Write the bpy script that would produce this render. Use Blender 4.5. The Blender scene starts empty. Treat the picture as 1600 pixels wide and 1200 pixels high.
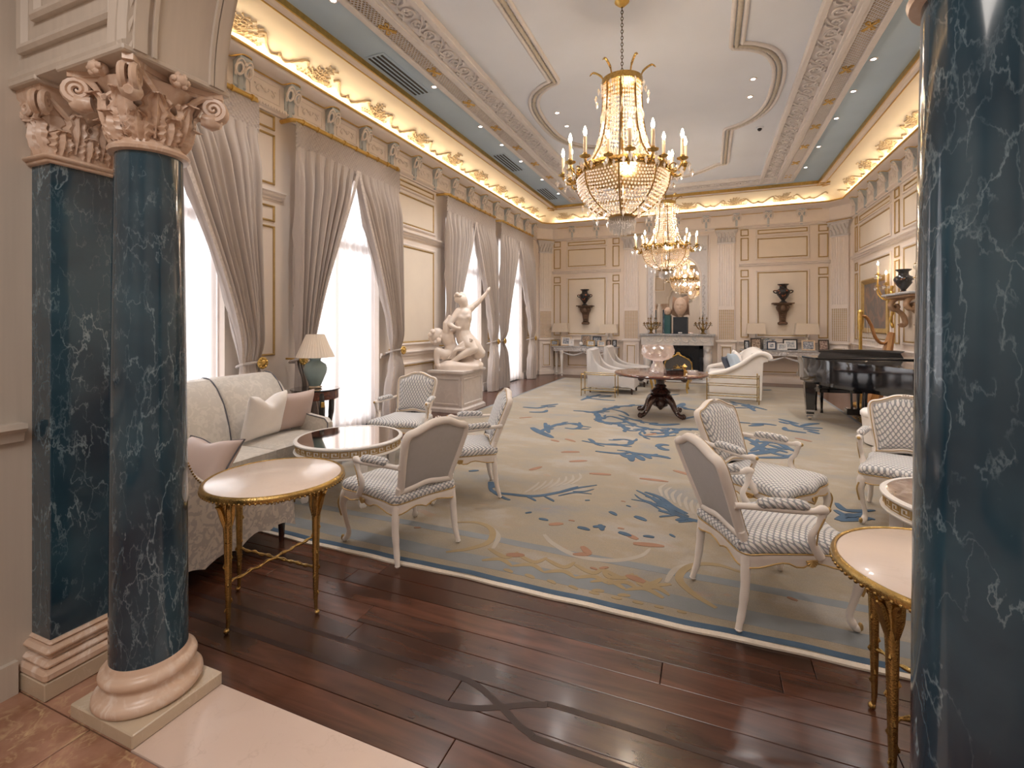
import bpy, math, random
from mathutils import Vector, Matrix
random.seed(7)
PI = math.pi
SC = bpy.context.scene
COL = SC.collection
# ------------------------------------------------------------------ camera
CAM_H = 1.6
cd = bpy.data.cameras.new('camera')
cam = bpy.data.objects.new('camera', cd); COL.objects.link(cam)
cam.location = (0, 0, CAM_H)
cam.rotation_euler = (PI/2, 0, math.atan(307/750))
cd.sensor_fit = 'HORIZONTAL'; cd.sensor_width = 36
cd.lens = 36*750/1600
cd.shift_y = -96/1600
cd.clip_start = 0.05; cd.clip_end = 200
SC.camera = cam
# ------------------------------------------------------------------ world, daylight, exposure
w = bpy.data.worlds.new('sky'); SC.world = w; w.use_nodes = True
bg = w.node_tree.nodes['Background']
bg.inputs[0].default_value = (0.80, 0.90, 1.0, 1); bg.inputs[1].default_value = 1.2
SC.view_settings.view_transform = 'Standard'; SC.view_settings.look = 'None'
SC.view_settings.gamma = 1; SC.view_settings.use_curve_mapping = False
SC.view_settings.exposure = 0.2
SC.cycles.max_bounces = 8; SC.cycles.diffuse_bounces = 4
WINDOWS = [(2.85, 1.07), (5.51, 1.07), (9.26, 1.14), (11.89, 1.15)]      # centre along the wall, half width of the drapes
def area_light(name, loc, rot, sx, sy, power, color):
    l = bpy.data.lights.new(name, 'AREA'); l.shape = 'RECTANGLE'; l.size = sx; l.size_y = sy
    l.energy = power; l.color = color
    o = bpy.data.objects.new(name, l); COL.objects.link(o); o.location = loc; o.rotation_euler = rot
    return o
DAY = 84
for yc, hw in WINDOWS:                                     # daylight standing outside each french window
    area_light('daylight', (-5.75, yc, 2.0), (0, -PI/2, 0), 3.6, 1.9, DAY, (0.93, 0.96, 1.0))
# ------------------------------------------------------------------ helpers
class MB:
    def __init__(s, M=None): s.v = []; s.f = []; s.M = M
    def add(s, vs, fs):
        o = len(s.v)
        if s.M is not None: vs = [s.M @ Vector(p) for p in vs]
        s.v += [tuple(p) for p in vs]; s.f += [tuple(i+o for i in f) for f in fs]
        return s
    def box(s, x0, x1, y0, y1, z0, z1):
        v = [(x, y, z) for z in (z0, z1) for y in (y0, y1) for x in (x0, x1)]
        return s.add(v, [(0,2,3,1),(4,5,7,6),(0,1,5,4),(2,6,7,3),(0,4,6,2),(1,3,7,5)])
    def cbox(s, x0, x1, y0, y1, z0, z1, b=.006):
        b = min(b, (x1-x0)*.45, (y1-y0)*.45, (z1-z0)*.45)
        c = ((x0+x1)/2, (y0+y1)/2, (z0+z1)/2); h = ((x1-x0)/2, (y1-y0)/2, (z1-z0)/2)
        v = []; idx = {}
        for sx in (-1,1):
            for sy in (-1,1):
                for sz in (-1,1):
                    sg = (sx,sy,sz)
                    for a in range(3):
                        p = [c[k]+sg[k]*(h[k]-(0 if k == a else b)) for k in range(3)]
                        idx[(sg,a)] = len(v); v.append(p)
        f = []
        for a in range(3):
            o = [k for k in range(3) if k != a]
            for sg in (-1,1):
                q = []
                for (p,r) in ((-1,-1),(1,-1),(1,1),(-1,1)):
                    t = [0,0,0]; t[a] = sg; t[o[0]] = p; t[o[1]] = r; q.append(idx[(tuple(t),a)])
                f.append(tuple(q))
            for p in (-1,1):
                for r in (-1,1):
                    t1 = [0,0,0]; t1[a] = -1; t1[o[0]] = p; t1[o[1]] = r; t2 = t1[:]; t2[a] = 1
                    t1 = tuple(t1); t2 = tuple(t2)
                    f.append((idx[(t1,o[0])], idx[(t2,o[0])], idx[(t2,o[1])], idx[(t1,o[1])]))
        for sx in (-1,1):
            for sy in (-1,1):
                for sz in (-1,1): f.append(tuple(idx[((sx,sy,sz),a)] for a in range(3)))
        return s.add(v, f)
    def tube(s, pts, r, n=8, closed=False, flat=1.0, cap=True):
        pts = [Vector(p) for p in pts]; m = len(pts)
        rr = r if isinstance(r, (list, tuple)) else [r]*m
        up = None; v = []; f = []
        for i in range(m):
            if closed: t = pts[(i+1) % m]-pts[i-1]
            else: t = pts[min(i+1, m-1)]-pts[max(i-1, 0)]
            if t.length < 1e-9: t = Vector((0,0,1))
            t.normalize()
            if up is None:
                up = Vector((0,0,1)) if abs(t.z) < .9 else Vector((1,0,0))
            a = up-t*up.dot(t)
            if a.length < 1e-6: a = t.orthogonal()
            a.normalize(); up = a; b = t.cross(a)
            for k in range(n):
                an = 2*PI*k/n
                v.append(pts[i]+a*(rr[i]*flat*math.cos(an))+b*(rr[i]*math.sin(an)))
        L = m if closed else m-1
        for i in range(L):
            for k in range(n):
                j = (i+1) % m
                f.append((i*n+k, i*n+(k+1) % n, j*n+(k+1) % n, j*n+k))
        if cap and not closed:
            f.append(tuple(range(n-1, -1, -1))); f.append(tuple((m-1)*n+k for k in range(n)))
        return s.add(v, f)
    def lathe(s, prof, n=24, c=(0,0,0), sx=1, sy=1, sq=None):
        v = []; f = []; m = len(prof)
        for (r, z) in prof:
            for k in range(n):
                a = 2*PI*k/n
                v.append((c[0]+r*sx*math.cos(a), c[1]+r*sy*math.sin(a), c[2]+z))
        for i in range(m-1):
            for k in range(n):
                f.append((i*n+k, i*n+(k+1) % n, (i+1)*n+(k+1) % n, (i+1)*n+k))
        if prof[0][0] > 1e-5: f.append(tuple(range(n-1, -1, -1)))
        if prof[-1][0] > 1e-5: f.append(tuple((m-1)*n+k for k in range(n)))
        return s.add(v, f)
    def sqlathe(s, prof, c=(0,0,0), ax=1, ay=1):
        v = []; f = []; m = len(prof)
        for (r, z) in prof:
            for (a, b) in ((-1,-1),(1,-1),(1,1),(-1,1)): v.append((c[0]+a*(r+ax-(1 if r+ax > 1 else 0)), c[1]+b*(r+ay-(1 if r+ay > 1 else 0)), c[2]+z))
        for i in range(m-1):
            for k in range(4): f.append((i*4+k, i*4+(k+1) % 4, (i+1)*4+(k+1) % 4, (i+1)*4+k))
        f.append((3,2,1,0)); f.append(tuple((m-1)*4+k for k in range(4)))
        return s.add(v, f)
    def grid(s, fn, nu, nv, cu=False, cv=False):
        v = [fn(i/nu, j/nv) for i in range(nu+(0 if cu else 1)) for j in range(nv+(0 if cv else 1))]
        NV = nv+(0 if cv else 1); NU = nu+(0 if cu else 1); f = []
        for i in range(nu):
            for j in range(nv):
                i2 = (i+1) % NU; j2 = (j+1) % NV
                f.append((i*NV+j, i2*NV+j, i2*NV+j2, i*NV+j2))
        return s.add(v, f)
    def prism(s, poly, z0, z1):
        n = len(poly)
        v = [(p[0], p[1], z0) for p in poly]+[(p[0], p[1], z1) for p in poly]
        f = [tuple(range(n-1, -1, -1)), tuple(range(n, 2*n))]+[(i, (i+1) % n, n+(i+1) % n, n+i) for i in range(n)]
        return s.add(v, f)
    def loft(s, rings, closed=True, cap=True):
        n = len(rings[0]); v = [p for r in rings for p in r]; f = []
        for i in range(len(rings)-1):
            for k in range(n if closed else n-1): f.append((i*n+k, i*n+(k+1) % n, (i+1)*n+(k+1) % n, (i+1)*n+k))
        if cap: f.append(tuple(range(n-1, -1, -1))); f.append(tuple((len(rings)-1)*n+k for k in range(n)))
        return s.add(v, f)
    def ball(s, c, r, nu=12, nv=8):
        if not isinstance(r, (tuple, list)): r = (r, r, r)
        pr = [(math.sin(PI*i/nv), -math.cos(PI*i/nv)) for i in range(nv+1)]
        v = []; f = []
        for (a, z) in pr:
            for k in range(nu):
                t = 2*PI*k/nu; v.append((c[0]+r[0]*a*math.cos(t), c[1]+r[1]*a*math.sin(t), c[2]+r[2]*z))
        for i in range(nv):
            for k in range(nu): f.append((i*nu+k, i*nu+(k+1) % nu, (i+1)*nu+(k+1) % nu, (i+1)*nu+k))
        return s.add(v, f)
    def octa(s, c, rx, rz, up=1.0):
        x, y, z = c
        return s.add([(x+rx,y,z),(x,y+rx,z),(x-rx,y,z),(x,y-rx,z),(x,y,z+rz*up),(x,y,z-rz)],
                     [(0,1,4),(1,2,4),(2,3,4),(3,0,4),(1,0,5),(2,1,5),(3,2,5),(0,3,5)])
    def frame(s, u0, u1, z0, z1, prof):
        """mitred frame in the local XZ plane: prof = (inset, outward) pairs; outward is +Y"""
        rings = []
        for (t, h) in prof:
            rings.append([(u0+t, h, z0+t), (u1-t, h, z0+t), (u1-t, h, z1-t), (u0+t, h, z1-t)])
        return s.loft(rings, True, False)
    def mesh(s, name, smooth=.7):
        me = bpy.data.meshes.new(name); me.from_pydata(s.v, [], s.f); me.validate()
        bm_fix(me)
        if smooth:
            me.polygons.foreach_set('use_smooth', [True]*len(me.polygons))
            me.set_sharp_from_angle(angle=smooth)
        return me
    def build(s, name, m, parent=None, smooth=.7, kind=None):
        return mk(name, s.mesh(name, smooth), m, parent, kind)
import bmesh
def bm_fix(me):
    b = bmesh.new(); b.from_mesh(me)
    bmesh.ops.remove_doubles(b, verts=b.verts, dist=1e-6)
    bmesh.ops.recalc_face_normals(b, faces=b.faces); b.to_mesh(me); b.free()
def mk(name, me, m, parent=None, kind=None, loc=None, rz=None, sc=None):
    if len(me.materials) == 0: me.materials.append(m)
    o = bpy.data.objects.new(name, me); COL.objects.link(o)
    if parent is not None: o.parent = parent
    if kind: o['kind'] = kind
    if loc is not None: o.location = loc
    if rz is not None: o.rotation_euler = (0, 0, rz) if not isinstance(rz, tuple) else rz
    if sc is not None: o.scale = sc if isinstance(sc, tuple) else (sc, sc, sc)
    return o
def tag(o, label=None, cat=None, group=None, kind=None):
    if label: o['label'] = label
    if cat: o['category'] = cat
    if group: o['group'] = group
    if kind: o['kind'] = kind
    return o
def thing(name, label, cat, loc=(0,0,0), rz=0, group=None):
    o = bpy.data.objects.new(name, None); COL.objects.link(o); o.empty_display_size = .1
    o.location = loc; o.rotation_euler = (0, 0, rz)
    return tag(o, label, cat, group)
def copy_tree(o, parent=None):
    c = o.copy(); COL.objects.link(c); c.parent = parent
    for ch in [x for x in KIDS(o)]: copy_tree(ch, c)
    return c
def KIDS(o): return [x for x in bpy.data.objects if x.parent is o] if False else list(o.children)
def place(src, label, loc, rz, first, group=None):
    r = src if first else copy_tree(src)
    r.location = loc; r.rotation_euler = (0, 0, rz); r['label'] = label
    if group: r['group'] = group
    return r
def structure(name, mb, m, parent=None, smooth=.7):
    return mb.build(name, m, parent, smooth, None if parent is not None else 'structure')
def catmull(pts, n=6, closed=False):
    P = [Vector(p) for p in pts]; out = []; m = len(P)
    for i in range(m if closed else m-1):
        if closed: a, b, c, d = P[i-1], P[i], P[(i+1) % m], P[(i+2) % m]
        else: a, b, c, d = P[max(i-1,0)], P[i], P[i+1], P[min(i+2,m-1)]
        for k in range(n):
            t = k/n
            out.append(.5*((2*b)+(c-a)*t+(2*a-5*b+4*c-d)*t*t+(3*b-a-3*c+d)*t**3))
    if not closed: out.append(P[-1])
    return out
def lerp(a, b, t): return a+(b-a)*t
def interp(tab, x):
    for (a, b) in zip(tab, tab[1:]):
        if x <= b[0]: return lerp(a[1], b[1], (x-a[0])/(b[0]-a[0]) if b[0] > a[0] else 0)
    return tab[-1][1]
def smooth01(t): t = max(0, min(1, t)); return t*t*(3-2*t)
# ------------------------------------------------------------------ materials
def nodes(m): return m.node_tree.nodes, m.node_tree.links
def base_mat(name, rough=.5, metal=0):
    m = bpy.data.materials.new(name); m.use_nodes = True
    b = m.node_tree.nodes['Principled BSDF']; b.inputs['Roughness'].default_value = rough; b.inputs['Metallic'].default_value = metal
    return m, b
def plain(name, col, rough=.5, metal=0, var=.12, scale=6, bump=0, bscale=60, coat=0, obj_var=0, stretch=None):
    """procedural colour: two close tones mixed by noise, optional fine relief"""
    m, b = base_mat(name, rough, metal); N, L = nodes(m)
    tc = N.new('ShaderNodeTexCoord'); mp = N.new('ShaderNodeMapping'); L.new(tc.outputs['Object'], mp.inputs[0])
    if stretch: mp.inputs['Scale'].default_value = stretch
    nz = N.new('ShaderNodeTexNoise'); nz.inputs['Scale'].default_value = scale; nz.inputs['Detail'].default_value = 4
    L.new(mp.outputs[0], nz.inputs['Vector'])
    mx = N.new('ShaderNodeMix'); mx.data_type = 'RGBA'
    mx.inputs[6].default_value = (*[c*(1-var) for c in col], 1); mx.inputs[7].default_value = (*[min(1, c*(1+var)) for c in col], 1)
    L.new(nz.outputs[0], mx.inputs[0]); out = mx.outputs[2]
    if obj_var:
        oi = N.new('ShaderNodeObjectInfo'); hs = N.new('ShaderNodeHueSaturation')
        mr = N.new('ShaderNodeMapRange'); mr.inputs[3].default_value = 1-obj_var; mr.inputs[4].default_value = 1+obj_var
        L.new(oi.outputs['Random'], mr.inputs[0]); L.new(mr.outputs[0], hs.inputs['Value']); L.new(out, hs.inputs['Color']); out = hs.outputs[0]
    L.new(out, b.inputs['Base Color'])
    if coat: b.inputs['Coat Weight'].default_value = coat; b.inputs['Coat Roughness'].default_value = .08
    if bump:
        n2 = N.new('ShaderNodeTexNoise'); n2.inputs['Scale'].default_value = bscale; n2.inputs['Detail'].default_value = 3
        L.new(mp.outputs[0], n2.inputs['Vector'])
        bp = N.new('ShaderNodeBump'); bp.inputs['Strength'].default_value = bump; bp.inputs['Distance'].default_value = .01
        L.new(n2.outputs[0], bp.inputs['Height']); L.new(bp.outputs[0], b.inputs['Normal'])
    return m
def ramp(N, stops):
    r = N.new('ShaderNodeValToRGB'); e = r.color_ramp.elements
    while len(e) < len(stops): e.new(.5)
    for i, (p, c) in enumerate(stops): e[i].position = p; e[i].color = (*c, 1)
    return r
def marble(name, base, vein, deep, rough=.12, scale=2.0, width=.035, coat=.3, vstr=1.0, zs=.55, dist=.6, rich=False):
    m, b = base_mat(name, rough); N, L = nodes(m)
    tc = N.new('ShaderNodeTexCoord')
    n0 = N.new('ShaderNodeTexNoise'); n0.inputs['Scale'].default_value = scale*.8; n0.inputs['Detail'].default_value = 6
    L.new(tc.outputs['Object'], n0.inputs['Vector'])
    mx0 = N.new('ShaderNodeMix'); mx0.data_type = 'RGBA'; mx0.inputs[6].default_value = (*deep, 1); mx0.inputs[7].default_value = (*base, 1)
    r0 = ramp(N, [(.35, (0,0,0)), (.65, (1,1,1))]); L.new(n0.outputs[0], r0.inputs[0]); L.new(r0.outputs[0], mx0.inputs[0])
    cur = mx0.outputs[2]
    vs_ = [(scale*.7, width*.55, vstr), (scale*2.2, width, vstr*.55)]+([(scale*1.25, width*.7, vstr*.7), (scale*4.2, width*1.6, vstr*.35)] if rich else [])
    for sc, wd, st in vs_:
        mp = N.new('ShaderNodeMapping'); mp.inputs['Rotation'].default_value = (.6*sc, .9, .4*sc); mp.inputs['Scale'].default_value = (1, 1, zs)
        L.new(tc.outputs['Object'], mp.inputs[0])
        nz = N.new('ShaderNodeTexNoise'); nz.inputs['Scale'].default_value = sc; nz.inputs['Detail'].default_value = 7; nz.inputs['Roughness'].default_value = .55; nz.inputs['Distortion'].default_value = dist
        L.new(mp.outputs[0], nz.inputs['Vector'])
        s1 = N.new('ShaderNodeMath'); s1.operation = 'SUBTRACT'; s1.inputs[1].default_value = .5; L.new(nz.outputs[0], s1.inputs[0])
        s2 = N.new('ShaderNodeMath'); s2.operation = 'ABSOLUTE'; L.new(s1.outputs[0], s2.inputs[0])
        rp = N.new('ShaderNodeMapRange'); rp.inputs[1].default_value = 0; rp.inputs[2].default_value = wd; rp.inputs[3].default_value = st; rp.inputs[4].default_value = 0
        L.new(s2.outputs[0], rp.inputs[0])
        nm = N.new('ShaderNodeTexNoise'); nm.inputs['Scale'].default_value = sc*1.7; L.new(tc.outputs['Object'], nm.inputs['Vector'])
        rm = ramp(N, [(.36 if rich else .42, (0,0,0)), (.60, (1,1,1))]); L.new(nm.outputs[0], rm.inputs[0])
        mu = N.new('ShaderNodeMath'); mu.operation = 'MULTIPLY'; L.new(rp.outputs[0], mu.inputs[0]); L.new(rm.outputs[0], mu.inputs[1])
        mx = N.new('ShaderNodeMix'); mx.data_type = 'RGBA'; mx.inputs[7].default_value = (*vein, 1)
        L.new(mu.outputs[0], mx.inputs[0]); L.new(cur, mx.inputs[6]); cur = mx.outputs[2]
    L.new(cur, b.inputs['Base Color'])
    if coat: b.inputs['Coat Weight'].default_value = coat; b.inputs['Coat Roughness'].default_value = .05
    return m
def emit(name, col, st):
    m = bpy.data.materials.new(name); m.use_nodes = True; N, L = nodes(m)
    e = N.new('ShaderNodeEmission'); e.inputs[0].default_value = (*col, 1); e.inputs[1].default_value = st
    L.new(e.outputs[0], N['Material Output'].inputs[0]); N.remove(N['Principled BSDF']); return m
def wood(name, c1, c2, rough=.3, scale=4, axis=0, obj_var=.0, coat=.3, knots=True):
    m, b = base_mat(name, rough); N, L = nodes(m)
    tc = N.new('ShaderNodeTexCoord'); oi = N.new('ShaderNodeObjectInfo')
    ad = N.new('ShaderNodeVectorMath'); ad.operation = 'ADD'
    ml = N.new('ShaderNodeVectorMath'); ml.operation = 'SCALE'; ml.inputs['Scale'].default_value = 17.0
    cx = N.new('ShaderNodeCombineXYZ'); 
    for k in range(3): L.new(oi.outputs['Random'], cx.inputs[k])
    L.new(cx.outputs[0], ml.inputs[0]); L.new(tc.outputs['Object'], ad.inputs[0]); L.new(ml.outputs[0], ad.inputs[1])
    mp = N.new('ShaderNodeMapping'); sc = [9, 9, 9]; sc[axis] = .9; mp.inputs['Scale'].default_value = sc; L.new(ad.outputs[0], mp.inputs[0])
    nz = N.new('ShaderNodeTexNoise'); nz.inputs['Scale'].default_value = scale*.5; nz.inputs['Detail'].default_value = 6; nz.inputs['Distortion'].default_value = 1.2
    L.new(mp.outputs[0], nz.inputs['Vector'])
    rp = ramp(N, [(.3, c1), (.72, c2)]); L.new(nz.outputs[0], rp.inputs[0]); out = rp.outputs[0]
    if knots:
        m2 = N.new('ShaderNodeMapping'); s2 = [3, 3, 3]; s2[axis] = 1.1; m2.inputs['Scale'].default_value = s2; L.new(ad.outputs[0], m2.inputs[0])
        n2 = N.new('ShaderNodeTexNoise'); n2.inputs['Scale'].default_value = 1.3; n2.inputs['Detail'].default_value = 3; L.new(m2.outputs[0], n2.inputs['Vector'])
        r2 = ramp(N, [(.28, (.25,.25,.25)), (.45, (1,1,1))]); L.new(n2.outputs[0], r2.inputs[0])
        mu = N.new('ShaderNodeMix'); mu.data_type = 'RGBA'; mu.blend_type = 'MULTIPLY'; mu.inputs[0].default_value = 1
        L.new(out, mu.inputs[6]); L.new(r2.outputs[0], mu.inputs[7]); out = mu.outputs[2]
    if obj_var:
        hs = N.new('ShaderNodeHueSaturation'); mr = N.new('ShaderNodeMapRange'); mr.inputs[3].default_value = 1-obj_var; mr.inputs[4].default_value = 1+obj_var
        L.new(oi.outputs['Random'], mr.inputs[0]); L.new(mr.outputs[0], hs.inputs['Value']); L.new(out, hs.inputs['Color']); out = hs.outputs[0]
    L.new(out, b.inputs['Base Color'])
    if coat: b.inputs['Coat Weight'].default_value = coat; b.inputs['Coat Roughness'].default_value = .12
    return m
def lattice_fabric(name, ground, spot, freq=62):
    """diagonal lattice of pale spots, u across, v along the drop of the cloth"""
    m, b = base_mat(name, .75); N, L = nodes(m)
    tc = N.new('ShaderNodeTexCoord'); sp = N.new('ShaderNodeSeparateXYZ'); L.new(tc.outputs['Object'], sp.inputs[0])
    v = N.new('ShaderNodeMath'); v.operation = 'ADD'; L.new(sp.outputs[1], v.inputs[0]); L.new(sp.outputs[2], v.inputs[1])
    res = []
    for op in ('ADD', 'SUBTRACT'):
        a = N.new('ShaderNodeMath'); a.operation = op; L.new(sp.outputs[0], a.inputs[0]); L.new(v.outputs[0], a.inputs[1])
        k = N.new('ShaderNodeMath'); k.operation = 'MULTIPLY'; k.inputs[1].default_value = freq; L.new(a.outputs[0], k.inputs[0])
        sn = N.new('ShaderNodeMath'); sn.operation = 'SINE'; L.new(k.outputs[0], sn.inputs[0]); 
        ab = N.new('ShaderNodeMath'); ab.operation = 'ABSOLUTE'; L.new(sn.outputs[0], ab.inputs[0]); res.append(ab)
    mu = N.new('ShaderNodeMath'); mu.operation = 'MULTIPLY'; L.new(res[0].outputs[0], mu.inputs[0]); L.new(res[1].outputs[0], mu.inputs[1])
    rp = ramp(N, [(.22, ground), (.48, spot)]); L.new(mu.outputs[0], rp.inputs[0])
    nz = N.new('ShaderNodeTexNoise'); nz.inputs['Scale'].default_value = 140; L.new(tc.outputs['Object'], nz.inputs['Vector'])
    mx = N.new('ShaderNodeMix'); mx.data_type = 'RGBA'; mx.blend_type = 'OVERLAY'; mx.inputs[0].default_value = .35
    L.new(rp.outputs[0], mx.inputs[6]); L.new(nz.outputs[1], mx.inputs[7])
    hs = N.new('ShaderNodeHueSaturation'); hs.inputs['Saturation'].default_value = .8; L.new(mx.outputs[2], hs.inputs['Color'])
    L.new(hs.outputs[0], b.inputs['Base Color']); b.inputs['Sheen Weight'].default_value = .3
    return m
def damask(name, ground, fig, scale=7, rough=.5, lo=.5, hi=.56):
    m, b = base_mat(name, rough); N, L = nodes(m)
    tc = N.new('ShaderNodeTexCoord')
    nz = N.new('ShaderNodeTexNoise'); nz.inputs['Scale'].default_value = scale; nz.inputs['Detail'].default_value = 2.5; nz.inputs['Distortion'].default_value = 1.6
    L.new(tc.outputs['Object'], nz.inputs['Vector'])
    rp = ramp(N, [(lo, ground), (hi, fig)]); L.new(nz.outputs[0], rp.inputs[0]); L.new(rp.outputs[0], b.inputs['Base Color'])
    b.inputs['Sheen Weight'].default_value = .2
    return m
M = {}
M['cream'] = plain('cream_glazed_paint', (.79, .695, .62), .5, var=.07, scale=3, bump=.03, bscale=40, stretch=(1,1,.3))
M['cream_panel'] = plain('cream_panel_paint', (.80, .71, .61), .5, var=.08, scale=2.2, bump=.02)
M['stone_cream'] = plain('strie_cream_paint', (.60, .53, .46), .5, var=.1, scale=5, stretch=(6,6,.25))
M['trim'] = plain('ivory_trim_paint', (.78, .70, .65), .5, var=.06, scale=8, bump=.04, bscale=80)
M['pale_blue'] = plain('grey_blue_paint', (.48, .52, .55), .55, var=.08, scale=6)
M['gold'] = plain('burnished_gilding', (.62, .41, .13), .36, 1, var=.3, scale=18, bump=.06, bscale=90)
M['gold_matte'] = plain('dull_gold_paint', (.50, .34, .14), .5, .55, var=.25, scale=14)
M['gilt_bronze'] = plain('gilt_bronze', (.50, .34, .125), .25, 1, var=.55, scale=40, bump=.25, bscale=160)
M['bronze'] = plain('dark_gilt_bronze', (.27, .17, .06), .4, 1, var=.35, scale=30)
M['chain'] = plain('blackened_brass', (.10, .075, .05), .5, .8, var=.3, scale=30)
M['black'] = plain('black_metal', (.015, .015, .017), .5, var=.2)
M['cove'] = plain('cove_cream', (.86, .78, .66), .6, var=.05, scale=3)
M['cove_relief'] = plain('cove_relief_gold', (.60, .47, .31), .55, 0, var=.25, scale=20)
M['ceiling_field'] = plain('cloud_painted_plaster', (.66, .71, .80), .7, var=.14, scale=.7)
M['ceiling_blue'] = plain('sky_painted_plaster', (.42, .55, .68), .7, var=.17, scale=.9)
M['plaster'] = plain('ivory_plaster_relief', (.64, .61, .61), .65, var=.09, scale=14, bump=.12, bscale=55)
M['green_marble'] = marble('dark_green_marble', (.036, .085, .122), (.38, .52, .60), (.007, .024, .046), .12, 2.6, .0075, .4, .62, .38, .2, True)
M['rose_marble'] = marble('rose_beige_marble', (.72, .55, .44), (.82, .70, .62), (.64, .45, .33), .35, 6, .06, .1)
M['beige_marble'] = marble('beige_plinth_marble', (.60, .50, .38), (.68, .58, .47), (.54, .44, .33), .25, 5, .02, .2)
M['white_marble'] = marble('pale_pink_marble', (.66, .52, .45), (.54, .41, .34), (.69, .55, .48), .25, 3.2, .014, .2, .5)
M['rust_marble'] = marble('rust_breccia_marble', (.48, .27, .19), (.60, .42, .24), (.24, .11, .06), .22, 5, .045, .3)
M['top_marble'] = marble('white_table_marble', (.76, .63, .56), (.70, .58, .50), (.82, .70, .62), .22, 2.5, .01, .2, .4)
M['grey_marble'] = marble('grey_marble', (.50, .50, .52), (.75, .74, .74), (.36, .37, .40), .2, 6, .05, .2)
M['mantel_marble'] = marble('mantel_marble', (.66, .63, .62), (.45, .50, .54), (.74, .70, .67), .3, 5, .04, .15)
M['statue_marble'] = plain('statue_marble', (.80, .70, .63), .45, var=.05, scale=8)
M['pedestal'] = marble('veined_pedestal_marble', (.62, .56, .53), (.68, .62, .59), (.56, .50, .47), .4, 4, .05, 0)
M['terracotta'] = plain('worn_stone_head', (.60, .44, .34), .7, var=.2, scale=20, bump=.2)
M['plank'] = wood('reddish_plank', (.050, .018, .010), (.122, .046, .026), .27, 3, 0, .28, .15)
M['inlay'] = plain('dark_inlay_wood', (.028, .009, .005), .42, var=.3, scale=20)
M['joint'] = plain('dark_subfloor', (.01, .005, .003), .6)
M['mahogany'] = wood('mahogany', (.06, .013, .008), (.19, .05, .022), .16, 4, 0, 0, .7, False)
M['dark_wood'] = wood('carved_dark_wood', (.022, .009, .007), (.075, .028, .02), .22, 5, 2, 0, .5, False)
M['harp_wood'] = wood('honey_harp_wood', (.30, .12, .035), (.48, .22, .07), .25, 4, 2, 0, .5, False)
M['ivory'] = plain('ivory_chair_paint', (.80, .735, .685), .38, var=.07, scale=12)
M['white_lacquer'] = plain('white_lacquer', (.82, .79, .77), .3, var=.04)
M['lattice'] = lattice_fabric('lattice_fabric', (.27, .28, .31), (.73, .70, .68), 86)
M['linen'] = plain('grey_linen', (.50, .49, .49), .85, var=.06, scale=30, bump=.15, bscale=400)
M['sofa'] = damask('sofa_damask', (.56, .525, .48), (.63, .59, .54), 15, .42)
M['skirt'] = damask('skirt_damask', (.48, .44, .425), (.66, .605, .55), 17, .55, .47, .52)
M['grey_sofa'] = plain('pale_grey_upholstery', (.54, .51, .50), .75, var=.05, scale=10, bump=.05)
M['white_sofa'] = plain('ivory_upholstery', (.80, .75, .71), .75, var=.04, scale=9, bump=.05)
M['piping'] = plain('slate_piping', (.12, .12, .14), .6)
M['pillow_white'] = plain('white_pillow_cloth', (.84, .80, .775), .8, var=.06, scale=9, bump=.1, bscale=200)
M['pillow_mauve'] = plain('mauve_silk', (.56, .45, .42), .5, var=.05, scale=6)
M['pillow_blue'] = plain('pale_blue_cloth', (.42, .50, .58), .7, var=.1, scale=8)
M['pillow_dark'] = plain('charcoal_cloth', (.08, .09, .12), .7, var=.3, scale=12)
M['drape'] = plain('taupe_drapery', (.47, .41, .375), .78, var=.05, scale=5, bump=.05, bscale=260)
M['braid'] = plain('braid_trim', (.60, .53, .49), .8, var=.35, scale=42, bump=.5, bscale=46)
M['celadon'] = plain('celadon_glaze', (.30, .42, .44), .15, var=.12, scale=7, coat=.6)
M['shade'] = plain('pleated_silk_shade', (.80, .70, .60), .8, var=.04)
M['shade_flat'] = plain('linen_shade', (.70, .60, .49), .8, var=.04)
M['piano'] = plain('black_piano_lacquer', (.006, .007, .009), .05, var=.1, coat=1)
M['chrome'] = plain('polished_chrome', (.6, .6, .62), .12, 1, var=.05)
M['candle'] = plain('ivory_candle', (.88, .74, .58), .5, var=.03)
M['bulb'] = emit('candle_bulb_glow', (1.0, .74, .48), 75)
M['downlight'] = emit('downlight_lens', (1.0, .93, .86), 14)
M['vase'] = damask('red_figure_vase', (.012, .009, .009), (.30, .085, .03), 9, .22, .60, .64)
M['bracket_dark'] = plain('dark_carved_bracket', (.13, .075, .045), .5, .2, var=.5, scale=24, bump=.4)
M['bracket_pale'] = plain('worn_gilt_bracket', (.42, .27, .17), .5, .3, var=.3, scale=14, bump=.2)
M['firebox'] = plain('soot_black', (.008, .012, .02), .25, var=.3)
M['green_book'] = plain('deep_green_block', (.012, .022, .035), .3, var=.2)
M['teal_book'] = plain('teal_block', (.02, .09, .10), .35, var=.2)
M['curtain_rod'] = M['gold']
M['painting'] = damask('old_painting', (.06, .045, .045), (.30, .13, .06), 2.6, .4, .42, .75)
M['carpet'] = None
def mirror_mat(name, col, rough):
    m, b = base_mat(name, rough, 1); b.inputs['Base Color'].default_value = (*col, 1); return m
M['mirror'] = mirror_mat('mirror_silvering', (.86, .84, .82), .01)
M['mirror_top'] = mirror_mat('antique_mirror_top', (.62, .55, .50), .06)
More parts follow.
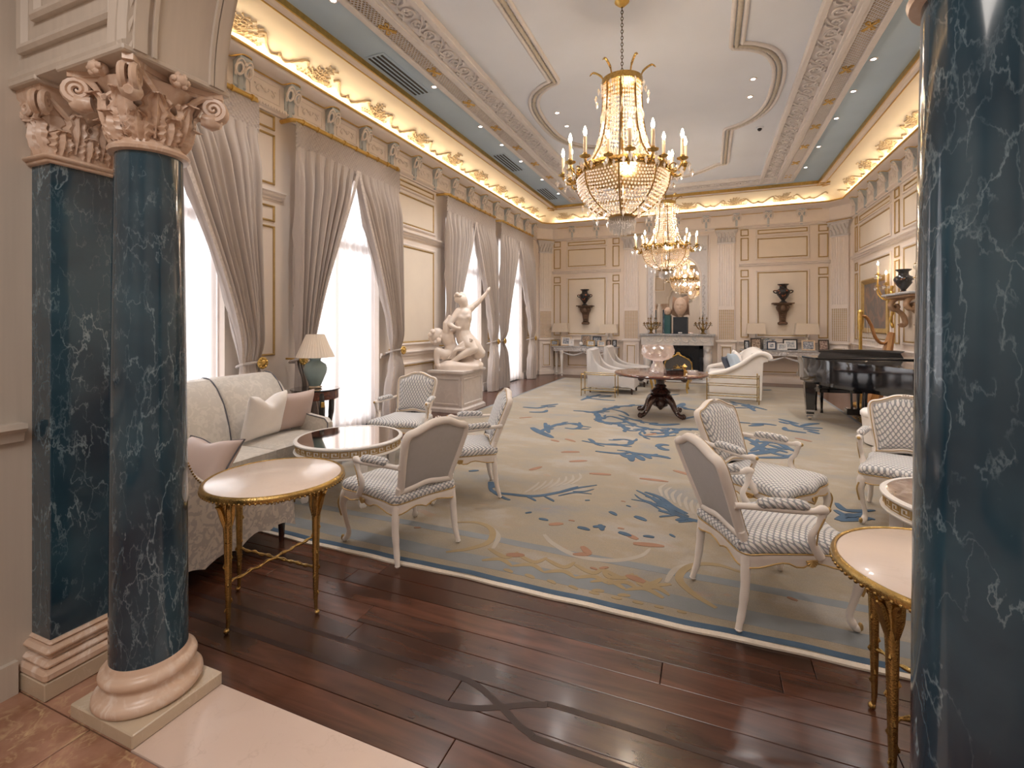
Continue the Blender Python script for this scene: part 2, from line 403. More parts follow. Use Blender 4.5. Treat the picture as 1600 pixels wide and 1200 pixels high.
def glassy(name, col, rough=.05, trans=.6, gl=.35):
    """thin crystal: sparkle on top of light that passes through"""
    m = bpy.data.materials.new(name); m.use_nodes = True; N, L = nodes(m)
    N.remove(N['Principled BSDF'])
    t = N.new('ShaderNodeBsdfTranslucent'); t.inputs[0].default_value = (*col, 1)
    g = N.new('ShaderNodeBsdfGlossy'); g.inputs[0].default_value = (1,1,1,1); g.inputs['Roughness'].default_value = rough
    tr = N.new('ShaderNodeBsdfTransparent')
    a = N.new('ShaderNodeMixShader'); a.inputs[0].default_value = trans; L.new(tr.outputs[0], a.inputs[1]); L.new(t.outputs[0], a.inputs[2])
    c = N.new('ShaderNodeMixShader'); c.inputs[0].default_value = gl; L.new(a.outputs[0], c.inputs[1]); L.new(g.outputs[0], c.inputs[2])
    L.new(c.outputs[0], N['Material Output'].inputs[0]); return m
M['crystal'] = glassy('crystal_beads', (.95, .84, .74), .12, .62, .3)
M['crystal_clear'] = glassy('clear_crystal', (.95, .92, .9), .05, .3, .42)
M['bowl_crystal'] = glassy('cut_crystal', (.72, .58, .52), .15, .72, .3)
M['pane'] = glassy('window_pane', (1, 1, 1), .02, .02, .06)
M['glass_shelf'] = glassy('glass_shelf', (.7, .75, .76), .03, .25, .25)
def sheer_mat():
    m = bpy.data.materials.new('sheer_voile'); m.use_nodes = True; N, L = nodes(m); N.remove(N['Principled BSDF'])
    t = N.new('ShaderNodeBsdfTranslucent'); t.inputs[0].default_value = (.95, .88, .85, 1)
    d = N.new('ShaderNodeBsdfDiffuse'); d.inputs[0].default_value = (.85, .80, .76, 1)
    tr = N.new('ShaderNodeBsdfTransparent'); tr.inputs[0].default_value = (.96, .95, .95, 1)
    a = N.new('ShaderNodeMixShader'); a.inputs[0].default_value = .3; L.new(t.outputs[0], a.inputs[1]); L.new(d.outputs[0], a.inputs[2])
    c = N.new('ShaderNodeMixShader'); c.inputs[0].default_value = .22; L.new(a.outputs[0], c.inputs[1]); L.new(tr.outputs[0], c.inputs[2])
    L.new(c.outputs[0], N['Material Output'].inputs[0]); return m
M['sheer'] = sheer_mat()
def carpet_mat():
    m, b = base_mat('woven_carpet', .95); N, L = nodes(m)
    tc = N.new('ShaderNodeTexCoord')
    mp = N.new('ShaderNodeMapping'); mp.inputs['Scale'].default_value = (1, 1.6, 1); L.new(tc.outputs['Object'], mp.inputs[0])
    n1 = N.new('ShaderNodeTexNoise'); n1.inputs['Scale'].default_value = 1.15; n1.inputs['Detail'].default_value = 7; n1.inputs['Roughness'].default_value = .6; L.new(mp.outputs[0], n1.inputs['Vector'])
    r1 = ramp(N, [(.30, (.205, .205, .205)), (.42, (.265, .23, .18)), (.52, (.295, .24, .17)), (.62, (.325, .285, .24)), (.74, (.255, .255, .25))]); L.new(n1.outputs[0], r1.inputs[0])
    n2 = N.new('ShaderNodeTexNoise'); n2.inputs['Scale'].default_value = 3.2; n2.inputs['Detail'].default_value = 3; n2.inputs['Distortion'].default_value = .8; L.new(mp.outputs[0], n2.inputs['Vector'])
    r2 = ramp(N, [(.66, (0,0,0)), (.74, (.55,.55,.55))]); L.new(n2.outputs[0], r2.inputs[0])
    mx = N.new('ShaderNodeMix'); mx.data_type = 'RGBA'; mx.inputs[7].default_value = (.37, .20, .12, 1); L.new(r2.outputs[0], mx.inputs[0]); L.new(r1.outputs[0], mx.inputs[6])
    n3 = N.new('ShaderNodeTexNoise'); n3.inputs['Scale'].default_value = 220; L.new(tc.outputs['Object'], n3.inputs['Vector'])
    m3 = N.new('ShaderNodeMix'); m3.data_type = 'RGBA'; m3.blend_type = 'OVERLAY'; m3.inputs[0].default_value = .3; L.new(mx.outputs[2], m3.inputs[6]); L.new(n3.outputs[0], m3.inputs[7])
    L.new(m3.outputs[2], b.inputs['Base Color'])
    bp = N.new('ShaderNodeBump'); bp.inputs['Strength'].default_value = .25; bp.inputs['Distance'].default_value = .004; L.new(n3.outputs[0], bp.inputs['Height']); L.new(bp.outputs[0], b.inputs['Normal'])
    b.inputs['Sheen Weight'].default_value = .2
    return m
M['carpet'] = carpet_mat()
M['carpet_blue'] = plain('carpet_blue_wool', (.062, .108, .17), .95, var=.35, scale=7, bump=.2, bscale=200)
M['carpet_pale'] = plain('carpet_cream_wool', (.38, .335, .285), .95, var=.1, scale=9, bump=.2, bscale=200)
M['carpet_gold'] = plain('carpet_gold_wool', (.32, .24, .135), .95, var=.2, scale=7, bump=.2, bscale=200)
M['carpet_rust'] = plain('carpet_rust_wool', (.31, .17, .11), .95, var=.2, scale=9, bump=.2, bscale=200)
M['carpet_grey'] = plain('carpet_grey_wool', (.22, .235, .245), .95, var=.2, scale=5, bump=.2, bscale=200)
M['fringe'] = plain('carpet_fringe', (.72, .64, .55), .95, var=.15, scale=60, bump=.5, bscale=150)

# ================================================================== the room
CX = -.82; XL = -4.9; XR = 3.26; YF = 1.48; YB = 14.35
ROOM = [(XL, YF), (XR, YF), (XR, 13.93), (2.84, YB), (-4.48, YB), (XL, 13.93)]
EDGE_K = [1, 1, 1.25, 1.5, 1.25, 1]
def inset(d):
    n = len(ROOM); L = []
    for i in range(n):
        a = Vector(ROOM[i]); b = Vector(ROOM[(i+1) % n]); t = (b-a).normalized(); nr = Vector((-t.y, t.x))
        L.append((a+nr*d*EDGE_K[i], t))
    out = []
    for i in range(n):
        (p, t), (q, u) = L[i-1], L[i]
        den = t.x*u.y-t.y*u.x; s = ((q-p).x*u.y-(q-p).y*u.x)/den
        out.append(p+t*s)
    return out
def ring(prof):
    mb = MB(); mb.loft([[(p.x, p.y, z) for p in inset(d)] for (d, z) in prof], True, False); return mb
# wall frames: local x runs along the wall, y points into the room, z is up
def wall_frame(o, along, into): return Matrix(((along[0], into[0], 0, o[0]), (along[1], into[1], 0, o[1]), (0, 0, 1, 0), (0, 0, 0, 1)))
FL = wall_frame((XL, 0), (0, 1), (1, 0)); FR = wall_frame((XR, 0), (0, 1), (-1, 0)); FB = wall_frame((CX, YB), (1, 0), (0, -1))
FF = wall_frame((CX, YF), (1, 0), (0, 1)); q = math.sqrt(.5)
FCL = wall_frame((-4.69, 14.14), (q, q), (q, -q)); FCR = wall_frame((3.05, 14.14), (q, -q), (-q, -q))
# ---- floor
fb = MB(); fb.box(XL-.3, XR+.3, YF-.4, YB+.3, -.08, -.021); floor = structure('floor', fb, M['joint'])
pm = {}
def plank(x0, x1, y0, y1):
    k = (round(x1-x0, 2), round(y1-y0, 3))
    if k not in pm:
        mb = MB(); mb.cbox(-k[0]/2+.0015, k[0]/2-.0015, -k[1]/2+.0015, k[1]/2-.0015, -.02, 0, .0018); pm[k] = mb.mesh('plank', .3)
    mk('plank', pm[k], M['plank'], floor, loc=((x0+x1)/2, (y0+y1)/2, 0))
CARX0, CARX1, CARY0, CARY1 = -3.87, 2.23, 2.65, 13.42
rows = []; y = YF; PW = .147
while y < YB-.02: rows.append((y, min(y+PW, YB))); y += PW
cuts = {0: -.9, 1: -2.6, 2: -1.02, 3: .7, 4: -1.75, 5: -.2, 6: -2.1, 7: .45}
for i, (a, b) in enumerate(rows):
    if a < 2.75 or a > CARY1-.15:
        c0 = cuts.get(i, random.uniform(-2.5, .5)); xs = [XL]
        k = c0
        while k > XL+.5: k -= 2.4
        k += 2.4
        while k < XR-.4: xs.append(round(k, 2)); k += 2.4
        xs.append(XR)
        for p, r in zip(xs, xs[1:]): plank(p, r, a, b)
    else:
        if i % 2: plank(XL, -4.3, a, b); plank(-4.3, CARX0+.2, a, b)
        else: plank(XL, CARX0+.2, a, b)
        plank(CARX1-.2, XR, a, b)
def strip_poly(mb, pts, w, z0, z1, taper=True, n=6):
    P = catmull([(p[0], p[1], 0) for p in pts], n); m = len(P); Lr = []; Rr = []
    for i, p in enumerate(P):
        t = (P[min(i+1, m-1)]-P[max(i-1, 0)]); t.normalize() if t.length > 1e-8 else None
        nr = Vector((-t.y, t.x, 0)); s = i/(m-1)
        ww = w/2*(math.sin(PI*min(1, max(0, .12+.83*s)))**.7 if taper else 1)
        Lr.append(p+nr*ww); Rr.append(p-nr*ww)
    v = []; f = []
    for a, b in zip(Lr, Rr): v += [(a.x, a.y, z0), (a.x, a.y, z1), (b.x, b.y, z1), (b.x, b.y, z0)]
    for i in range(m-1):
        o = i*4
        for k in range(3): f.append((o+k, o+k+1, o+5+k, o+4+k))
    f.append((0,1,2,3)); o = (m-1)*4; f.append((o+3, o+2, o+1, o))
    mb.add(v, f)
inl_z = .0008
for pts in ([(-4.9,1.77),(-2.1,1.77),(-1.2,1.76),(-.95,1.77),(-.8,1.83),(-.65,1.905),(-.45,1.925),(.9,1.92),(3.2,1.92)], [(-4.9,1.915),(-1.9,1.915),(-1.13,1.916),(-.95,1.9),(-.79,1.828),(-.65,1.757),(-.45,1.742),(.9,1.745),(3.2,1.745)]):
    inl_z = .0018-inl_z; mb = MB(); strip_poly(mb, pts, .03, -.004, inl_z, False, 8); mb.build('inlay_band', M['inlay'], floor, .3)
# ---- anteroom floor, threshold
tb = MB(); tb.box(-3.1, 1.5, -3.2, 1.12, -.08, -.012); af = structure('floor_anteroom', tb, M['joint'])
R_A_ = 1.18
tm2 = MB(); tm2.cbox(-.2, .2, -.178, .178, -.012, 0, .002); tm2 = tm2.mesh('tile', .3)
for x_ in (CX-1.38, CX-1.785, CX+1.38, CX+1.785): mk('tile', tm2, M['rust_marble'], af, loc=(x_, 1.30, 0))
mb = MB(); mb.box(-3.1, CX-R_A_, 1.12, YF, -.08, -.0125); mb.box(CX+R_A_, 1.5, 1.12, YF, -.08, -.0125); mb.build('bedding', M['joint'], af, 0)
tm = MB(); tm.cbox(-.2975, .2975, -.2975, .2975, -.012, 0, .002); tm = tm.mesh('tile', .3)
for i in range(8):
    for j in range(6): mk('tile', tm, M['rust_marble'], af, loc=(-2.55+.6*i, .82-.6*j, 0))
mb = MB(); mb.cbox(CX-R_A_, CX+R_A_, 1.12, YF, -.05, .002, .003); th = structure('trim_1', mb, M['white_marble'])
# ---- walls
w_open = [(yc-.82, yc+.82) for yc, hw in WINDOWS]
mb = MB(FL); u = .9
for (a, b) in w_open: mb.box(u, a, -.3, 0, -.05, 5.1); mb.box(a, b, -.3, 0, 3.72, 5.1); u = b
mb.box(u, 14.0, -.3, 0, -.05, 5.1); wall_left = structure('wall_left', mb, M['cream'], smooth=0)
mb = MB(FR); mb.box(.9, 14.0, -.3, 0, -.05, 5.1); wall_right = structure('wall_right', mb, M['cream'], smooth=0)
mb = MB(FB); mb.box(-3.7, 3.7, -.3, 0, -.05, 5.1); wall_back = structure('wall_back', mb, M['cream'], smooth=0)
mb = MB(FCL); mb.box(-.42, .42, -.3, 0, -.05, 5.1); wall_cl = structure('wall_corner_left', mb, M['cream'], smooth=0)
mb = MB(FCR); mb.box(-.42, .42, -.3, 0, -.05, 5.1); wall_cr = structure('wall_corner_right', mb, M['cream'], smooth=0)
R_A = 1.17; Z_A = 2.62
arch = [(CX-1.96, Z_A), (CX-R_A, Z_A)]+[(CX-R_A*math.cos(PI*k/36), Z_A+R_A*math.sin(PI*k/36)) for k in range(1, 36)]+[(CX+R_A, Z_A), (CX+1.96, Z_A), (CX+1.96, 5.1), (CX-1.96, 5.1)]
mb = MB(Matrix(((1,0,0,0),(0,0,1,0),(0,1,0,0),(0,0,0,1)))); mb.prism(arch, 1.12, YF)
mb.M = None; mb.box(-5.2, CX-1.96, 1.12, YF, -.05, 5.1); mb.box(CX+1.96, 3.56, 1.12, YF, -.05, 5.1)
wall_front = structure('wall_front', mb, M['stone_cream'], smooth=.5)
mb = MB(); mb.box(-3.1, -2.78, -3.2, 1.12, -.05, 3.9); wal = structure('wall_anteroom_left', mb, M['stone_cream'], smooth=0)
mb = MB(); mb.box(1.14, 1.44, -3.2, 1.12, -.05, 3.9); war = structure('wall_anteroom_right', mb, M['stone_cream'], smooth=0)
mb = MB(); mb.box(-3.1, 1.44, -3.5, -3.2, -.05, 3.9); structure('wall_anteroom_back', mb, M['stone_cream'], smooth=0)
mb = MB(); mb.box(-3.1, 1.44, -3.5, 1.12, 3.9, 4.1); structure('ceiling_anteroom', mb, M['stone_cream'], smooth=0)
area_light('anteroom_fill_light', (-.8, -1.0, 3.85), (0, 0, 0), 1.6, 1.6, 72, (1.0, .91, .84))  # added fill to brighten the anteroom side, unseen and without a fixture
# ---- mouldings on the walls
GP = [(0, 0), (.002, .012), (.012, .017), (.02, .012), (.026, .004), (.026, 0)]
CP = [(0, 0), (.0, .02), (.014, .03), (.034, .024), (.05, .006), (.05, 0)]
fm = {}
def panel(F, parent, u0, u1, z0, z1, outer=True):
    mb = MB(F)
    if outer: mb.frame(u0, u1, z0, z1, CP); mb.build('panel_moulding', M['trim'], parent, .5)
    g = MB(F); t = .042 if outer else 0
    g.frame(u0+t, u1-t, z0+t, z1-t, [(a, b+.004) for a, b in GP]); g.build('gilt_fillet', M['gold_matte'], parent, .5)
def field(F, parent, u0, u1, z0, z1):
    mb = MB(F); mb.cbox(u0+.07, u1-.07, -.01, .008, z0+.07, z1-.07, .004); mb.build('wall_panel', M['cream_panel'], parent, .3)
ROWS = [(3.91, 4.11), (3.27, 3.88), (1.2, 2.98)]
NARROW = [(3.93, 4.11), (3.27, 3.88), (2.82, 3.02), (1.2, 2.77)]
def bay(F, parent, u0, u1, narrow=False):
    for (a, b) in (NARROW if narrow else ROWS):
        panel(F, parent, u0, u1, a, b, not narrow)
        if not narrow: field(F, parent, u0, u1, a, b)
    panel(F, parent, u0, u1, .24, .9, not narrow)
def ledge(F, parent, u0, u1, z=3.19):
    mb = MB(F); pr = [(0, 0), (.085, 0), (.085, -.02), (.06, -.035), (.055, -.06), (.02, -.075), (.015, -.1), (0, -.1)]
    mb.loft([[(u, a, z+b) for a, b in pr] for u in (u0, u1)]); mb.build('ledge', M['trim'], parent, .5)
def rail(F, parent, u0, u1):
    mb = MB(F); pr = [(0, 0), (.045, 0), (.05, -.02), (.03, -.04), (.02, -.08), (0, -.08)]
    mb.loft([[(u, a, 1.1+b) for a, b in pr] for u in (u0, u1)]); mb.build('chair_rail', M['trim'], parent, .5)
def skirt(F, parent, u0, u1):
    mb = MB(F); pr = [(0, 0), (.04, 0), (.04, .12), (.025, .15), (.02, .18), (0, .18)]
    mb.loft([[(u, a, b) for a, b in pr] for u in (u0, u1)]); mb.build('skirting', M['trim'], parent, .5)
edges = [1.48]+[x for yc, hw in WINDOWS for x in (yc-.82, yc+.82)]+[13.93]
for i in range(0, len(edges), 2):
    a, b = edges[i], edges[i+1]; wd = b-a
    if wd > 1.6:
        bay(FL, wall_left, a+.42, b-.42); ledge(FL, wall_left, a+.02, b-.02); rail(FL, wall_left, a+.02, b-.02); skirt(FL, wall_left, a+.02, b-.02)
    else:
        m_ = (a+b)/2; bay(FL, wall_left, m_-.14, m_+.14, True); ledge(FL, wall_left, m_-.25, m_+.25); skirt(FL, wall_left, a+.02, b-.02)
u = 2.1
for wd, nar in ((2.0, 0), (.32, 1), (2.0, 0), (.32, 1), (2.0, 0), (.32, 1), (2.1, 0), (.32, 1)):
    pass
for (a, b, nar) in ((11.3, 13.42, 0), (10.88, 11.12, 1), (8.6, 10.7, 0), (8.18, 8.42, 1), (5.9, 8.0, 0), (5.48, 5.72, 1), (3.2, 5.3, 0), (13.55, 13.75, 1)): bay(FR, wall_right, a, b, bool(nar))
ledge(FR, wall_right, 1.5, 13.9); rail(FR, wall_right, 1.5, 13.9); skirt(FR, wall_right, 1.5, 13.9)
for s in (-1, 1):
    for (a, b, nar) in ((1.62, 1.82, 1), (1.99, 3.23, 0), (3.42, 3.64, 1)):
        u0, u1 = sorted((s*a, s*b)); bay(FB, wall_back, u0, u1, bool(nar))
    u0, u1 = sorted((s*1.58, s*3.68)); ledge(FB, wall_back, u0, u1); rail(FB, wall_back, u0, u1); skirt(FB, wall_back, u0, u1)
    u0, u1 = sorted((s*2.1, s*3.9)); bay(FF, wall_front, u0, u1); ledge(FF, wall_front, u0-.1, u1+.1)
    panel(FF, wall_front, *sorted((s*1.35, s*1.9)), 3.3, 4.05); panel(FF, wall_front, -.9, .9, 3.93, 4.11) if s > 0 else None
# arch architrave on the room side, raised edge strips on the intrados
mb = MB()
for yy, r0, r1 in ((YF, R_A, R_A+.16), (1.12, R_A, R_A+.1)):
    sg = 1 if yy > 1.3 else -1
    mb.loft([[(CX-r*math.cos(PI*k/40), yy+sg*h, Z_A+r*math.sin(PI*k/40)) for r, h in ((r0, 0), (r0, .02), (r0+.03, .035), (r1-.03, .02), (r1, .03), (r1, 0))] for k in range(41)])
for ya, yb in ((1.12, 1.165), (1.185, 1.2), (YF-.045, YF), (YF-.065, YF-.05)):
    mb.loft([[(CX-(R_A-h)*math.cos(PI*k/40), y_, Z_A+(R_A-h)*math.sin(PI*k/40)) for y_, h in ((ya, 0), (ya, .014), (yb, .014), (yb, 0))] for k in range(41)])
mb.build('arch_moulding', M['stone_cream'], wall_front, .5)
mb = MB()
for s in (-1, 1): mb.cbox(*sorted((CX+s*1.165, CX+s*1.60)), 1.085, 1.515, 2.604, 2.63, .006)
for s in (-1, 1): mb.cbox(*sorted((CX+s*1.75, CX+s*1.96)), 1.085, 1.515, 2.604, 2.63, .006)
mb.build('impost_slab', M['stone_cream'], wall_front, .3)
# spandrel panels and soffit band of the screen, anteroom side
FA = wall_frame((CX, 1.12), (1, 0), (0, -1))
for s in (-1, 1):
    for (a, b, c, d) in ((1.25, 1.92, 2.75, 3.75), (1.37, 1.82, 2.87, 3.62)):
        mb = MB(FA); u0, u1 = sorted((s*a, s*b)); mb.frame(u0, u1, c, d, CP); mb.build('panel_moulding', M['stone_cream'], wall_front, .5)
    mb = MB(FA); u0, u1 = sorted((s*1.17, s*1.96))
    mb.loft([[(u, a, 2.62+b) for a, b in ((0,0),(.03,0),(.035,.02),(.02,.03),(.018,.055),(0,.06))] for u in (u0, u1)]); mb.build('soffit_moulding', M['stone_cream'], wall_front, .5)
    # twisted rope edge beside the arch
    mb = MB()
    for k in range(2):
        mb.tube([(CX-s*(R_A+.012)*math.cos(t)+.006*math.cos(40*t+k*PI), 1.115+.006*math.sin(40*t+k*PI), Z_A+(R_A+.012)*math.sin(t)) for t in [PI/2*j/120 for j in range(121)]], .011, 6)
    mb.build('rope_edge', M['stone_cream'], wall_front, .8)
# anteroom side walls: rail and panel strips
for (par, xx, sg) in ((wal, -2.78, 1), (war, 1.14, -1)):
    Fw = wall_frame((xx, 0), (0, 1), (sg, 0))
    mb = MB(Fw); pr = [(0, 0), (.05, 0), (.055, -.022), (.03, -.04), (.02, -.08), (0, -.08)]
    mb.loft([[(u, a, 1.165+b) for a, b in pr] for u in (-3.1, 1.13)]); mb.build('chair_rail', M['stone_cream'], par, .5)
    for (a, b) in ((-.4, 1.0), (-2.0, -.6)):
        for (c, d) in ((1.3, 3.4), (.25, .98)):
            mb = MB(Fw); mb.frame(a, b, c, d, CP); mb.build('panel_moulding', M['stone_cream'], par, .5)
    mb = MB(Fw); mb.box(-3.1, 1.11, 0, .025, 0, .14); mb.build('skirting', M['stone_cream'], par, .3)
# ---- cornice, cove, ceiling
corn = ring([(0,4.12),(.025,4.125),(.03,4.15),(.055,4.165),(.065,4.19),(.045,4.2),(.045,4.5),(.07,4.51),(.10,4.53),(.12,4.535),(.22,4.555),(.25,4.575),(.26,4.62),(.235,4.62),(.23,4.565),(.10,4.56)])
cornice = structure('trim_2', corn, M['trim'], smooth=.5)
g = ring([(.262,4.585),(.272,4.59),(.278,4.605),(.272,4.62),(.262,4.625)]); g.build('gilt_line', M['gold'], cornice, .8)
cove = ring([(.10+.64*(1-math.cos(t)), 4.56+.305*math.sin(t)) for t in [PI/2*k/12 for k in range(13)]])
cove_o = structure('trim_3', cove, M['cove'], smooth=1.2)
cr = ring([(.73,4.866),(.735,4.84),(.76,4.835),(.785,4.85),(.84,4.84),(.87,4.85),(.87,4.91)]); ceil_trim = structure('trim_4', cr, M['trim'], smooth=.5)
for d in (.752, .885):
    g = ring([(d-.014,4.85),(d-.012,4.834),(d,4.828),(d+.012,4.834),(d+.014,4.9)]); g.build('gilt_line', M['gold'], ceil_trim, .8)
def ceil_strip(x0, x1, m, name, par=None):
    mb = MB(); mb.box(x0, x1, YF, YB, 4.9, 5.0); return structure(name, mb, m, par, 0)
ceiling = ceil_strip(CX-1.9, CX+1.9, M['ceiling_field'], 'ceiling')
ceil_strip(XL-.2, CX-1.9, M['ceiling_blue'], 'painted_strip', ceiling); ceil_strip(CX+1.9, XR+.2, M['ceiling_blue'], 'painted_strip', ceiling)
# LED strips lying in the cove trough
COVE_W = 1.75
for (x, ya, yb) in ((XL+.165, 1.7, 13.7), (XR-.165, 1.7, 13.7)):
    area_light('cove_strip_light', (x, (ya+yb)/2, 4.585), (PI, 0, 0), .05, yb-ya, COVE_W*(yb-ya)*1.7, (1.0, .78, .48))
area_light('cove_strip_light', (CX, YB-.25, 4.585), (PI, 0, 0), 7.0, .05, COVE_W*7*1.7, (1.0, .80, .50))
area_light('cove_strip_light', (CX, YF+.165, 4.585), (PI, 0, 0), 7.4, .05, COVE_W*7.4*1.7, (1.0, .78, .48))
# gilt relief on the cove: sprays and ribbons
def cove_pt(side, s_, t, lift=.012):
    a = PI/2*t; d = .10+.64*(1-math.cos(a)); z = 4.56+.305*math.sin(a)-lift*math.sin(a); d = d+lift*math.cos(a)
    if side == 'L': return (XL+d, s_, z)
    if side == 'R': return (XR-d, s_, z)
    return (CX+s_, YB-d*1.5, z)
rng = random.Random(3)
def cove_motif(side, s0, kind):
    mb = MB(); P = lambda ds, t: cove_pt(side, s0+ds, t)
    if kind == 0:                                   # bouquet
        for k in range(9):
            a = -1.25+2.5*k/8+rng.uniform(-.1, .1); L_ = rng.uniform(.2, .33)
            pts = [P(math.sin(a)*L_*j/5, .34+(.62*math.cos(a)*L_*j/5)/.62*1.15-.06*(j/5)**2*abs(a)) for j in range(6)]
            mb.tube(pts, [.009, .008, .007, .006, .006, .004], 5)
            for j in (2, 3, 4, 5):
                for sg in (-1, 1):
                    p = pts[j]; q2 = P(math.sin(a)*L_*j/5+sg*.035*math.cos(a)+.01*sg, .34+math.cos(a)*L_*j/5*1.15-.06*(j/5)**2*abs(a)+sg*.03*math.sin(a)+.03)
                    mb.tube([p, q2], [.004, .012], 5)
        mb.ball(P(0, .4), .03, 8, 6)
    else:                                           # ribbon garland hanging between bouquets
        for sg in (-1, 1):
            pts = catmull([P(sg*ds, t) for ds, t in ((0, .42), (.1, .36), (.2, .46), (.3, .6), (.36, .54))], 4)
            mb.tube(pts, [.006+.014*abs(math.sin(j*1.1)) for j in range(len(pts))], 5)
        mb.ball(P(0, .42), .028, 8, 6)
    mb.build('gilt_spray' if kind == 0 else 'gilt_ribbon', M['cove_relief'], cove_o, .9)
for k in range(20):
    for side in 'LR': cove_motif(side, 2.45+.575*k, k % 2)
for k in range(12): cove_motif('B', -3.16+.575*k, k % 2)
# frieze consoles with wreaths and bows, ornaments between them, gilt wave line above
bk = MB(); 
bk.loft([[(a*.075, y_, z_) for a, y_, z_ in ((-1, 0, zz), (1, 0, zz), (1, dd, zz), (-1, dd, zz))] for zz, dd in ((4.2,.03),(4.24,.06),(4.3,.05),(4.36,.06),(4.42,.1),(4.48,.15),(4.53,.17))])
bk.cbox(-.03, .03, .03, .075, 4.14, 4.42, .01)
bk = bk.mesh('console_bracket', .6)
wr = MB()
for sg in (-1, 1):
    wr.tube([(sg*.058+.045*math.cos(t), .13+.02*math.sin(t), 4.40+.058*math.sin(t)) for t in [2*PI*k/14 for k in range(14)]], [.013, .017]*7, 6, True)
    wr.tube(catmull([(0, .15, 4.46), (sg*.05, .165, 4.50), (sg*.09, .15, 4.47), (sg*.10, .12, 4.38), (sg*.085, .1, 4.32)], 3), .011, 5)
wr.ball((0, .155, 4.46), .022, 8, 6); wr = wr.mesh('wreath', .9)
orn = MB(); orn.ball((0, .05, 4.35), (.028, .014, .028), 8, 6)
for sg in (-1, 1):
    orn.tube(catmull([(sg*.03, .05, 4.35), (sg*.08, .052, 4.38), (sg*.13, .05, 4.33), (sg*.10, .05, 4.30), (sg*.085, .05, 4.33)], 4), [.009]*4+[.008]*9+[.005]*4, 5)
    for k in range(3): orn.ball((sg*(.05+.045*k), .048, 4.35+.03*(-1)**k), (.018, .008, .011), 6, 4)
orn.frame(-.21, .21, 4.24, 4.46, [(0, .045), (0, .053), (.012, .053), (.012, .045)]); orn = orn.mesh('arabesque', .8)
def frieze(F, us, u0, u1):
    rot = F.to_euler() ; 
    for u in us:
        for nm, me, mt, du in (('console_bracket', bk, M['pale_blue'], 0), ('arabesque', orn, M['trim'], .345)):
            if nm == 'arabesque' and u+du > u1: continue
            o = mk(nm, me, mt, cornice); o.matrix_world = F @ Matrix.Translation((u+du, 0, 0))
            if nm == 'console_bracket':
                q_ = mk('wreath', wr, M['trim'], o)
    pts = []
    u = u0
    while u <= u1+1e-6:
        dmin = min(abs(u-x) for x in us); pts.append(tuple(F @ Vector((u, .085+.10*math.exp(-(dmin/.09)**4), 4.50+.045*math.exp(-(dmin/.11)**4)))))
        u += .03
    mb = MB(); mb.tube(pts, .0085, 5); mb.build('gilt_wave', M['gold'], cornice, .9)
frieze(FL, [2.43+.69*k for k in range(17)], 1.6, 13.85); frieze(FR, [2.43+.69*k for k in range(17)], 1.6, 13.85)
frieze(FB, [.76*k for k in range(-4, 5)], -3.5, 3.5)
# small dentil course under the frieze
for F, u0, u1 in ((FL, 1.5, 13.9), (FR, 1.5, 13.9), (FB, -3.6, 3.6)):
    mb = MB(F); u = u0
    while u < u1: mb.box(u, u+.022, .02, .07, 4.168, 4.19); u += .04
    mb.build('dentil_course', M['trim'], cornice, .3, 'stuff')
# ---- ceiling relief bands
scr = MB()
for sg in (-1, 1):
    sp = [(sg*.0+sg*(.11-.0045*k)*math.cos(.42*k)*.95, .105*sg+(.11-.0045*k)*math.sin(.42*k), 4.835) for k in range(22)]
    scr.tube(sp, [.016-.0004*k for k in range(22)], 5)
    for k in range(5):
        a = 1.25*k; scr.ball((sg*.0+.035*math.cos(a), .105*sg+.035*math.sin(a), 4.836), (.02, .02, .012), 6, 4)
scr.tube(catmull([(-.12, -.21, 4.838), (-.05, -.1, 4.832), (.06, .02, 4.83), (.05, .12, 4.832), (.12, .21, 4.838)], 5), .012, 5)
scr = scr.mesh('scroll_relief', .9)
YB0, YB1 = 2.6, 12.55
bow = MB()
for sx in (-1, 1):
    for sy in (-1, 1): bow.tube(catmull([(0,0,4.83),(sx*.05,sy*.05,4.822),(sx*.085,sy*.10,4.825),(sx*.04,sy*.12,4.83),(0,0,4.83)], 4), .012, 5)
bow.ball((0,0,4.826), .022, 8, 6); bow = bow.mesh('gilt_bow', .9)
for s in (-1, 1):
    mb = MB()
    def strip(a, b, z0, z1=4.905): mb.cbox(*sorted((CX+s*a, CX+s*b)), YB0, YB1, z0, z1, .008)
    strip(1.90, 1.97, 4.815); strip(2.22, 2.36, 4.815); strip(2.54, 2.62, 4.815); strip(1.93, 2.58, 4.845); strip(2.26, 2.32, 4.80)
    band = mb.build('ceiling_band', M['plaster'], ceiling, .4)
    for k in range(23): mk('scroll_relief', scr, M['plaster'], band, loc=(CX+s*2.095, 2.85+.42*k, 0), sc=(s, 1, 1))
    lt = MB(); n = int((YB1-YB0)/.05)
    x0, x1 = CX+s*2.36, CX+s*2.54
    for k in range(-3, n):
        y0 = YB0+.05*k
        for (ya, yb) in ((y0, y0+.18), (y0+.18, y0)):
            if min(ya, yb) < YB0 or max(ya, yb) > YB1: continue
            lt.tube([(x0, ya, 4.835), (x1, yb, 4.835)], .0065, 4, cap=False)
    lt.build('lattice', M['gold_matte'] if False else M['plaster'], band, .5, 'stuff')
    gb = MB(); gb.box(*sorted((x0, x1)), YB0, YB1, 4.8435, 4.8449); gb.build('lattice_ground', M['gold_matte'], band, 0)
    for k in range(10): mk('gilt_bow', bow, M['gold'], band, loc=(CX+s*2.45, 3.4+.97*k, 4.83*.28), sc=.72)
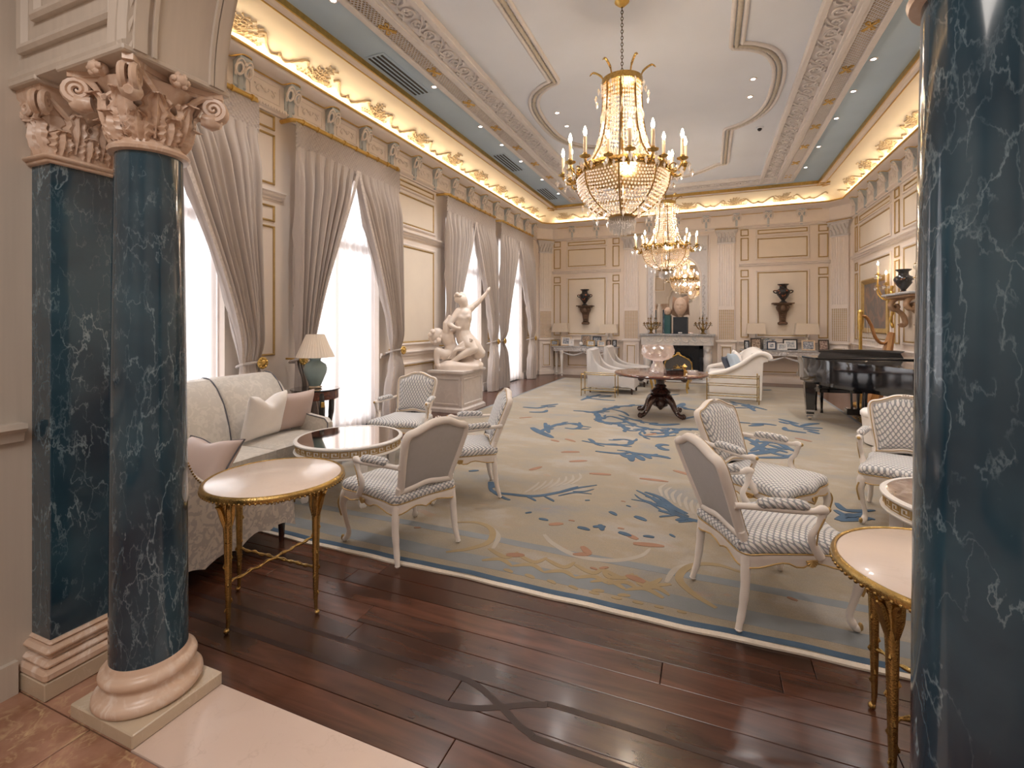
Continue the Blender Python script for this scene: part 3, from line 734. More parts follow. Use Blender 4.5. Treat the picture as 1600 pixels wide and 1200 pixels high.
mb = MB(); mb.cbox(CX-2.62, CX+2.62, 12.5, 12.58, 4.815, 4.905, .008); mb.cbox(CX-2.62, CX+2.62, 12.05, 12.12, 4.815, 4.905, .008); mb.cbox(CX-1.9, CX+1.9, 12.1, 12.52, 4.85, 4.905, .008)
band = mb.build('ceiling_band', M['plaster'], ceiling, .4)
for k in range(9): mk('scroll_relief', scr, M['plaster'], band, loc=(CX-1.68+.42*k, 12.31, 0), rz=PI/2)
# beaded moulding of the centre field
half = [(1.13, 4.35), (1.13, 6.3), (1.30, 6.38), (1.52, 6.6), (1.66, 7.0), (1.70, 7.6), (1.66, 8.2), (1.52, 8.6), (1.30, 8.85), (1.13, 8.95), (1.13, 10.85), (1.0, 10.87), (.85, 11.05), (.55, 11.35), (.25, 11.5), (0, 11.55)]
pts = []
def dense(P, n):
    out = []
    for a, b in zip(P, P[1:]):
        L_ = math.dist(a, b); m_ = max(1, int(L_/n))
        for i in range(m_): out.append((lerp(a[0], b[0], i/m_), lerp(a[1], b[1], i/m_)))
    return out+[P[-1]]
arcp = [half[0], half[1]]+[tuple(p)[:2] for p in catmull([(x, y, 0) for x, y in half[1:10]], 8)][1:]+[half[10], half[11]]+[tuple(p)[:2] for p in catmull([(x, y, 0) for x, y in half[11:]], 8)][1:]
full = [(CX+x, y) for x, y in arcp]+[(CX-x, y) for x, y in reversed(arcp[:-1])]
full = [(x, 15.9-y) for x, y in full][0:0]+full
front = [(CX-1.13, 4.35), (CX-1.0, 4.33), (CX-.85, 4.15), (CX-.4, 3.75), (CX, 3.65), (CX+.4, 3.75), (CX+.85, 4.15), (CX+1.0, 4.33), (CX+1.13, 4.35)]
full = full+front[1:-1]
D = dense(full+[full[0]], .03)[:-1]
mb = MB(); mb.tube([(x, y, 4.89) for x, y in D], [.032 if k % 2 else .022 for k in range(len(D))], 6, True)
bm_ = mb.build('bead_moulding', plain('beaded_plaster', (.46, .42, .36), .6, var=.15, scale=20), ceiling, 1.2)
for off in (-.062, .062):
    V = [Vector((x, y, 0)) for x, y in D]; n = len(V); Q = []
    for i in range(0, n, 2):
        t = (V[(i+2) % n]-V[i-2]).normalized(); Q.append(V[i]+Vector((-t.y, t.x, 0))*off)
    mb = MB(); mb.tube([(p.x, p.y, 4.895) for p in Q], .028, 6, True); mb.build('edge_moulding', M['plaster'], ceiling, 1.2)
# ---- windows, sheers, drapes
for i, (yc, hw) in enumerate(WINDOWS):
    mb = MB(FL); a, b = yc-.82, yc+.82
    for (u0, u1, z0, z1) in ((a, a+.07, 0, 3.72), (b-.07, b, 0, 3.72), (yc-.04, yc+.04, 0, 3.72), (a, b, 3.65, 3.72), (a, b, 2.68, 2.80), (a, b, 0, .12)):
        mb.cbox(u0, u1, -.2, -.12, z0, z1, .008)
    win = structure('window_%d' % (i+1), mb, M['trim'], smooth=.4)
    for (u0, u1) in ((a+.07, yc-.04), (yc+.04, b-.07)):
        for (z0, z1) in ((.12, 2.68), (2.8, 3.65)):
            g = MB(FL); g.box(u0, u1, -.165, -.16, z0, z1); g.build('pane', M['pane'], win, 0)
WN = ['nearest the green columns', 'behind the blue vase lamp', 'behind the marble statue', 'nearest the far wall']
def drape_mesh(yo, yc, d, z_top=3.76, z_tie=1.13):
    """d = direction from the outer edge to the middle; returns (x,y,z) of cloth at u across, v down"""
    W = abs(yc-yo)
    def width(z):
        if z > z_tie: t = (z_top-z)/(z_top-z_tie); return lerp(W, .20, math.sin(min(1, t)*PI/2)**1.28*.55+.45*t**1.15)
        t = (z_tie-z)/z_tie; return lerp(.20, .36, smooth01(t*1.3))
    nf = 7
    def fn(u, v):
        z = z_top*(1-v); wd = width(z)
        pinch = math.exp(-((z-z_tie)/.16)**2)
        A = (.086*(1-.72*pinch))*min(1, .2+.8*smooth01((z_top-z)/.5))
        ph = 2*PI*nf*u+.9*math.sin(3*z+yo)*.35
        x = XL+.20+A*(2*abs(math.sin(ph/2))**.65-1.1)+.4*A*(abs(math.sin(ph*1.15+1))**.7-.5)+.02*(1-pinch)
        fall = .03*math.sin(ph*.5+z)
        return (x+.05*(1-abs(2*u-1)) , yo+d*(wd*u+.012*math.cos(ph)), max(.012, z+fall*0))
    return fn, width
for i, (yc, hw) in enumerate(WINDOWS):
    # rod with bamboo joints, returned to the wall at its ends
    mb = MB(); P = [(XL, yc-hw-.02, 4.085), (XL+.17, yc-hw-.02, 4.085), (XL+.235, yc-hw+.05, 4.085), (XL+.235, yc+hw-.05, 4.085), (XL+.17, yc+hw+.02, 4.085), (XL, yc+hw+.02, 4.085)]
    mb.tube(P[:2]+[tuple(p) for p in catmull(P[1:3], 4)]+P[2:4]+P[4:], .027, 8)
    rod = mb.build('curtain_rod', M['gold'], None, .8); tag(rod, 'gilt curtain rod with bamboo joints over the window '+WN[i], 'curtain rod', 'gilt curtain rods')
    jn = MB(); jn.lathe([(.026,-.014),(.036,-.01),(.036,.01),(.026,.014)], 10); jn = jn.mesh('rod_joint', .8)
    for k in range(9): mk('rod_joint', jn, M['gold'], rod, loc=(XL+.235, yc-hw+.1+(2*hw-.2)*k/8, 4.085), rz=(PI/2, 0, 0))
    # sheer
    mb = MB(); rr = random.Random(i)
    mb.grid(lambda u, v: (XL-.06+.032*math.sin(2*PI*15*u+.8*math.sin(5*u))+.01*math.sin(2*PI*37*u), yc-.815+1.63*u, .02+3.69*v), 260, 2)
    sh = mb.build('sheer_curtain', M['sheer'], None, 1.5); tag(sh, 'white translucent sheer curtain hanging in the window '+WN[i], 'curtain', 'sheer curtains')
    for sd, d in ((-1, 1), (1, -1)):
        yo = yc+sd*hw; fn, width = drape_mesh(yo, yc, d)
        side = ('left' if sd < 0 else 'right')
        t = thing('drape', '%s taupe drape tied back at the window %s' % (side, WN[i]), 'drape', group='taupe tied-back drapes')
        mb = MB(); mb.grid(fn, 170, 46); mb.build('cloth', M['drape'], t, 1.5)
        # smocked heading
        mb = MB(); NU = 96
        def head(u, v):
            y_ = yo+d*abs(yc-yo)*u; z_ = 3.72+.36*v
            a = y_*PI/.055; b_ = z_*PI/.055
            dd = .02*(abs(math.sin(a+b_)*math.sin(a-b_)))**.6
            return (XL+.215+dd, y_, z_)
        mb.grid(head, 110, 36); mb.build('smocked_heading', M['drape'], t, 1.5)
        # braid along the leading edge
        mb = MB(); 
        def br(u, v):
            p = fn(1-.0, v); wd = .055; y_ = p[1]+d*(-wd+wd*u); 
            return (XL+.29+.02*(1-abs(2*u-1))*.2-.06*math.exp(-((p[2]-1.13)/.2)**2), y_, p[2])
        mb.grid(br, 3, 60); mb.build('braid_trim', M['braid'], t, 1.5)
        # tie and rosette
        mb = MB(); yt = yo+d*.10
        mb.tube([(XL+.175+.115*math.cos(a), yt+.108*math.sin(a), 1.13+.03*math.cos(a)) for a in [2*PI*k/24 for k in range(24)]], .016, 8, True); mb.build('tieback', M['drape'], t, 1.2)
        mb = MB(Matrix.Translation((XL+.30, yo+d*.03, 1.15)) @ Matrix.Rotation(PI/2, 4, 'Y'))
        mb.lathe([(.012,-.27),(.012,-.01),(.05,0),(.068,.012),(.062,.024),(.04,.02),(.03,.032),(0,.04)], 20)
        for k in range(10):
            a = 2*PI*k/10; mb.ball((.05*math.cos(a), .05*math.sin(a), .02), (.017, .017, .012), 6, 4)
        mb.build('rosette_holdback', M['gold'], t, .8)
# ---- pilasters with grilles on the far wall
def pilaster(F, u, parent_label, width=.5):
    t = thing('fluted_pilaster', parent_label, 'pilaster', group='fluted pilasters')
    t['kind'] = 'structure'
    h = width/2
    mb = MB(F); mb.cbox(u-h+.04, u+h-.04, 0, .06, 1.1, 3.76, .006)
    n = 7
    for k in range(n):
        c = u-h+.075+(width-.15)*k/(n-1); mb.tube([(c, .055, 2.05), (c, .055, 3.72)], .019, 8)
    mb.build('shaft', M['trim'], t, .6)
    mb = MB(F); mb.cbox(u-h-.03, u+h+.03, 0, .11, 4.08, 4.13, .008)
    mb.loft([[(u-a, 0, z), (u+a, 0, z), (u+a, b, z), (u-a, b, z)] for z, a, b in ((3.74,h-.03,.075),(3.77,h-.02,.085),(3.79,h-.04,.07),(3.95,h-.03,.075),(4.08,h+.02,.1))])
    for k in range(5):
        c = u-h+.06+(width-.12)*k/4
        for z0, z1 in ((3.79, 3.92), (3.88, 4.03)):
            cc = c+(.0 if z0 < 3.85 else (width-.12)/8)
            if cc > u+h-.03: continue
            mb.tube([(cc, .07, z0), (cc, .085, (z0+z1)/2), (cc, .125, z1)], [.035, .03, .018], 6)
    for sg in (-1, 1):
        mb.tube([(u+sg*(h-.02)+.038*(1-k/26)*math.cos(.55*k), .12, 4.04+.038*(1-k/26)*math.sin(.55*k)) for k in range(20)], .011, 5)
    mb.build('capital', M['plaster'], t, .8)
    mb = MB(F); mb.cbox(u-h-.04, u+h+.04, .0, .125, 4.128, 4.142, .004); mb.build('gilt_abacus_line', M['gold'], t, .5)
    mb = MB(F); mb.cbox(u-h, u+h, 0, .12, 0, .14, .01); mb.cbox(u-h+.02, u+h-.02, 0, .1, .14, 1.06, .006); mb.cbox(u-h-.02, u+h+.02, 0, .135, 1.06, 1.11, .01); mb.frame(u-h+.1, u+h-.1, .25, .98, [(a, b+.1) for a, b in CP]); mb.build('pedestal', M['trim'], t, .5)
    g = MB(F); g.frame(u-h+.13, u+h-.13, .28, .95, [(a, b+.108) for a, b in GP]); g.build('gilt_fillet', M['gold_matte'], t, .5)
    g = MB(F); a, b = u-h+.06, u+h-.06
    for k in range(9): c = lerp(a, b, k/8); g.cbox(c-.007, c+.007, .06, .075, 1.14, 1.95, .002)
    for k in range(20): z = lerp(1.14, 1.95, k/19); g.cbox(a, b, .06, .078, z-.007, z+.007, .002)
    gr = g.build('grille', M['trim'], t, .3); g = MB(F); g.box(a, b, .0605, .064, 1.14, 1.95); g.build('grille_backing', M['gold_matte'], gr, 0)
    return t
pilaster(FCL, 0, 'fluted cream pilaster with grille beside the far left drape'); pilaster(FB, -1.27, 'fluted cream pilaster left of the fireplace mirror')
pilaster(FB, 1.27, 'fluted cream pilaster right of the fireplace mirror'); pilaster(FCR, 0, 'fluted cream pilaster in the far right corner by the harp')
# ---- ceiling vents, downlights
vm = MB(); vm.cbox(-.15, .15, -.55, .55, 4.892, 4.9, .003); vm = vm.mesh('vent_plate', .3)
vs = MB(); vs.cbox(-.016, .016, -.52, .52, 4.886, 4.8925, .002); vs = vs.mesh('vent_slot', .3)
for k, (x, y) in enumerate(((-3.82, 5.38), (-3.82, 9.15), (-3.82, 11.75))):
    t = thing('ceiling_vent', ['long black slot vent in the ceiling closest to the left column', 'black slot vent in the middle of the left ceiling strip', 'black slot vent in the ceiling above the far left drapes'][k], 'vent', (x, y, 0), 0, 'slot vents in the left ceiling strip')
    mk('vent_plate', vm, M['ceiling_blue'], t)
    for j in range(4): mk('vent_slot', vs, M['black'], t, loc=(-.095+.063*j, 0, 0))
dr = MB(); dr.lathe([(.028,4.9),(.045,4.9),(.047,4.893),(.04,4.889),(.03,4.891),(.028,4.897)], 16); dr = dr.mesh('trim_ring', .8)
dl = MB(); dl.lathe([(.0,4.8945),(.029,4.8945),(.029,4.8965),(0,4.8965)], 14); dl = dl.mesh('lens', .8)
DL = [(CX+s*2.73, y) for s in (-1, 1) for y in (2.4, 3.85, 5.8, 7.27, 8.17, 9.15, 10.5, 11.8)]+[(CX+s*1.38, y) for s in (-1, 1) for y in (7.25, 7.8)]+[(CX-1.0, 12.78), (CX+1.0, 12.78)]
ORD = ['first', 'second', 'third', 'fourth', 'fifth', 'sixth', 'seventh', 'eighth']
def dl_label(x, y):
    sd = 'left' if x < CX else 'right'
    if y > 12.5: return 'recessed downlight near the far cove, %s of the fireplace axis' % sd
    if abs(x-CX) < 2: return '%s of two recessed downlights inside the %s bulge of the beaded moulding' % ('nearer' if y < 7.5 else 'farther', sd)
    return '%s recessed downlight from the columns in the outer %s ceiling strip' % (ORD[(2.4, 3.85, 5.8, 7.27, 8.17, 9.15, 10.5, 11.8).index(y)], sd)
for (x, y) in DL:
    t = thing('downlight', dl_label(x, y), 'downlight', (x, y, 0), 0, 'recessed downlights')
    mk('trim_ring', dr, M['trim'], t); mk('lens', dl, M['downlight'], t)
    l = bpy.data.lights.new('downlight_beam', 'SPOT'); l.energy = 88; l.spot_size = 2.1; l.spot_blend = .9; l.shadow_soft_size = .05; l.color = (1, .97, .95)
    o = bpy.data.objects.new('downlight_beam', l); COL.objects.link(o); o.parent = t; o.location = (0, 0, 4.87)
t = thing('ceiling_camera', 'tiny dark camera dome on the ceiling beside the beaded moulding', 'camera', (.8, 9.1, 0)); 
mb = MB(); mb.lathe([(.06,4.9),(.06,4.885),(.045,4.88)], 14); mb.build('mount', M['ceiling_field'], t); mb = MB(); mb.ball((0,0,4.872), .035, 12, 8); mb.build('dome', M['black'], t)
# ---- carpet
mb = MB(); mb.cbox(CARX0, CARX1, CARY0+.035, CARY1, .0005, .012, .004); carpet = mb.build('carpet', M['carpet'], None, .3); tag(carpet, 'huge beige Aubusson style carpet with blue scrolls covering the floor', 'carpet')
def wave_strip(name, y0, y1, z1, m, seed, amp=.006):
    rr = random.Random(seed); ph = [rr.uniform(0, 6) for _ in range(4)]
    wv = lambda x: amp*(math.sin(3.1*x+ph[0])+.7*math.sin(7.3*x+ph[1])+.4*math.sin(17*x+ph[2]))
    mb = MB(); mb.loft([[(x, y0+wv(x), .0012), (x, y0+wv(x), z1), (x, y1+wv(x), z1), (x, y1+wv(x), .0012)] for x in [lerp(CARX0-.01, CARX1+.01, k/140) for k in range(141)]]); return mb.build(name, m, carpet, .5)
wave_strip('fringe', CARY0, CARY0+.04, .0115, M['fringe'], 2); wave_strip('blue_edge', CARY0+.038, CARY0+.085, .0135, M['carpet_blue'], 2)
mb = MB()
for (a, b) in ((CARX0+.0, CARX0+.05), (CARX1-.05, CARX1)): mb.box(a, b, CARY0+.05, CARY1, .011, .0133)
mb.build('side_edge', M['carpet_grey'], carpet, 0)
wave_strip('border_line', CARY0+.16, CARY0+.30, .0126, M['carpet_grey'], 5, .004); wave_strip('border_line', CARY0+.52, CARY0+.60, .0126, M['carpet_grey'], 8, .004)
BLUE = [(0.05,[(-2.02,4.34),(-1.88,4.11),(-1.69,4.1),(-1.47,4.14),(-1.3,4.31),(-1.16,4.5),(-1.01,4.65)]),(0.035,[(-1.86,4.08),(-1.69,3.98),(-1.64,3.97)]),(0.03,[(-1.56,4.12),(-1.47,4.07),(-1.42,4.03)]),(0.03,[(-1.39,4.17),(-1.3,4.11),(-1.27,4.08)]),(0.03,[(-1.33,4.26),(-1.25,4.4),(-1.17,4.54)]),(0.025,[(-1.27,4.23),(-1.15,4.37),(-1.0,4.39)]),(0.02,[(-1.18,4.39),(-1.08,4.43),(-1.01,4.53)]),(0.09,[(-2.01,4.34),(-1.91,4.2)]),(0.05,[(-0.55,4.63),(-0.41,4.54),(-0.28,4.35),(-0.16,4.24)]),(0.05,[(-0.53,4.53),(-0.38,4.43),(-0.25,4.28),(-0.15,4.18)]),(0.05,[(-0.51,4.38),(-0.35,4.32),(-0.23,4.26)]),(0.05,[(-0.39,4.22),(-0.27,4.19),(-0.17,4.16)]),(0.05,[(-0.24,4.06),(-0.15,4.15)]),(0.09,[(-1.41,3.74),(-1.37,3.78)]),(0.09,[(-1.27,3.68),(-1.19,3.67)]),(0.09,[(-1.02,4.21),(-0.98,4.23)]),(0.09,[(-0.77,4.04),(-0.7,3.98)]),(0.09,[(-0.94,3.64),(-0.84,3.62)]),(0.09,[(-0.83,3.69),(-0.74,3.73)]),(0.09,[(-0.79,3.75),(-0.75,3.65)]),(0.09,[(-0.56,4.02),(-0.46,3.96)]),(0.09,[(-0.63,3.67),(-0.53,3.63)]),(0.09,[(-2.37,4.57),(-2.28,4.63)]),(0.12,[(-2.47,6.83),(-2.32,6.65),(-2.12,6.46),(-1.98,6.33)]),(0.08,[(-2.28,6.53),(-2.24,6.82),(-2.16,7.23),(-1.96,7.32)]),(0.07,[(-2.0,6.99),(-1.84,6.99),(-1.81,7.22),(-1.94,7.36),(-2.14,7.27)]),(0.08,[(-2.39,7.22),(-2.23,6.83),(-2.12,6.59)]),(0.04,[(-1.81,7.22),(-1.64,7.17)]),(0.06,[(-1.57,6.32),(-1.41,6.27),(-1.19,6.25),(-0.98,6.33),(-0.94,6.52),(-1.05,6.61),(-1.2,6.55)]),(0.06,[(-1.51,6.46),(-1.38,6.25)]),(0.06,[(-1.29,5.87),(-1.14,5.86),(-0.98,5.88),(-0.9,6.0),(-1.05,6.02)]),(0.09,[(-0.98,5.88),(-0.88,5.73)]),(0.09,[(-0.88,5.87),(-0.81,5.6)]),(0.09,[(-0.79,5.86),(-0.69,5.68)]),(0.09,[(-0.72,5.93),(-0.62,5.79)]),(0.09,[(-0.82,5.94),(-0.82,5.76)]),(0.09,[(-0.92,5.99),(-0.77,5.94),(-0.54,5.94),(-0.41,5.88)]),(0.09,[(-0.63,5.92),(-0.57,6.02)]),(0.09,[(-0.54,5.94),(-0.43,5.92)]),(0.09,[(-0.61,6.38),(-0.57,6.5),(-0.47,6.51)]),(0.09,[(-0.59,6.38),(-0.52,6.28),(-0.45,6.27)]),(0.1,[(-2.25,8.42),(-2.0,8.42),(-1.79,8.27),(-1.63,7.7),(-1.49,7.62),(-1.29,7.59),(-1.11,7.21),(-0.97,7.2)]),(0.1,[(-1.99,8.38),(-1.78,8.57),(-1.62,9.07),(-1.4,9.32),(-1.16,9.49)]),(0.06,[(-1.69,7.67),(-1.62,7.96),(-1.52,8.14),(-1.28,7.92),(-1.12,7.66),(-0.91,7.44),(-0.67,7.39),(-0.54,7.45)]),(0.06,[(-0.92,7.08),(-0.85,6.92),(-0.66,6.93),(-0.55,7.04),(-0.57,7.36),(-0.7,7.41),(-0.85,7.39),(-0.92,7.08)]),(0.06,[(-1.42,8.32),(-1.18,8.05),(-0.96,7.88),(-0.74,7.81)]),(0.06,[(-1.65,8.84),(-1.4,8.62),(-1.25,8.3)]),(0.05,[(-1.41,7.54),(-1.17,7.56),(-0.98,7.53)]),(0.12,[(-0.86,7.76),(-0.65,7.77),(-0.42,7.94)]),(0.14,[(-0.58,9.5),(-0.48,9.77),(-0.46,10.03)]),(0.09,[(-3.22,8.42),(-2.94,8.42),(-2.83,8.69)]),(0.09,[(-2.94,7.99),(-2.71,8.09),(-2.71,8.3)]),(0.09,[(-2.94,8.65),(-2.71,8.98)]),(0.09,[(-2.8,8.59),(-2.69,8.75)]),(0.09,[(-2.41,9.62),(-2.3,10.24),(-2.09,10.48)]),(0.09,[(-2.36,9.92),(-2.0,9.84),(-1.76,9.83)]),(0.09,[(-2.15,10.15),(-1.94,10.38)]),(0.09,[(-0.81,11.0),(-0.6,11.24)]),(0.09,[(0.62,10.35),(0.81,10.07),(0.98,9.81)]),(0.09,[(0.62,8.37),(0.82,8.45),(0.97,8.39)]),(0.09,[(0.58,8.2),(0.79,8.36)]),(0.09,[(1.32,8.5),(1.49,8.73),(1.61,8.81)]),(0.09,[(1.31,8.27),(1.5,8.21)]),(0.09,[(1.35,8.15),(1.46,7.99)]),(0.09,[(1.19,12.65),(1.37,12.79)]),(0.1,[(0.59,7.14),(0.72,7.17),(0.86,7.14),(0.92,6.95),(0.99,6.78)]),(0.08,[(0.54,6.31),(0.68,6.37),(0.84,6.45),(0.97,6.67)]),(0.08,[(0.69,6.65),(0.79,6.55),(0.89,6.53)]),(0.08,[(0.66,6.79),(0.79,6.8),(0.89,6.69)]),(0.08,[(0.73,7.03),(0.83,6.91),(0.91,6.84)]),(0.06,[(0.95,4.56),(1.09,4.72),(1.24,4.68)]),(0.06,[(1.04,4.98),(1.08,4.82),(1.3,4.91)]),(0.06,[(0.99,4.79),(1.06,4.68),(1.21,4.82)]),(0.06,[(0.97,4.55),(1.11,4.63),(1.23,4.7)])]
RUST = [(0.06,[(-0.83,3.34),(-0.77,3.25),(-0.86,3.2)]),(0.06,[(-1.78,4.85),(-1.7,5.02)]),(0.06,[(-1.67,5.67),(-1.46,5.76)]),(0.06,[(-1.16,4.98),(-0.94,5.02)]),(0.06,[(-0.65,5.02),(-0.37,5.02)]),(0.06,[(-1.46,5.32),(-1.32,5.43)]),(0.06,[(-0.65,3.08),(-0.6,3.12)]),(0.06,[(-1.28,3.02),(-1.16,3.06)]),(0.06,[(-0.72,4.32),(-0.68,4.31)]),(0.06,[(-1.04,3.74),(-0.99,3.74)]),(0.06,[(-0.5,3.52),(-0.29,3.56)]),(0.06,[(-1.16,3.6),(-1.06,3.66)]),(0.06,[(-2.11,3.15),(-2.06,3.17)]),(0.06,[(-2.84,7.5),(-2.74,7.58)]),(0.06,[(-0.71,3.07),(-0.66,3.06)]),(0.06,[(-2.91,7.43),(-2.76,7.58)]),(0.06,[(-1.65,5.7),(-1.47,5.77)]),(0.06,[(-1.47,5.32),(-1.29,5.43)]),(0.06,[(-1.16,4.98),(-0.94,5.03)]),(0.06,[(-1.97,6.21),(-1.84,6.15)]),(0.06,[(-1.81,6.34),(-1.64,6.23)]),(0.06,[(-0.85,6.92),(-0.58,7.29)])]
GOLD = [(0.05,[(-1.68,2.9),(-1.55,3.01),(-1.47,3.16),(-1.54,3.35),(-1.7,3.42),(-1.88,3.35)]),(0.04,[(-1.43,3.06),(-1.27,2.99),(-1.22,3.09)]),(0.04,[(-1.21,3.06),(-1.07,3.0),(-1.01,3.09)]),(0.04,[(-1.01,3.07),(-0.87,3.01),(-0.82,3.1)]),(0.04,[(-0.81,3.07),(-0.68,3.01),(-0.63,3.1)]),(0.04,[(-0.62,3.08),(-0.5,3.02),(-0.44,3.1)]),(0.04,[(-0.44,3.08),(-0.33,3.02),(-0.27,3.11)]),(0.04,[(-1.4,2.89),(-1.29,2.95),(-1.18,2.89)]),(0.04,[(-1.18,2.9),(-1.07,2.96),(-0.97,2.9)]),(0.04,[(-0.97,2.9),(-0.86,2.96),(-0.77,2.91)]),(0.04,[(-0.77,2.91),(-0.66,2.97),(-0.57,2.92)]),(0.04,[(-0.57,2.92),(-0.47,2.98),(-0.39,2.93)]),(0.04,[(-0.39,2.93),(-0.29,2.99),(-0.21,2.93)]),(0.1,[(-1.22,2.84),(-1.15,2.82)]),(0.1,[(-1.07,2.83),(-1.0,2.81)]),(0.1,[(-0.92,2.82),(-0.86,2.8)]),(0.1,[(-0.78,2.81),(-0.72,2.79)]),(0.1,[(-0.65,2.79),(-0.59,2.78)]),(0.1,[(-0.52,2.78),(-0.46,2.77)]),(0.1,[(-0.4,2.77),(-0.34,2.76)]),(0.1,[(-0.28,2.76),(-0.23,2.75)]),(0.1,[(-0.16,2.75),(-0.11,2.74)])]
PALE = [(0.05,[(-1.14,3.42),(-1.03,3.3),(-0.82,3.19),(-0.59,3.22),(-0.43,3.35),(-0.38,3.49)]),(0.04,[(-1.4,3.07),(-1.45,3.27),(-1.6,3.42)]),(0.03,[(-1.59,4.19),(-1.56,4.38),(-1.56,4.53)]),(0.03,[(-1.53,4.25),(-1.5,4.45),(-1.51,4.59)]),(0.03,[(-1.48,4.32),(-1.45,4.51),(-1.46,4.66)]),(0.03,[(-1.42,4.38),(-1.39,4.58),(-1.41,4.73)]),(0.03,[(-1.37,4.45),(-1.33,4.65),(-1.36,4.8)]),(0.03,[(-1.31,4.52),(-1.27,4.72),(-1.31,4.87)]),(0.03,[(-1.25,4.58),(-1.21,4.8),(-1.26,4.95)])]

nst = 0
for nm, data, m, z in (('pale_tracery', PALE, M['carpet_pale'], .0128), ('gold_tracery', GOLD, M['carpet_gold'], .0131), ('rust_sprig', RUST, M['carpet_rust'], .0134), ('blue_scroll', BLUE, M['carpet_blue'], .0138)):
    for wd, pts in data:
        L_ = sum(math.dist(a, b) for a, b in zip(pts, pts[1:])); wd = min(wd, .45*L_)
        if len(pts) < 3: pts = [pts[0], (lerp(pts[0][0], pts[1][0], .5)+.003, lerp(pts[0][1], pts[1][1], .5)+.004), pts[1]]
        if max(p[0] for p in pts) < CX-.12:
            sides = (1, -1)
        else: sides = (1,)
        for s in sides:
            pp = [p if s > 0 else (2*CX-p[0], p[1]) for p in pts]
            pp = [(min(CARX1-.1, max(CARX0+.1, a)), max(CARY0+.14, b)) for a, b in pp]
            nst += 1
            mb = MB(); strip_poly(mb, pp, wd, .011, z+nst*2e-5, True, 6)
            if nm == 'blue_scroll' and L_ > .8 and wd > .055:
                Q = catmull([(a, b, 0) for a, b in pp], 8); acc = 0; side = 1; lv = 0
                for i in range(2, len(Q)-2):
                    acc += (Q[i]-Q[i-1]).length
                    if acc < .15: continue
                    acc = 0; side = -side; lv += 1; tt = (Q[i+1]-Q[i-1]).normalized(); nn = Vector((-tt.y, tt.x, 0))*side; ll = rng.uniform(.12, .22)
                    p0 = Q[i]; p1 = p0+tt*ll*.55+nn*ll*.35; p2 = p0+tt*ll+nn*ll*.45
                    strip_poly(mb, [(min(CARX1-.06, max(CARX0+.06, p.x)), max(CARY0+.12, p.y)) for p in (p0, p1, p2)], wd*.55+.008, .011, z+nst*2e-5+lv*1.5e-5, True, 5)
            mb.build(nm, m, carpet, .3)

# ================================================================== green marble columns
def acanthus(mb, a, r0, r1, z0, h, w, curl=.05, cx=0, cy=0, dirv=None):
    """carved leaf standing on a bell at angle a"""
    ca, sa = math.cos(a), math.sin(a)
    def fn(u, v):
        s = 2*u-1
        lob = (1+.16*math.sin(v*PI*9))*(1 if v < .75 else 1-.55*((v-.75)/.25)**1.5)
        wd = w*(.62+.5*math.sin(PI*min(1, v*1.05)))*lob*.5
        lat = s*wd
        c = max(0, v-.72)/.28
        rad = lerp(r0, r1, v)+.02*math.sin(PI*v)+curl*c**1.3+.010*math.cos(s*PI*3.5)*(1-.4*v)-.014*abs(s)
        z = z0+h*(v if v < .86 else .86+(v-.86)*.3-.9*(v-.86)**1.5*2)
        return (cx+ca*rad-sa*lat, cy+sa*rad+ca*lat, z+.01*abs(s)*0)
    mb.grid(fn, 14, 22)
def spiral(mb, c, ex, ez, r, turns=2.1, th=.016, n=34, ey=None):
    pts = []; rr = []
    for k in range(n):
        t = k/(n-1); a = -PI/2+turns*2*PI*t; q_ = r*(1-t)**.85
        pts.append(Vector(c)+ex*(q_*math.cos(a))+ez*(q_*math.sin(a))); rr.append(th*(1-.55*t))
    mb.tube(pts, rr, 6); return pts[0]
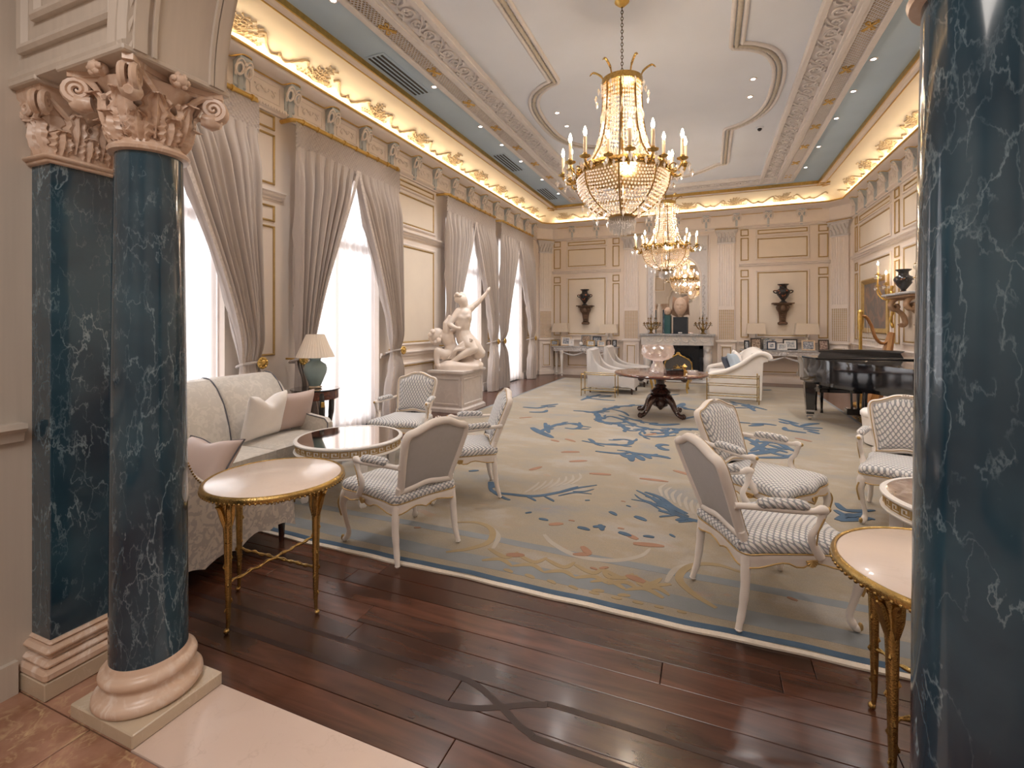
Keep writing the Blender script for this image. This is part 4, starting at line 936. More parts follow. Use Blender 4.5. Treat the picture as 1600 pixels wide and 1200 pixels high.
def capital(parent, r, zb, zt, m, square=None):
    H = zt-zb
    mb = MB()
    if square is None:
        mb.lathe([(r*.98,zb-.035),(r*1.18,zb-.03),(r*1.22,zb-.018),(r*1.16,zb-.006),(r*1.04,zb),(r*1.0,zb+.02),(r*1.02,zb+H*.45),(r*1.2,zb+H*.72),(r*1.42,zb+H*.86)], 40)
        A = .215
        ab = []
        for k in range(4):
            a0 = PI/4+k*PI/2
            for j in range(9):
                t = j/8; p = Vector((A*math.sqrt(2)*.94*math.cos(a0), A*math.sqrt(2)*.94*math.sin(a0))); q_ = Vector((A*math.sqrt(2)*.94*math.cos(a0+PI/2), A*math.sqrt(2)*.94*math.sin(a0+PI/2)))
                mid = (p+q_)/2; pt = p.lerp(q_, .06+.88*t); inn = 1-.30*(1-(2*t-1)**2); ab.append(tuple(mid*(1-1)+pt*1+(-mid)*(.30*(1-(2*t-1)**2))))
        mb.prism([(x*.95, y*.95) for x, y in ab], zb+H*.86, zb+H*.92); mb.prism(ab, zb+H*.915, zt)
        for k in range(8): acanthus(mb, 2*PI*k/8, r*1.05, r*1.18, zb+.005, H*.42, .098, .05)
        for k in range(8): acanthus(mb, 2*PI*(k+.5)/8, r*1.06, r*1.30, zb+.02, H*.70, .098, .055)
        for k in range(4):
            a = PI/4+k*PI/2; ex = Vector((math.cos(a), math.sin(a), 0)); ez = Vector((0,0,1)); sd = Vector((-math.sin(a), math.cos(a), 0))
            for sg in (-1, 1):
                c = ex*.235+sd*(sg*.018)+Vector((0,0,zb+H*.74)); st = spiral(mb, c, ex, ez, .047, 2.2, .015)
                mb.tube(catmull([ex*r*1.05+sd*(sg*.08)+Vector((0,0,zb+H*.45)), ex*r*1.25+sd*(sg*.06)+Vector((0,0,zb+H*.66)), ex*.19+sd*(sg*.025)+Vector((0,0,zb+H*.86)), ex*.235+sd*(sg*.018)+Vector((0,0,zb+H*.90))], 5), [.012]*8+[.014]*8, 6)
            mb.tube([ex*.19+Vector((0,0,zb+H*.58)), ex*.235+Vector((0,0,zb+H*.56)), ex*.262+Vector((0,0,zb+H*.52))], [.03, .04, .016], 8)
            a = k*PI/2; e2 = Vector((math.cos(a), math.sin(a), 0)); s2 = Vector((-math.sin(a), math.cos(a), 0))
            for sg in (-1, 1):
                mb.tube(catmull([e2*r*1.1+s2*(sg*.05)+Vector((0,0,zb+H*.48)), e2*(r*1.25)+s2*(sg*.03)+Vector((0,0,zb+H*.62)), e2*(r*1.36)+s2*(sg*.012)+Vector((0,0,zb+H*.58))], 5), [.01]*11, 6)
            mb.ball(tuple(e2*.185+Vector((0,0,zt-H*.07))), (.034, .034, .028), 10, 8)
            for j in range(6):
                b_ = 2*PI*j/6; mb.ball(tuple(e2*.198+s2*(.026*math.cos(b_))+Vector((0,0,zt-H*.07+.022*math.sin(b_)))), .014, 6, 4)
    mb.build('capital', m, parent, .8)
def column(label, loc):
    t = thing('marble_column', label, 'column', loc, 0, 'green marble columns of the screen')
    mb = MB(); mb.cbox(-.2, .2, -.18, .18, .0025, .057, .004); mb.build('plinth', M['beige_marble'], t, .3)
    mb = MB(); mb.lathe([(.165,.055),(.182,.062),(.192,.078),(.19,.095),(.176,.108),(.166,.112),(.164,.118),(.152,.128),(.15,.142),(.158,.150),(.160,.153),(.168,.160),(.171,.172),(.166,.186),(.152,.194),(.146,.198),(.144,.206),(.138,.222)], 56); mb.build('base', M['rose_marble'], t, 1.0)
    mb = MB(); mb.lathe([(.137,.22),(.1362,.6),(.134,1.0),(.1295,1.5),(.1235,1.95),(.1175,2.3)], 64); mb.build('shaft', M['green_marble'], t, .9)
    capital(t, .118, 2.325, 2.606, M['rose_marble'])
    return t
column('round dark green marble column with rose capital beside the wall pilaster', (-2.19, 1.30, 0))
column('round dark green marble column at the right edge beside the gilt table', (.55, 1.30, 0))
def pier(label, x0, sgn):
    t = thing('marble_pilaster', label, 'pilaster', (0,0,0), 0, 'green marble pilasters of the screen'); t['kind'] = 'structure'
    fx = lambda d: x0+sgn*d
    def bx(mb, d, y0, y1, z0, z1, b=.003): mb.cbox(*sorted((x0-sgn*.02, fx(d))), y0, y1, z0, z1, b)
    mb = MB(); bx(mb, .2, 1.121, 1.48, .0025, .075); mb.build('plinth', M['beige_marble'], t, .3)
    mb = MB()
    for d, e, za, zb in ((.2, 0, .075, .12), (.185, .012, .12, .15), (.17, .03, .15, .175), (.185, .015, .175, .205), (.165, .035, .205, .225)): bx(mb, d, 1.12+e, 1.48-e, za, zb, .012)
    mb.build('base', M['rose_marble'], t, .6)
    mb = MB(); bx(mb, .145, 1.165, 1.435, .22, 2.31); mb.build('shaft', M['green_marble'], t, .3)
    mb = MB(); bx(mb, .165, 1.145, 1.455, 2.29, 2.31, .006); bx(mb, .18, 1.13, 1.47, 2.305, 2.325, .008); bx(mb, .15, 1.16, 1.44, 2.32, 2.52)
    mb.loft([[(x0-sgn*.01, 1.15-e, z), (fx(.15+e), 1.15-e, z), (fx(.15+e), 1.45+e, z), (x0-sgn*.01, 1.45+e, z)] for z, e in ((2.5,.0),(2.55,.015),(2.57,.035),(2.606,.04))])
    for (w0, w1, z0, h) in ((0, 1, 2.33, .12), (.5, .5, 2.35, .2)):
        for yy in ((1.2, 1.3, 1.4) if w0 == 0 else (1.25, 1.35)): acanthus(mb, 0 if sgn > 0 else PI, .15, .165, z0, h, .09, .04, x0, yy)
    for xx in (fx(.05), fx(.12)): acanthus(mb, -PI/2, 0, .012, 2.33, .17, .07, .035, xx, 1.16)
    for (yy, sy) in ((1.13, -1), (1.47, 1)):
        ex = Vector((sgn*q, sy*q, 0)); 
        for k in (-1, 1):
            c = Vector((fx(.165), yy, 2.535))+Vector((-sy*q, sgn*q, 0))*(k*.016)+ex*.01; spiral(mb, c, ex, Vector((0,0,1)), .045, 2.2, .014)
        mb.tube(catmull([Vector((fx(.15), 1.3, 2.44)), Vector((fx(.165), (1.3+yy)/2, 2.5)), Vector((fx(.17), yy, 2.58))], 5), .012, 6)
    mb.tube(catmull([Vector((fx(.01), 1.15, 2.46)), Vector((fx(.09), 1.145, 2.5)), Vector((fx(.15), 1.13, 2.58))], 5), .012, 6)
    spiral(mb, Vector((fx(.03), 1.135, 2.535)), Vector((-sgn,0,0)), Vector((0,0,1)), .045, 2.2, .014)
    mb.ball((fx(.19), 1.3, 2.59), (.03, .04, .03), 10, 8)
    mb.build('capital', M['rose_marble'], t, .8)
pier('square dark green marble pilaster against the left wall behind the column', -2.78, 1)
pier('square dark green marble pilaster against the right anteroom wall', 1.14, -1)
# ================================================================== painted armchairs
def outline_seat(n=64):
    P = catmull([(-.235,-.285,0),(0,-.275,0),(.235,-.285,0),(.262,-.15,0),(.285,.05,0),(.325,.245,0),(.29,.31,0),(.15,.315,0),(0,.345,0),(-.15,.315,0),(-.29,.31,0),(-.325,.245,0),(-.285,.05,0),(-.262,-.15,0)], 6, True)
    return P
def back_outline():
    R = [(0,.968),(.07,.962),(.13,.938),(.185,.915),(.235,.902),(.262,.872),(.268,.82),(.258,.72),(.24,.60),(.225,.50),(.222,.452),(.18,.452),(.10,.462),(0,.478)]
    L = [(-x, z) for x, z in reversed(R[1:-1])]
    return [tuple(p)[:2] for p in catmull([(x, z, 0) for x, z in R+L], 4, True)]
def inset2(P, d):
    n = len(P); c = Vector((sum(p[0] for p in P)/n, sum(p[1] for p in P)/n)); out = []
    for i in range(n):
        a, b = Vector(P[i-1]), Vector(P[(i+1) % n]); t = (b-a).normalized(); nr = Vector((-t.y, t.x)); p = Vector(P[i])
        if (c-p).dot(nr) < 0: nr = -nr
        out.append(tuple(p+nr*d))
    return out
def back_pt(x, z, y=0):
    zz = z-.45; return (x, -.262-.36*zz+y*.95, .45+zz*.97+y*.33)
def armchair():
    t = thing('armchair', 'x', 'armchair', group='ivory carved armchairs with lattice upholstery')
    iv = M['ivory']
    for s in (-1, 1):
        mb = MB(); mb.tube(catmull([(s*.29,.27,.385),(s*.305,.285,.34),(s*.315,.298,.27),(s*.30,.285,.17),(s*.285,.268,.08),(s*.293,.278,.035),(s*.308,.296,.018)], 4), [.030,.034,.036,.037,.036,.033,.030,.027,.025,.023,.021,.019,.018,.017,.0165,.016,.017,.018,.020,.022,.022,.020,.018,.016,.014], 10)
        mb.ball((s*.304,.291,.02), .02, 10, 8); leg = mb.build('leg', iv, t, 1.1)
        g = MB(); g.ball((s*.313,.304,.03), (.014,.012,.022), 8, 6); g.build('gilt_toe', M['gold_matte'], leg, .8); g = MB(); g.tube(catmull([(s*.325,.315,.33),(s*.338,.325,.28),(s*.322,.308,.19)], 4), .006, 5); g.build('gilding', M['gold_matte'], leg, .8)
        mb = MB(); mb.tube(catmull([(s*.232,-.262,.40),(s*.238,-.268,.33),(s*.244,-.275,.22),(s*.245,-.29,.11),(s*.252,-.312,.03),(s*.254,-.316,.0115)], 4), [.026]*3+[.025]*4+[.023]*4+[.02]*4+[.017]*3+[.016,.018,.019], 10); leg = mb.build('leg', iv, t, 1.1)
        mb = MB(); mb.ball((s*.254,-.316,.016), .0165, 8, 6); mb.build('foot', iv, leg, .8)
    P = outline_seat(); n = len(P)
    mb = MB(); 
    def low(p): return .345-.03*max(0, (p.x/.3)**2 if p.y > .2 else .0)+(-.022 if abs(p.x) < .06 and p.y > .2 else 0)-.0*p.y
    I = inset2([(p.x, p.y) for p in P], .03)
    def lowz(p):
        k = abs(p.x)/.3 if abs(p.y) > .2 else abs(p.y)/.28
        return .335+.012*math.sin(k*PI*2.0)-.018*math.exp(-(k/.16)**2)-.02*max(0, k-.7)
    mb.loft([[(p.x*1.0, p.y*1.0, .398) for p in P], [(p.x*1.015, p.y*1.015, .385) for p in P], [(p.x, p.y, .365) for p in P], [(p.x*.995, p.y*.995, lowz(p)) for p in P], [(i[0], i[1], lowz(p)) for i, p in zip(I, P)], [(i[0], i[1], .395) for i in I]], True, False)
    rl = mb.build('seat_rail', iv, t, .9)
    g = MB(); g.tube([(p.x*1.006, p.y*1.006, lowz(p)+.006) for p in P], .0042, 5, True); g.tube([(p.x*1.014, p.y*1.014, .397) for p in P], .0038, 5, True); g.build('gilt_line', M['gold_matte'], rl, .9)
    g = MB()
    for (cx_, cy_, ax) in ((0, .346, 0), (.30, .05, 1), (-.30, .05, 1)):
        for k in range(7):
            a = PI*(k/6); d = (.028*math.cos(a), .03*math.sin(a)-.012)
            p1 = (cx_+(d[0] if ax == 0 else 0), cy_+(d[0] if ax else 0), .355-d[1]*.9); g.tube([(cx_, cy_, .372), p1], [.004, .0085], 5)
    g.build('gilt_shell', M['gold_matte'], rl, .8)
    # upholstered seat
    mb = MB(); prof = [(.985,.395),(1.005,.405),(1.01,.425),(.995,.442),(.95,.456),(.85,.468),(.65,.478),(.4,.484),(.18,.486),(.02,.4865)]
    mb.loft([[(p.x*k, p.y*k+.006*(1-k), z) for p in P] for k, z in prof]); mb.build('seat', M['lattice'], t, 1.3)
    # back
    B = back_outline(); cz = .70
    pr = [(0,.0),(0,.012),(.006,.026),(.018,.032),(.03,.027),(.04,.018),(.044,.004),(.044,-.006),(.038,-.018),(.02,-.024),(.006,-.018)]
    rings = []
    for d, y in pr+[pr[0]]: rings.append([back_pt(x, z, y) for x, z in inset2(B, d)])
    mb = MB(); mb.loft(rings, True, False)
    for s in (-1, 1): mb.tube([back_pt(s*.215, .40, 0), back_pt(s*.215, .44, 0), back_pt(s*.218, .50, 0)], [.024, .022, .02], 8)
    bf = mb.build('back_frame', iv, t, .9)
    g = MB(); g.tube([back_pt(x, z, .0325) for x, z in inset2(B, .018)], .0035, 5, True); g.build('gilt_line', M['gold_matte'], bf, .9)
    g = MB()
    for k in range(5): g.tube([back_pt(0, .945, .03), back_pt(.03*math.cos(PI*k/4), .945+.02*math.sin(PI*k/4), .034)], [.004, .007], 5)
    g.build('gilt_crest', iv, bf, .8)
    I1 = inset2(B, .036); cc = (0, .70)
    mb = MB(); mb.loft([[back_pt(lerp(cc[0], x, k), lerp(cc[1], z, k), y) for x, z in I1] for k, y in ((1.0,.004),(.97,.03),(.9,.042),(.75,.052),(.5,.058),(.22,.06),(.02,.0605))]); mb.build('back_cushion', M['lattice'], t, 1.3)
    mb = MB(); mb.loft([[back_pt(lerp(cc[0], x, k), lerp(cc[1], z, k), y) for x, z in I1] for k, y in ((1.02,.0),(1.02,-.006),(.95,-.010),(.5,-.012),(.03,-.0125))]); mb.build('back_panel', M['linen'], t, .6)
    # padding under the back
    mb = MB(); mb.loft([[(x, -.29+.01*math.cos(x*8)+dy, z) for dy, z in ((0,.398),(-.012,.42),(-.006,.445),(.02,.455),(.03,.42))] for x in (-.225,-.15,0,.15,.225)]); mb.build('seat_roll', M['lattice'], t, 1.2)
    for s in (-1, 1):
        mb = MB()
        mb.tube(catmull([back_pt(s*.252, .655, .0), (s*.275,-.22,.645), (s*.305,-.08,.636), (s*.322,.03,.632), (s*.325,.085,.640), (s*.318,.115,.628)], 4), [.017]*8+[.016]*6+[.019,.022,.024,.024,.022,.02,.017], 10)
        mb.tube(catmull([(s*.32,.095,.625), (s*.318,.075,.56), (s*.308,.04,.50), (s*.298,.07,.43), (s*.292,.10,.385)], 4), [.02,.019,.018,.017,.016,.016,.016,.017,.018,.019,.02,.021,.022,.023,.024,.025,.025], 10)
        am = mb.build('arm', iv, t, 1.1)
        g = MB(); g.ball((s*.327,.118,.64), (.014,.012,.014), 8, 6); g.build('gilt_knob', M['gold_matte'], am, .8); g = MB(); g.tube(catmull([(s*.337,.09,.60),(s*.332,.06,.53),(s*.32,.06,.46)], 4), .004, 5); g.build('gilding', M['gold_matte'], am, .8)
        mb = MB(); mb.tube(catmull([(s*.276,-.225,.655), (s*.280,-.19,.668), (s*.298,-.10,.668), (s*.312,-.02,.664), (s*.317,.02,.652)], 4), [.012,.022,.028,.031,.032]+[.032]*7+[.031,.03,.027,.022,.012], 10, flat=.85); mb.build('arm_pad', M['lattice'], am, 1.2)
    return t
ch0 = armchair()
def put_chair(label, rear, phi, first=False):
    f = Vector((math.cos(phi), math.sin(phi))); c = Vector(rear)+f*.30
    return place(ch0, label, (c.x, c.y, .0135), phi-PI/2, first)
rad = math.radians
put_chair('ivory armchair seen from behind, beside the round gilt table at left', (-1.78, 2.83), rad(158.5), True).location.z = .0135
put_chair('ivory armchair in side view facing left across the mirror-topped table', (-1.90, 4.18), rad(213.5))
put_chair('ivory armchair facing the viewer in front of the statue pedestal', (-3.42, 5.12), rad(-80))
put_chair('ivory armchair with its grey back toward the viewer on the right', (.04, 2.95), rad(27.3))
put_chair('ivory armchair with pale lattice seat, between the other two right-hand chairs', (.14, 4.24), rad(-33))
put_chair('ivory armchair half hidden by the right-hand column, in front of the ottoman', (1.56, 5.05), rad(-104))
# ================================================================== gilt side tables
def gilt_table():
    t = thing('side_table', 'x', 'side table', group='round gilt side tables with white marble tops')
    mb = MB(); mb.lathe([(0,.70),(.35,.70),(.352,.722),(.345,.726),(0,.726)], 72); mb.build('table_top', M['top_marble'], t, .6)
    mb = MB(); mb.lathe([(.335,.690),(.36,.691),(.371,.698),(.373,.712),(.369,.722),(.360,.729),(.353,.727),(.353,.70),(.335,.70),(.335,.690)], 72)
    for k in range(90):
        a = 2*PI*k/90; mb.ball((.369*math.cos(a), .369*math.sin(a), .697), .0075, 5, 4)
    mb.build('rim', M['gilt_bronze'], t, .8)
    for k in range(4):
        a = k*PI/2; e = Vector((math.cos(a), math.sin(a), 0)); s = Vector((-math.sin(a), math.cos(a), 0)); mb = MB()
        P = lambda r, z: tuple(e*r+Vector((0,0,z)))
        mb.tube([P(.315,.69), P(.308,.66), P(.300,.60), P(.297,.50), P(.296,.36), P(.295,.2), P(.295,.07), P(.298,.03)], [.034,.03,.024,.021,.018,.015,.011,.009], 10)
        for j in range(5):
            b_ = 2*PI*j/5; o = e*math.cos(b_)+s*math.sin(b_)
            mb.tube(catmull([e*.298+o*.012+Vector((0,0,.53)), e*.302+o*.026+Vector((0,0,.60)), e*.31+o*.036+Vector((0,0,.655)), e*.312+o*.052+Vector((0,0,.672))], 4), [.006,.008,.01,.012,.013,.013,.013,.012,.011,.01,.008,.006,.004], 5)
        for j in range(9):
            z = .12+.045*j; b_ = j*2.4; o = e*math.cos(b_)+s*math.sin(b_); r_ = lerp(.012, .019, j/9)
            mb.tube([tuple(e*.296+o*(r_-.004)+Vector((0,0,z-.015))), tuple(e*.296+o*(r_+.004)+Vector((0,0,z))), tuple(e*.296+o*(r_+.001)+Vector((0,0,z+.014)))], [.003,.006,.002], 5)
        lg = mb.build('leg', M['gilt_bronze'], t, .9)
        mb = MB(); mb.ball(P(.305,.0145), .0145, 10, 8); mb.build('foot', M['gilt_bronze'], lg, .9)
    for k in range(2):
        a = k*PI/2; e = Vector((math.cos(a), math.sin(a), 0)); mb = MB(); m_ = 44
        mb.tube([tuple(e*lerp(-.296, .296, j/m_)+Vector((.002*math.cos(j*.9), .002*math.sin(j*.9), .255+.004*k+.003*math.sin(j*.8)))) for j in range(m_+1)], [.0085+.0025*math.sin(j*1.5) for j in range(m_+1)], 8)
        mb.build('stretcher', M['gilt_bronze'], t, 1.0)
    return t
gt = gilt_table()
place(gt, 'round gilt table with white marble top beside the left column', (-2.29, 2.03, 0), 0, True)
place(gt, 'round gilt table with white marble top cut off by the right column', (.81, 2.16, 0), rad(37), False)
# ================================================================== greek key tables
def key_unit(R, z0, h, n, k_per):
    """one meander unit bent onto the drum"""
    g = [(0,0),(0,4),(3.2,4),(3.2,1.4),(1.6,1.4),(1.6,2.7)]
    mb = MB(); cell = 2*PI/n; u = cell/4.2; wv = h/5.2
    def pt(x, y, r): a = x*u; return ((R+r)*math.cos(a), (R+r)*math.sin(a), z0+.5*wv+y*(h-wv)/4)
    hw = .33
    for (a, b) in zip(g, g[1:]):
        x0, x1 = sorted((a[0], b[0])); y0, y1 = sorted((a[1], b[1])); x0 -= hw; x1 += hw; y0 -= hw; y1 += hw
        v = [pt(x, y, r) for r in (-.002, .004) for x, y in ((x0,y0),(x1,y0),(x1,y1),(x0,y1))]
        mb.add(v, [(0,3,2,1),(4,5,6,7),(0,1,5,4),(1,2,6,5),(2,3,7,6),(3,0,4,7)])
    x0, x1, y0, y1 = -hw, 4.2+hw, -hw, hw
    v = [pt(x, y, r) for r in (-.002, .0035) for x, y in ((x0,y0),(x1,y0),(x1,y1),(x0,y1))]
    mb.add(v, [(0,3,2,1),(4,5,6,7),(0,1,5,4),(1,2,6,5),(2,3,7,6),(3,0,4,7)])
    return mb.mesh('key_motif', .4)
def key_table(label, loc, top, rz):
    t = thing('coffee_table', label, 'coffee table', loc, rz, 'round tables with a Greek key drum')
    R = .465; dz = .055
    mb = MB(); mb.lathe([(R-.03,.375),(R+.01,.375),(R+.014,.384),(R+.008,.392),(R-.006,.394),(R-.006,.452),(R+.006,.456),(R+.014,.464),(R+.014,.474),(R+.004,.481),(R-.02,.481),(R-.02,.476),(R-.03,.476),(R-.03,.375)], 72)
    dm = mb.build('drum', M['white_lacquer'], t, .5); dm.location.z = dz
    mb = MB(); mb.lathe([(0,.47),(R-.021,.47),(R-.021,.479),(0,.479)], 72); mb.build('table_top', top, t, .5).location.z = dz
    n = 36; ku = key_unit(R-.006, .396, .054, n, 0)
    for k in range(n): mk('key_motif', ku, M['gold_matte'], dm, rz=2*PI*k/n)
    for k in range(4):
        a = PI/4+k*PI/2; Mx = Matrix.Rotation(a, 4, 'Z') @ Matrix.Translation((R-.07, 0, 0))
        mb = MB(Mx); mb.loft([[(x, y, z) for x, y in ((-h,-h),(h,-h),(h,h),(-h,h))] for z, h in ((.431,.04),(.385,.04),(.38,.03),(.365,.034),(.06,.022),(.055,.03),(.02,.03),(.0,.022))])
        for yy in (-.012, 0, .012): mb.box(.02, .034, yy-.003, yy+.003, .08, .355)
        mb.loft([[(-.03, y, z) for y, z in ((-.012,.431),(.012,.431),(.012,.345),(-.012,.345))], [(-.12, y, z) for y, z in ((-.012,.431),(.012,.431),(.012,.427),(-.012,.427))]])
        mb.build('leg', M['white_lacquer'], t, .4)
    return t
key_table('round white Greek key table with mirror top by the sofa', (-3.08, 3.55, .0135), M['mirror_top'], .2)
key_table('round white Greek key table with brown marble top beside the right column', (1.48, 3.63, .0135), marble('brown_table_marble', (.30,.20,.15), (.5,.4,.34), (.18,.12,.09), .15, 5, .06, .3), .5)
# ================================================================== sofa against the left windows
t = thing('sofa', 'long pale damask sofa with rolled back under the left window', 'sofa', (0,0,0))
Y0, Y1 = 1.70, 3.96
mb = MB(); mb.cbox(-4.55, -3.62, Y0, Y1, .06, .27, .03); mb.build('base', M['sofa'], t, .6)
for (x, y) in ((-4.5, Y0+.06), (-4.5, Y1-.06), (-3.68, Y0+.06), (-3.68, Y1-.06)):
    mb = MB(); mb.lathe([(.02,.0015),(.03,.07)], 10, (x, y, 0)); mb.build('leg', M['dark_wood'], t, .6)
def back_prof(e=0):   # x,z section of the rolled back
    return [(-4.13+e,.42),(-4.17+e,.62),(-4.24+e,.82),(-4.34+e,.97),(-4.43,1.045),(-4.53,1.06),(-4.60,1.02),(-4.60,.95),(-4.54,.86),(-4.50,.7),(-4.50,.25),(-4.13+e,.25)]
bw = (Y1-.08-Y0-.08)/3
for k in range(3):
    a = Y0+.08+bw*k; b = a+bw; mb = MB()
    mb.loft([[(x+(dx if i < 6 else 0), y, z) for i, (x, z) in enumerate(back_prof())] for y, dx in ((a+.002,-.03),(a+.012,-.006),(a+.04,.008),((a+b)/2,.02),(b-.04,.008),(b-.012,-.006),(b-.002,-.03))]); bc = mb.build('back_cushion', M['sofa'], t, .8)
    mb = MB(); mb.tube(catmull([(x-.018, b, z) for x, z in back_prof()[:7]], 4), .007, 6); mb.build('piping', M['piping'], bc, 1)
sw = bw
for k in range(3):
    a = Y0+.08+sw*k; b = a+sw; mb = MB()
    mb.grid(lambda u, v: (lerp(-4.2, -3.575, u), lerp(a+.004, b-.004, v), .455+.03*(math.sin(PI*u)*math.sin(PI*v))**.35-.0), 16, 16)
    mb.loft([[(x, y, z) for x, y in ((-4.2,a+.004+e),(-3.575-e,a+.004+e),(-3.575-e,b-.004-e),(-4.2,b-.004-e))] for z, e in ((.275,.01),(.285,.0),(.44,.0),(.455,.0))], True, False); sc_ = mb.build('seat_cushion', M['sofa'], t, .7)
    mb = MB(); mb.tube([(-4.1,a+.006,.456),(-3.577,a+.006,.456),(-3.577,b-.006,.456),(-4.1,b-.006,.456)], .006, 6); mb.build('piping', M['sofa'], sc_, 1)
for yy, lab in ((Y1-.08, 1), (Y0, 0)):
    mb = MB(); pr = [(-4.5,.06),(-3.66,.06),(-3.66,.56),(-3.70,.60),(-3.9,.625),(-4.1,.66),(-4.25,.76),(-4.4,.95),(-4.5,.98)]
    mb.loft([[(x, yy+dy, z-ez) for x, z in pr] for dy, ez in ((0,.012),(.012,0),(.068,0),(.08,.012))]); ar = mb.build('arm', M['sofa'], t, .7)
    mb = MB(); mb.tube([(x+.002, yy+.004, z) for x, z in pr[1:]], .006, 6); mb.build('piping', M['piping'], ar, 1)
# skirted slipper chair in front, its flank toward the side table
def slipper(name, label, x0, x1, y0, y1, zb, zf, skirt_m, seat_m, loc, rz, pipe=True, group=None, seat_z=.44):
    """swooping side profile: high back at -y, low front at +y (local), width along x"""
    t = thing(name, label, 'armchair', loc, rz, group); D = y1-y0
    prof = [(0,zb),(.03*D,zb+.012),(.075*D,zb-.03),(.13*D,zb-.16),(.20*D,zb-.30),(.32*D,zb-.40),(.5*D,zb-.455),(.75*D,zf+.03),(.97*D,zf),(D,zf-.03)]
    P = catmull([(0, y0+a, z) for a, z in prof], 4)
    hem = [(y0+D*k/24, .10+.035*abs(math.sin(PI*k/6))+.05*math.exp(-((k-17)/5)**2)) for k in range(25)]
    for s, xx in ((-1, x0), (1, x1)):
        xi = xx-s*.10; mb = MB()
        def zt(y): 
            for a, b in zip(P, P[1:]):
                if y <= b.y+1e-9: return lerp(a.z, b.z, (y-a.y)/(b.y-a.y) if b.y > a.y else 0)
            return P[-1].z
        ys = sorted(set([round(p.y, 4) for p in P]+[round(h[0], 4) for h in hem]))
        rings = []
        for y in ys:
            zz = zt(y); zl = interp(hem, y); rings.append([(xi, y, .2), (xi, y, zz-.03), ((xi*.7+xx*.3), y, zz), ((xi*.25+xx*.75), y, zz), (xx, y, zz-.035), (xx, y, (zz+zl)/2), (xx+s*.012, y, zl), (xx-s*.01, y, zl)])
        mb.loft(rings); sp = mb.build('side', skirt_m, t, .8)
        if pipe:
            mb = MB(); 
            for p in P: mb.ball((xx+s*.002, p.y, max(.2, p.z-.035)), .007, 6, 4)
            for a, b in zip(P, P[1:]): mb.ball((xx+s*.002, (a.y+b.y)/2, max(.2, (a.z+b.z)/2-.035)), .007, 6, 4)
            mb.build('nailheads', M['bronze'], sp, .8, 'stuff')
    mb = MB(); mb.loft([[(x, y, z) for y, z in ((y0,.15),(y0-.02,.6),(y0-.03,zb-.02),(y0+.02,zb+.015),(y0+.10,zb-.02),(y0+.14,.7),(y0+.17,.4),(y0+.17,.15))] for x in (x0+.02, x0+.06, (x0+x1)/2, x1-.06, x1-.02)]); mb.build('backrest', seat_m, t, .8)
    mb = MB(); mb.cbox(x0+.09, x1-.09, y0+.12, y1+.0, .12, seat_z-.12, .02); mb.build('base', skirt_m, t, .6)
    mb = MB(); mb.cbox(x0+.10, x1-.10, y0+.15, y1+.015, seat_z-.12, seat_z, .035); mb.build('seat_cushion', seat_m, t, .9)
    for (x, y) in ((x0+.06, y0+.05), (x1-.06, y0+.05), (x0+.06, y1-.06), (x1-.06, y1-.06)):
        mb = MB(); mb.lathe([(.018,.0),(.026,.16)], 10, (x, y, 0)); mb.build('leg', M['dark_wood'], t, .6)
    return t
slipper('slipper_chair', 'damask skirted chair with scalloped hem beside the left gilt table', -.33, .33, -.46, .46, 1.0, .34, M['skirt'], M['sofa'], (-3.17, 2.22, .001), 0)
# ---- cushions
def pillow(label, loc, rx, ry, rz, w, h, th, m, trim=None, pinch=0):
    t = thing('throw_pillow', label, 'pillow', loc, 0); t.rotation_euler = (rx, ry, rz)
    def surf(sg):
        def fn(u, v):
            a, b = 2*u-1, 2*v-1; ed = max(0, (1-a**4))*max(0, (1-b**4))
            k = 1-.09*(1-abs(a)**2)*abs(b)**3-.0; k2 = 1-.09*(1-abs(b)**2)*abs(a)**3
            z = b*h/2*(1-.10*(1-a*a)*1.0) - (pinch*math.exp(-(a/.35)**2)*max(0, b)**2)
            return (a*w/2*(1-.10*(1-b*b)), sg*th/2*ed**.55, z)
        return fn
    mb = MB(); mb.grid(surf(1), 22, 22); mb.grid(surf(-1), 22, 22); mb.build('cushion', m, t, 1.6)
    if trim:
        f = surf(0); ps = [f(k/20, 0) for k in range(20)]+[f(1, k/20) for k in range(20)]+[f(1-k/20, 1) for k in range(20)]+[f(0, 1-k/20) for k in range(20)]
        mb = MB(); mb.tube(ps, .006, 6, True); mb.build('piping', trim, t, 1)
    return t
pillow('white patterned throw pillow with a dented top on the damask sofa', (-3.98, 3.40, .70), rad(-14), 0, rad(-90+8), .50, .46, .17, M['pillow_white'], None, .09)
pillow('mauve throw pillow tucked behind the white pillow on the sofa', (-4.02, 3.78, .68), rad(-14), 0, rad(-90-8), .46, .43, .15, M['pillow_mauve'])
pillow('mauve piped pillow lying in the skirted chair by the column', (-3.17, 2.20, .62), rad(-38), 0, rad(8), .46, .44, .17, M['pillow_mauve'], M['piping'], .03)
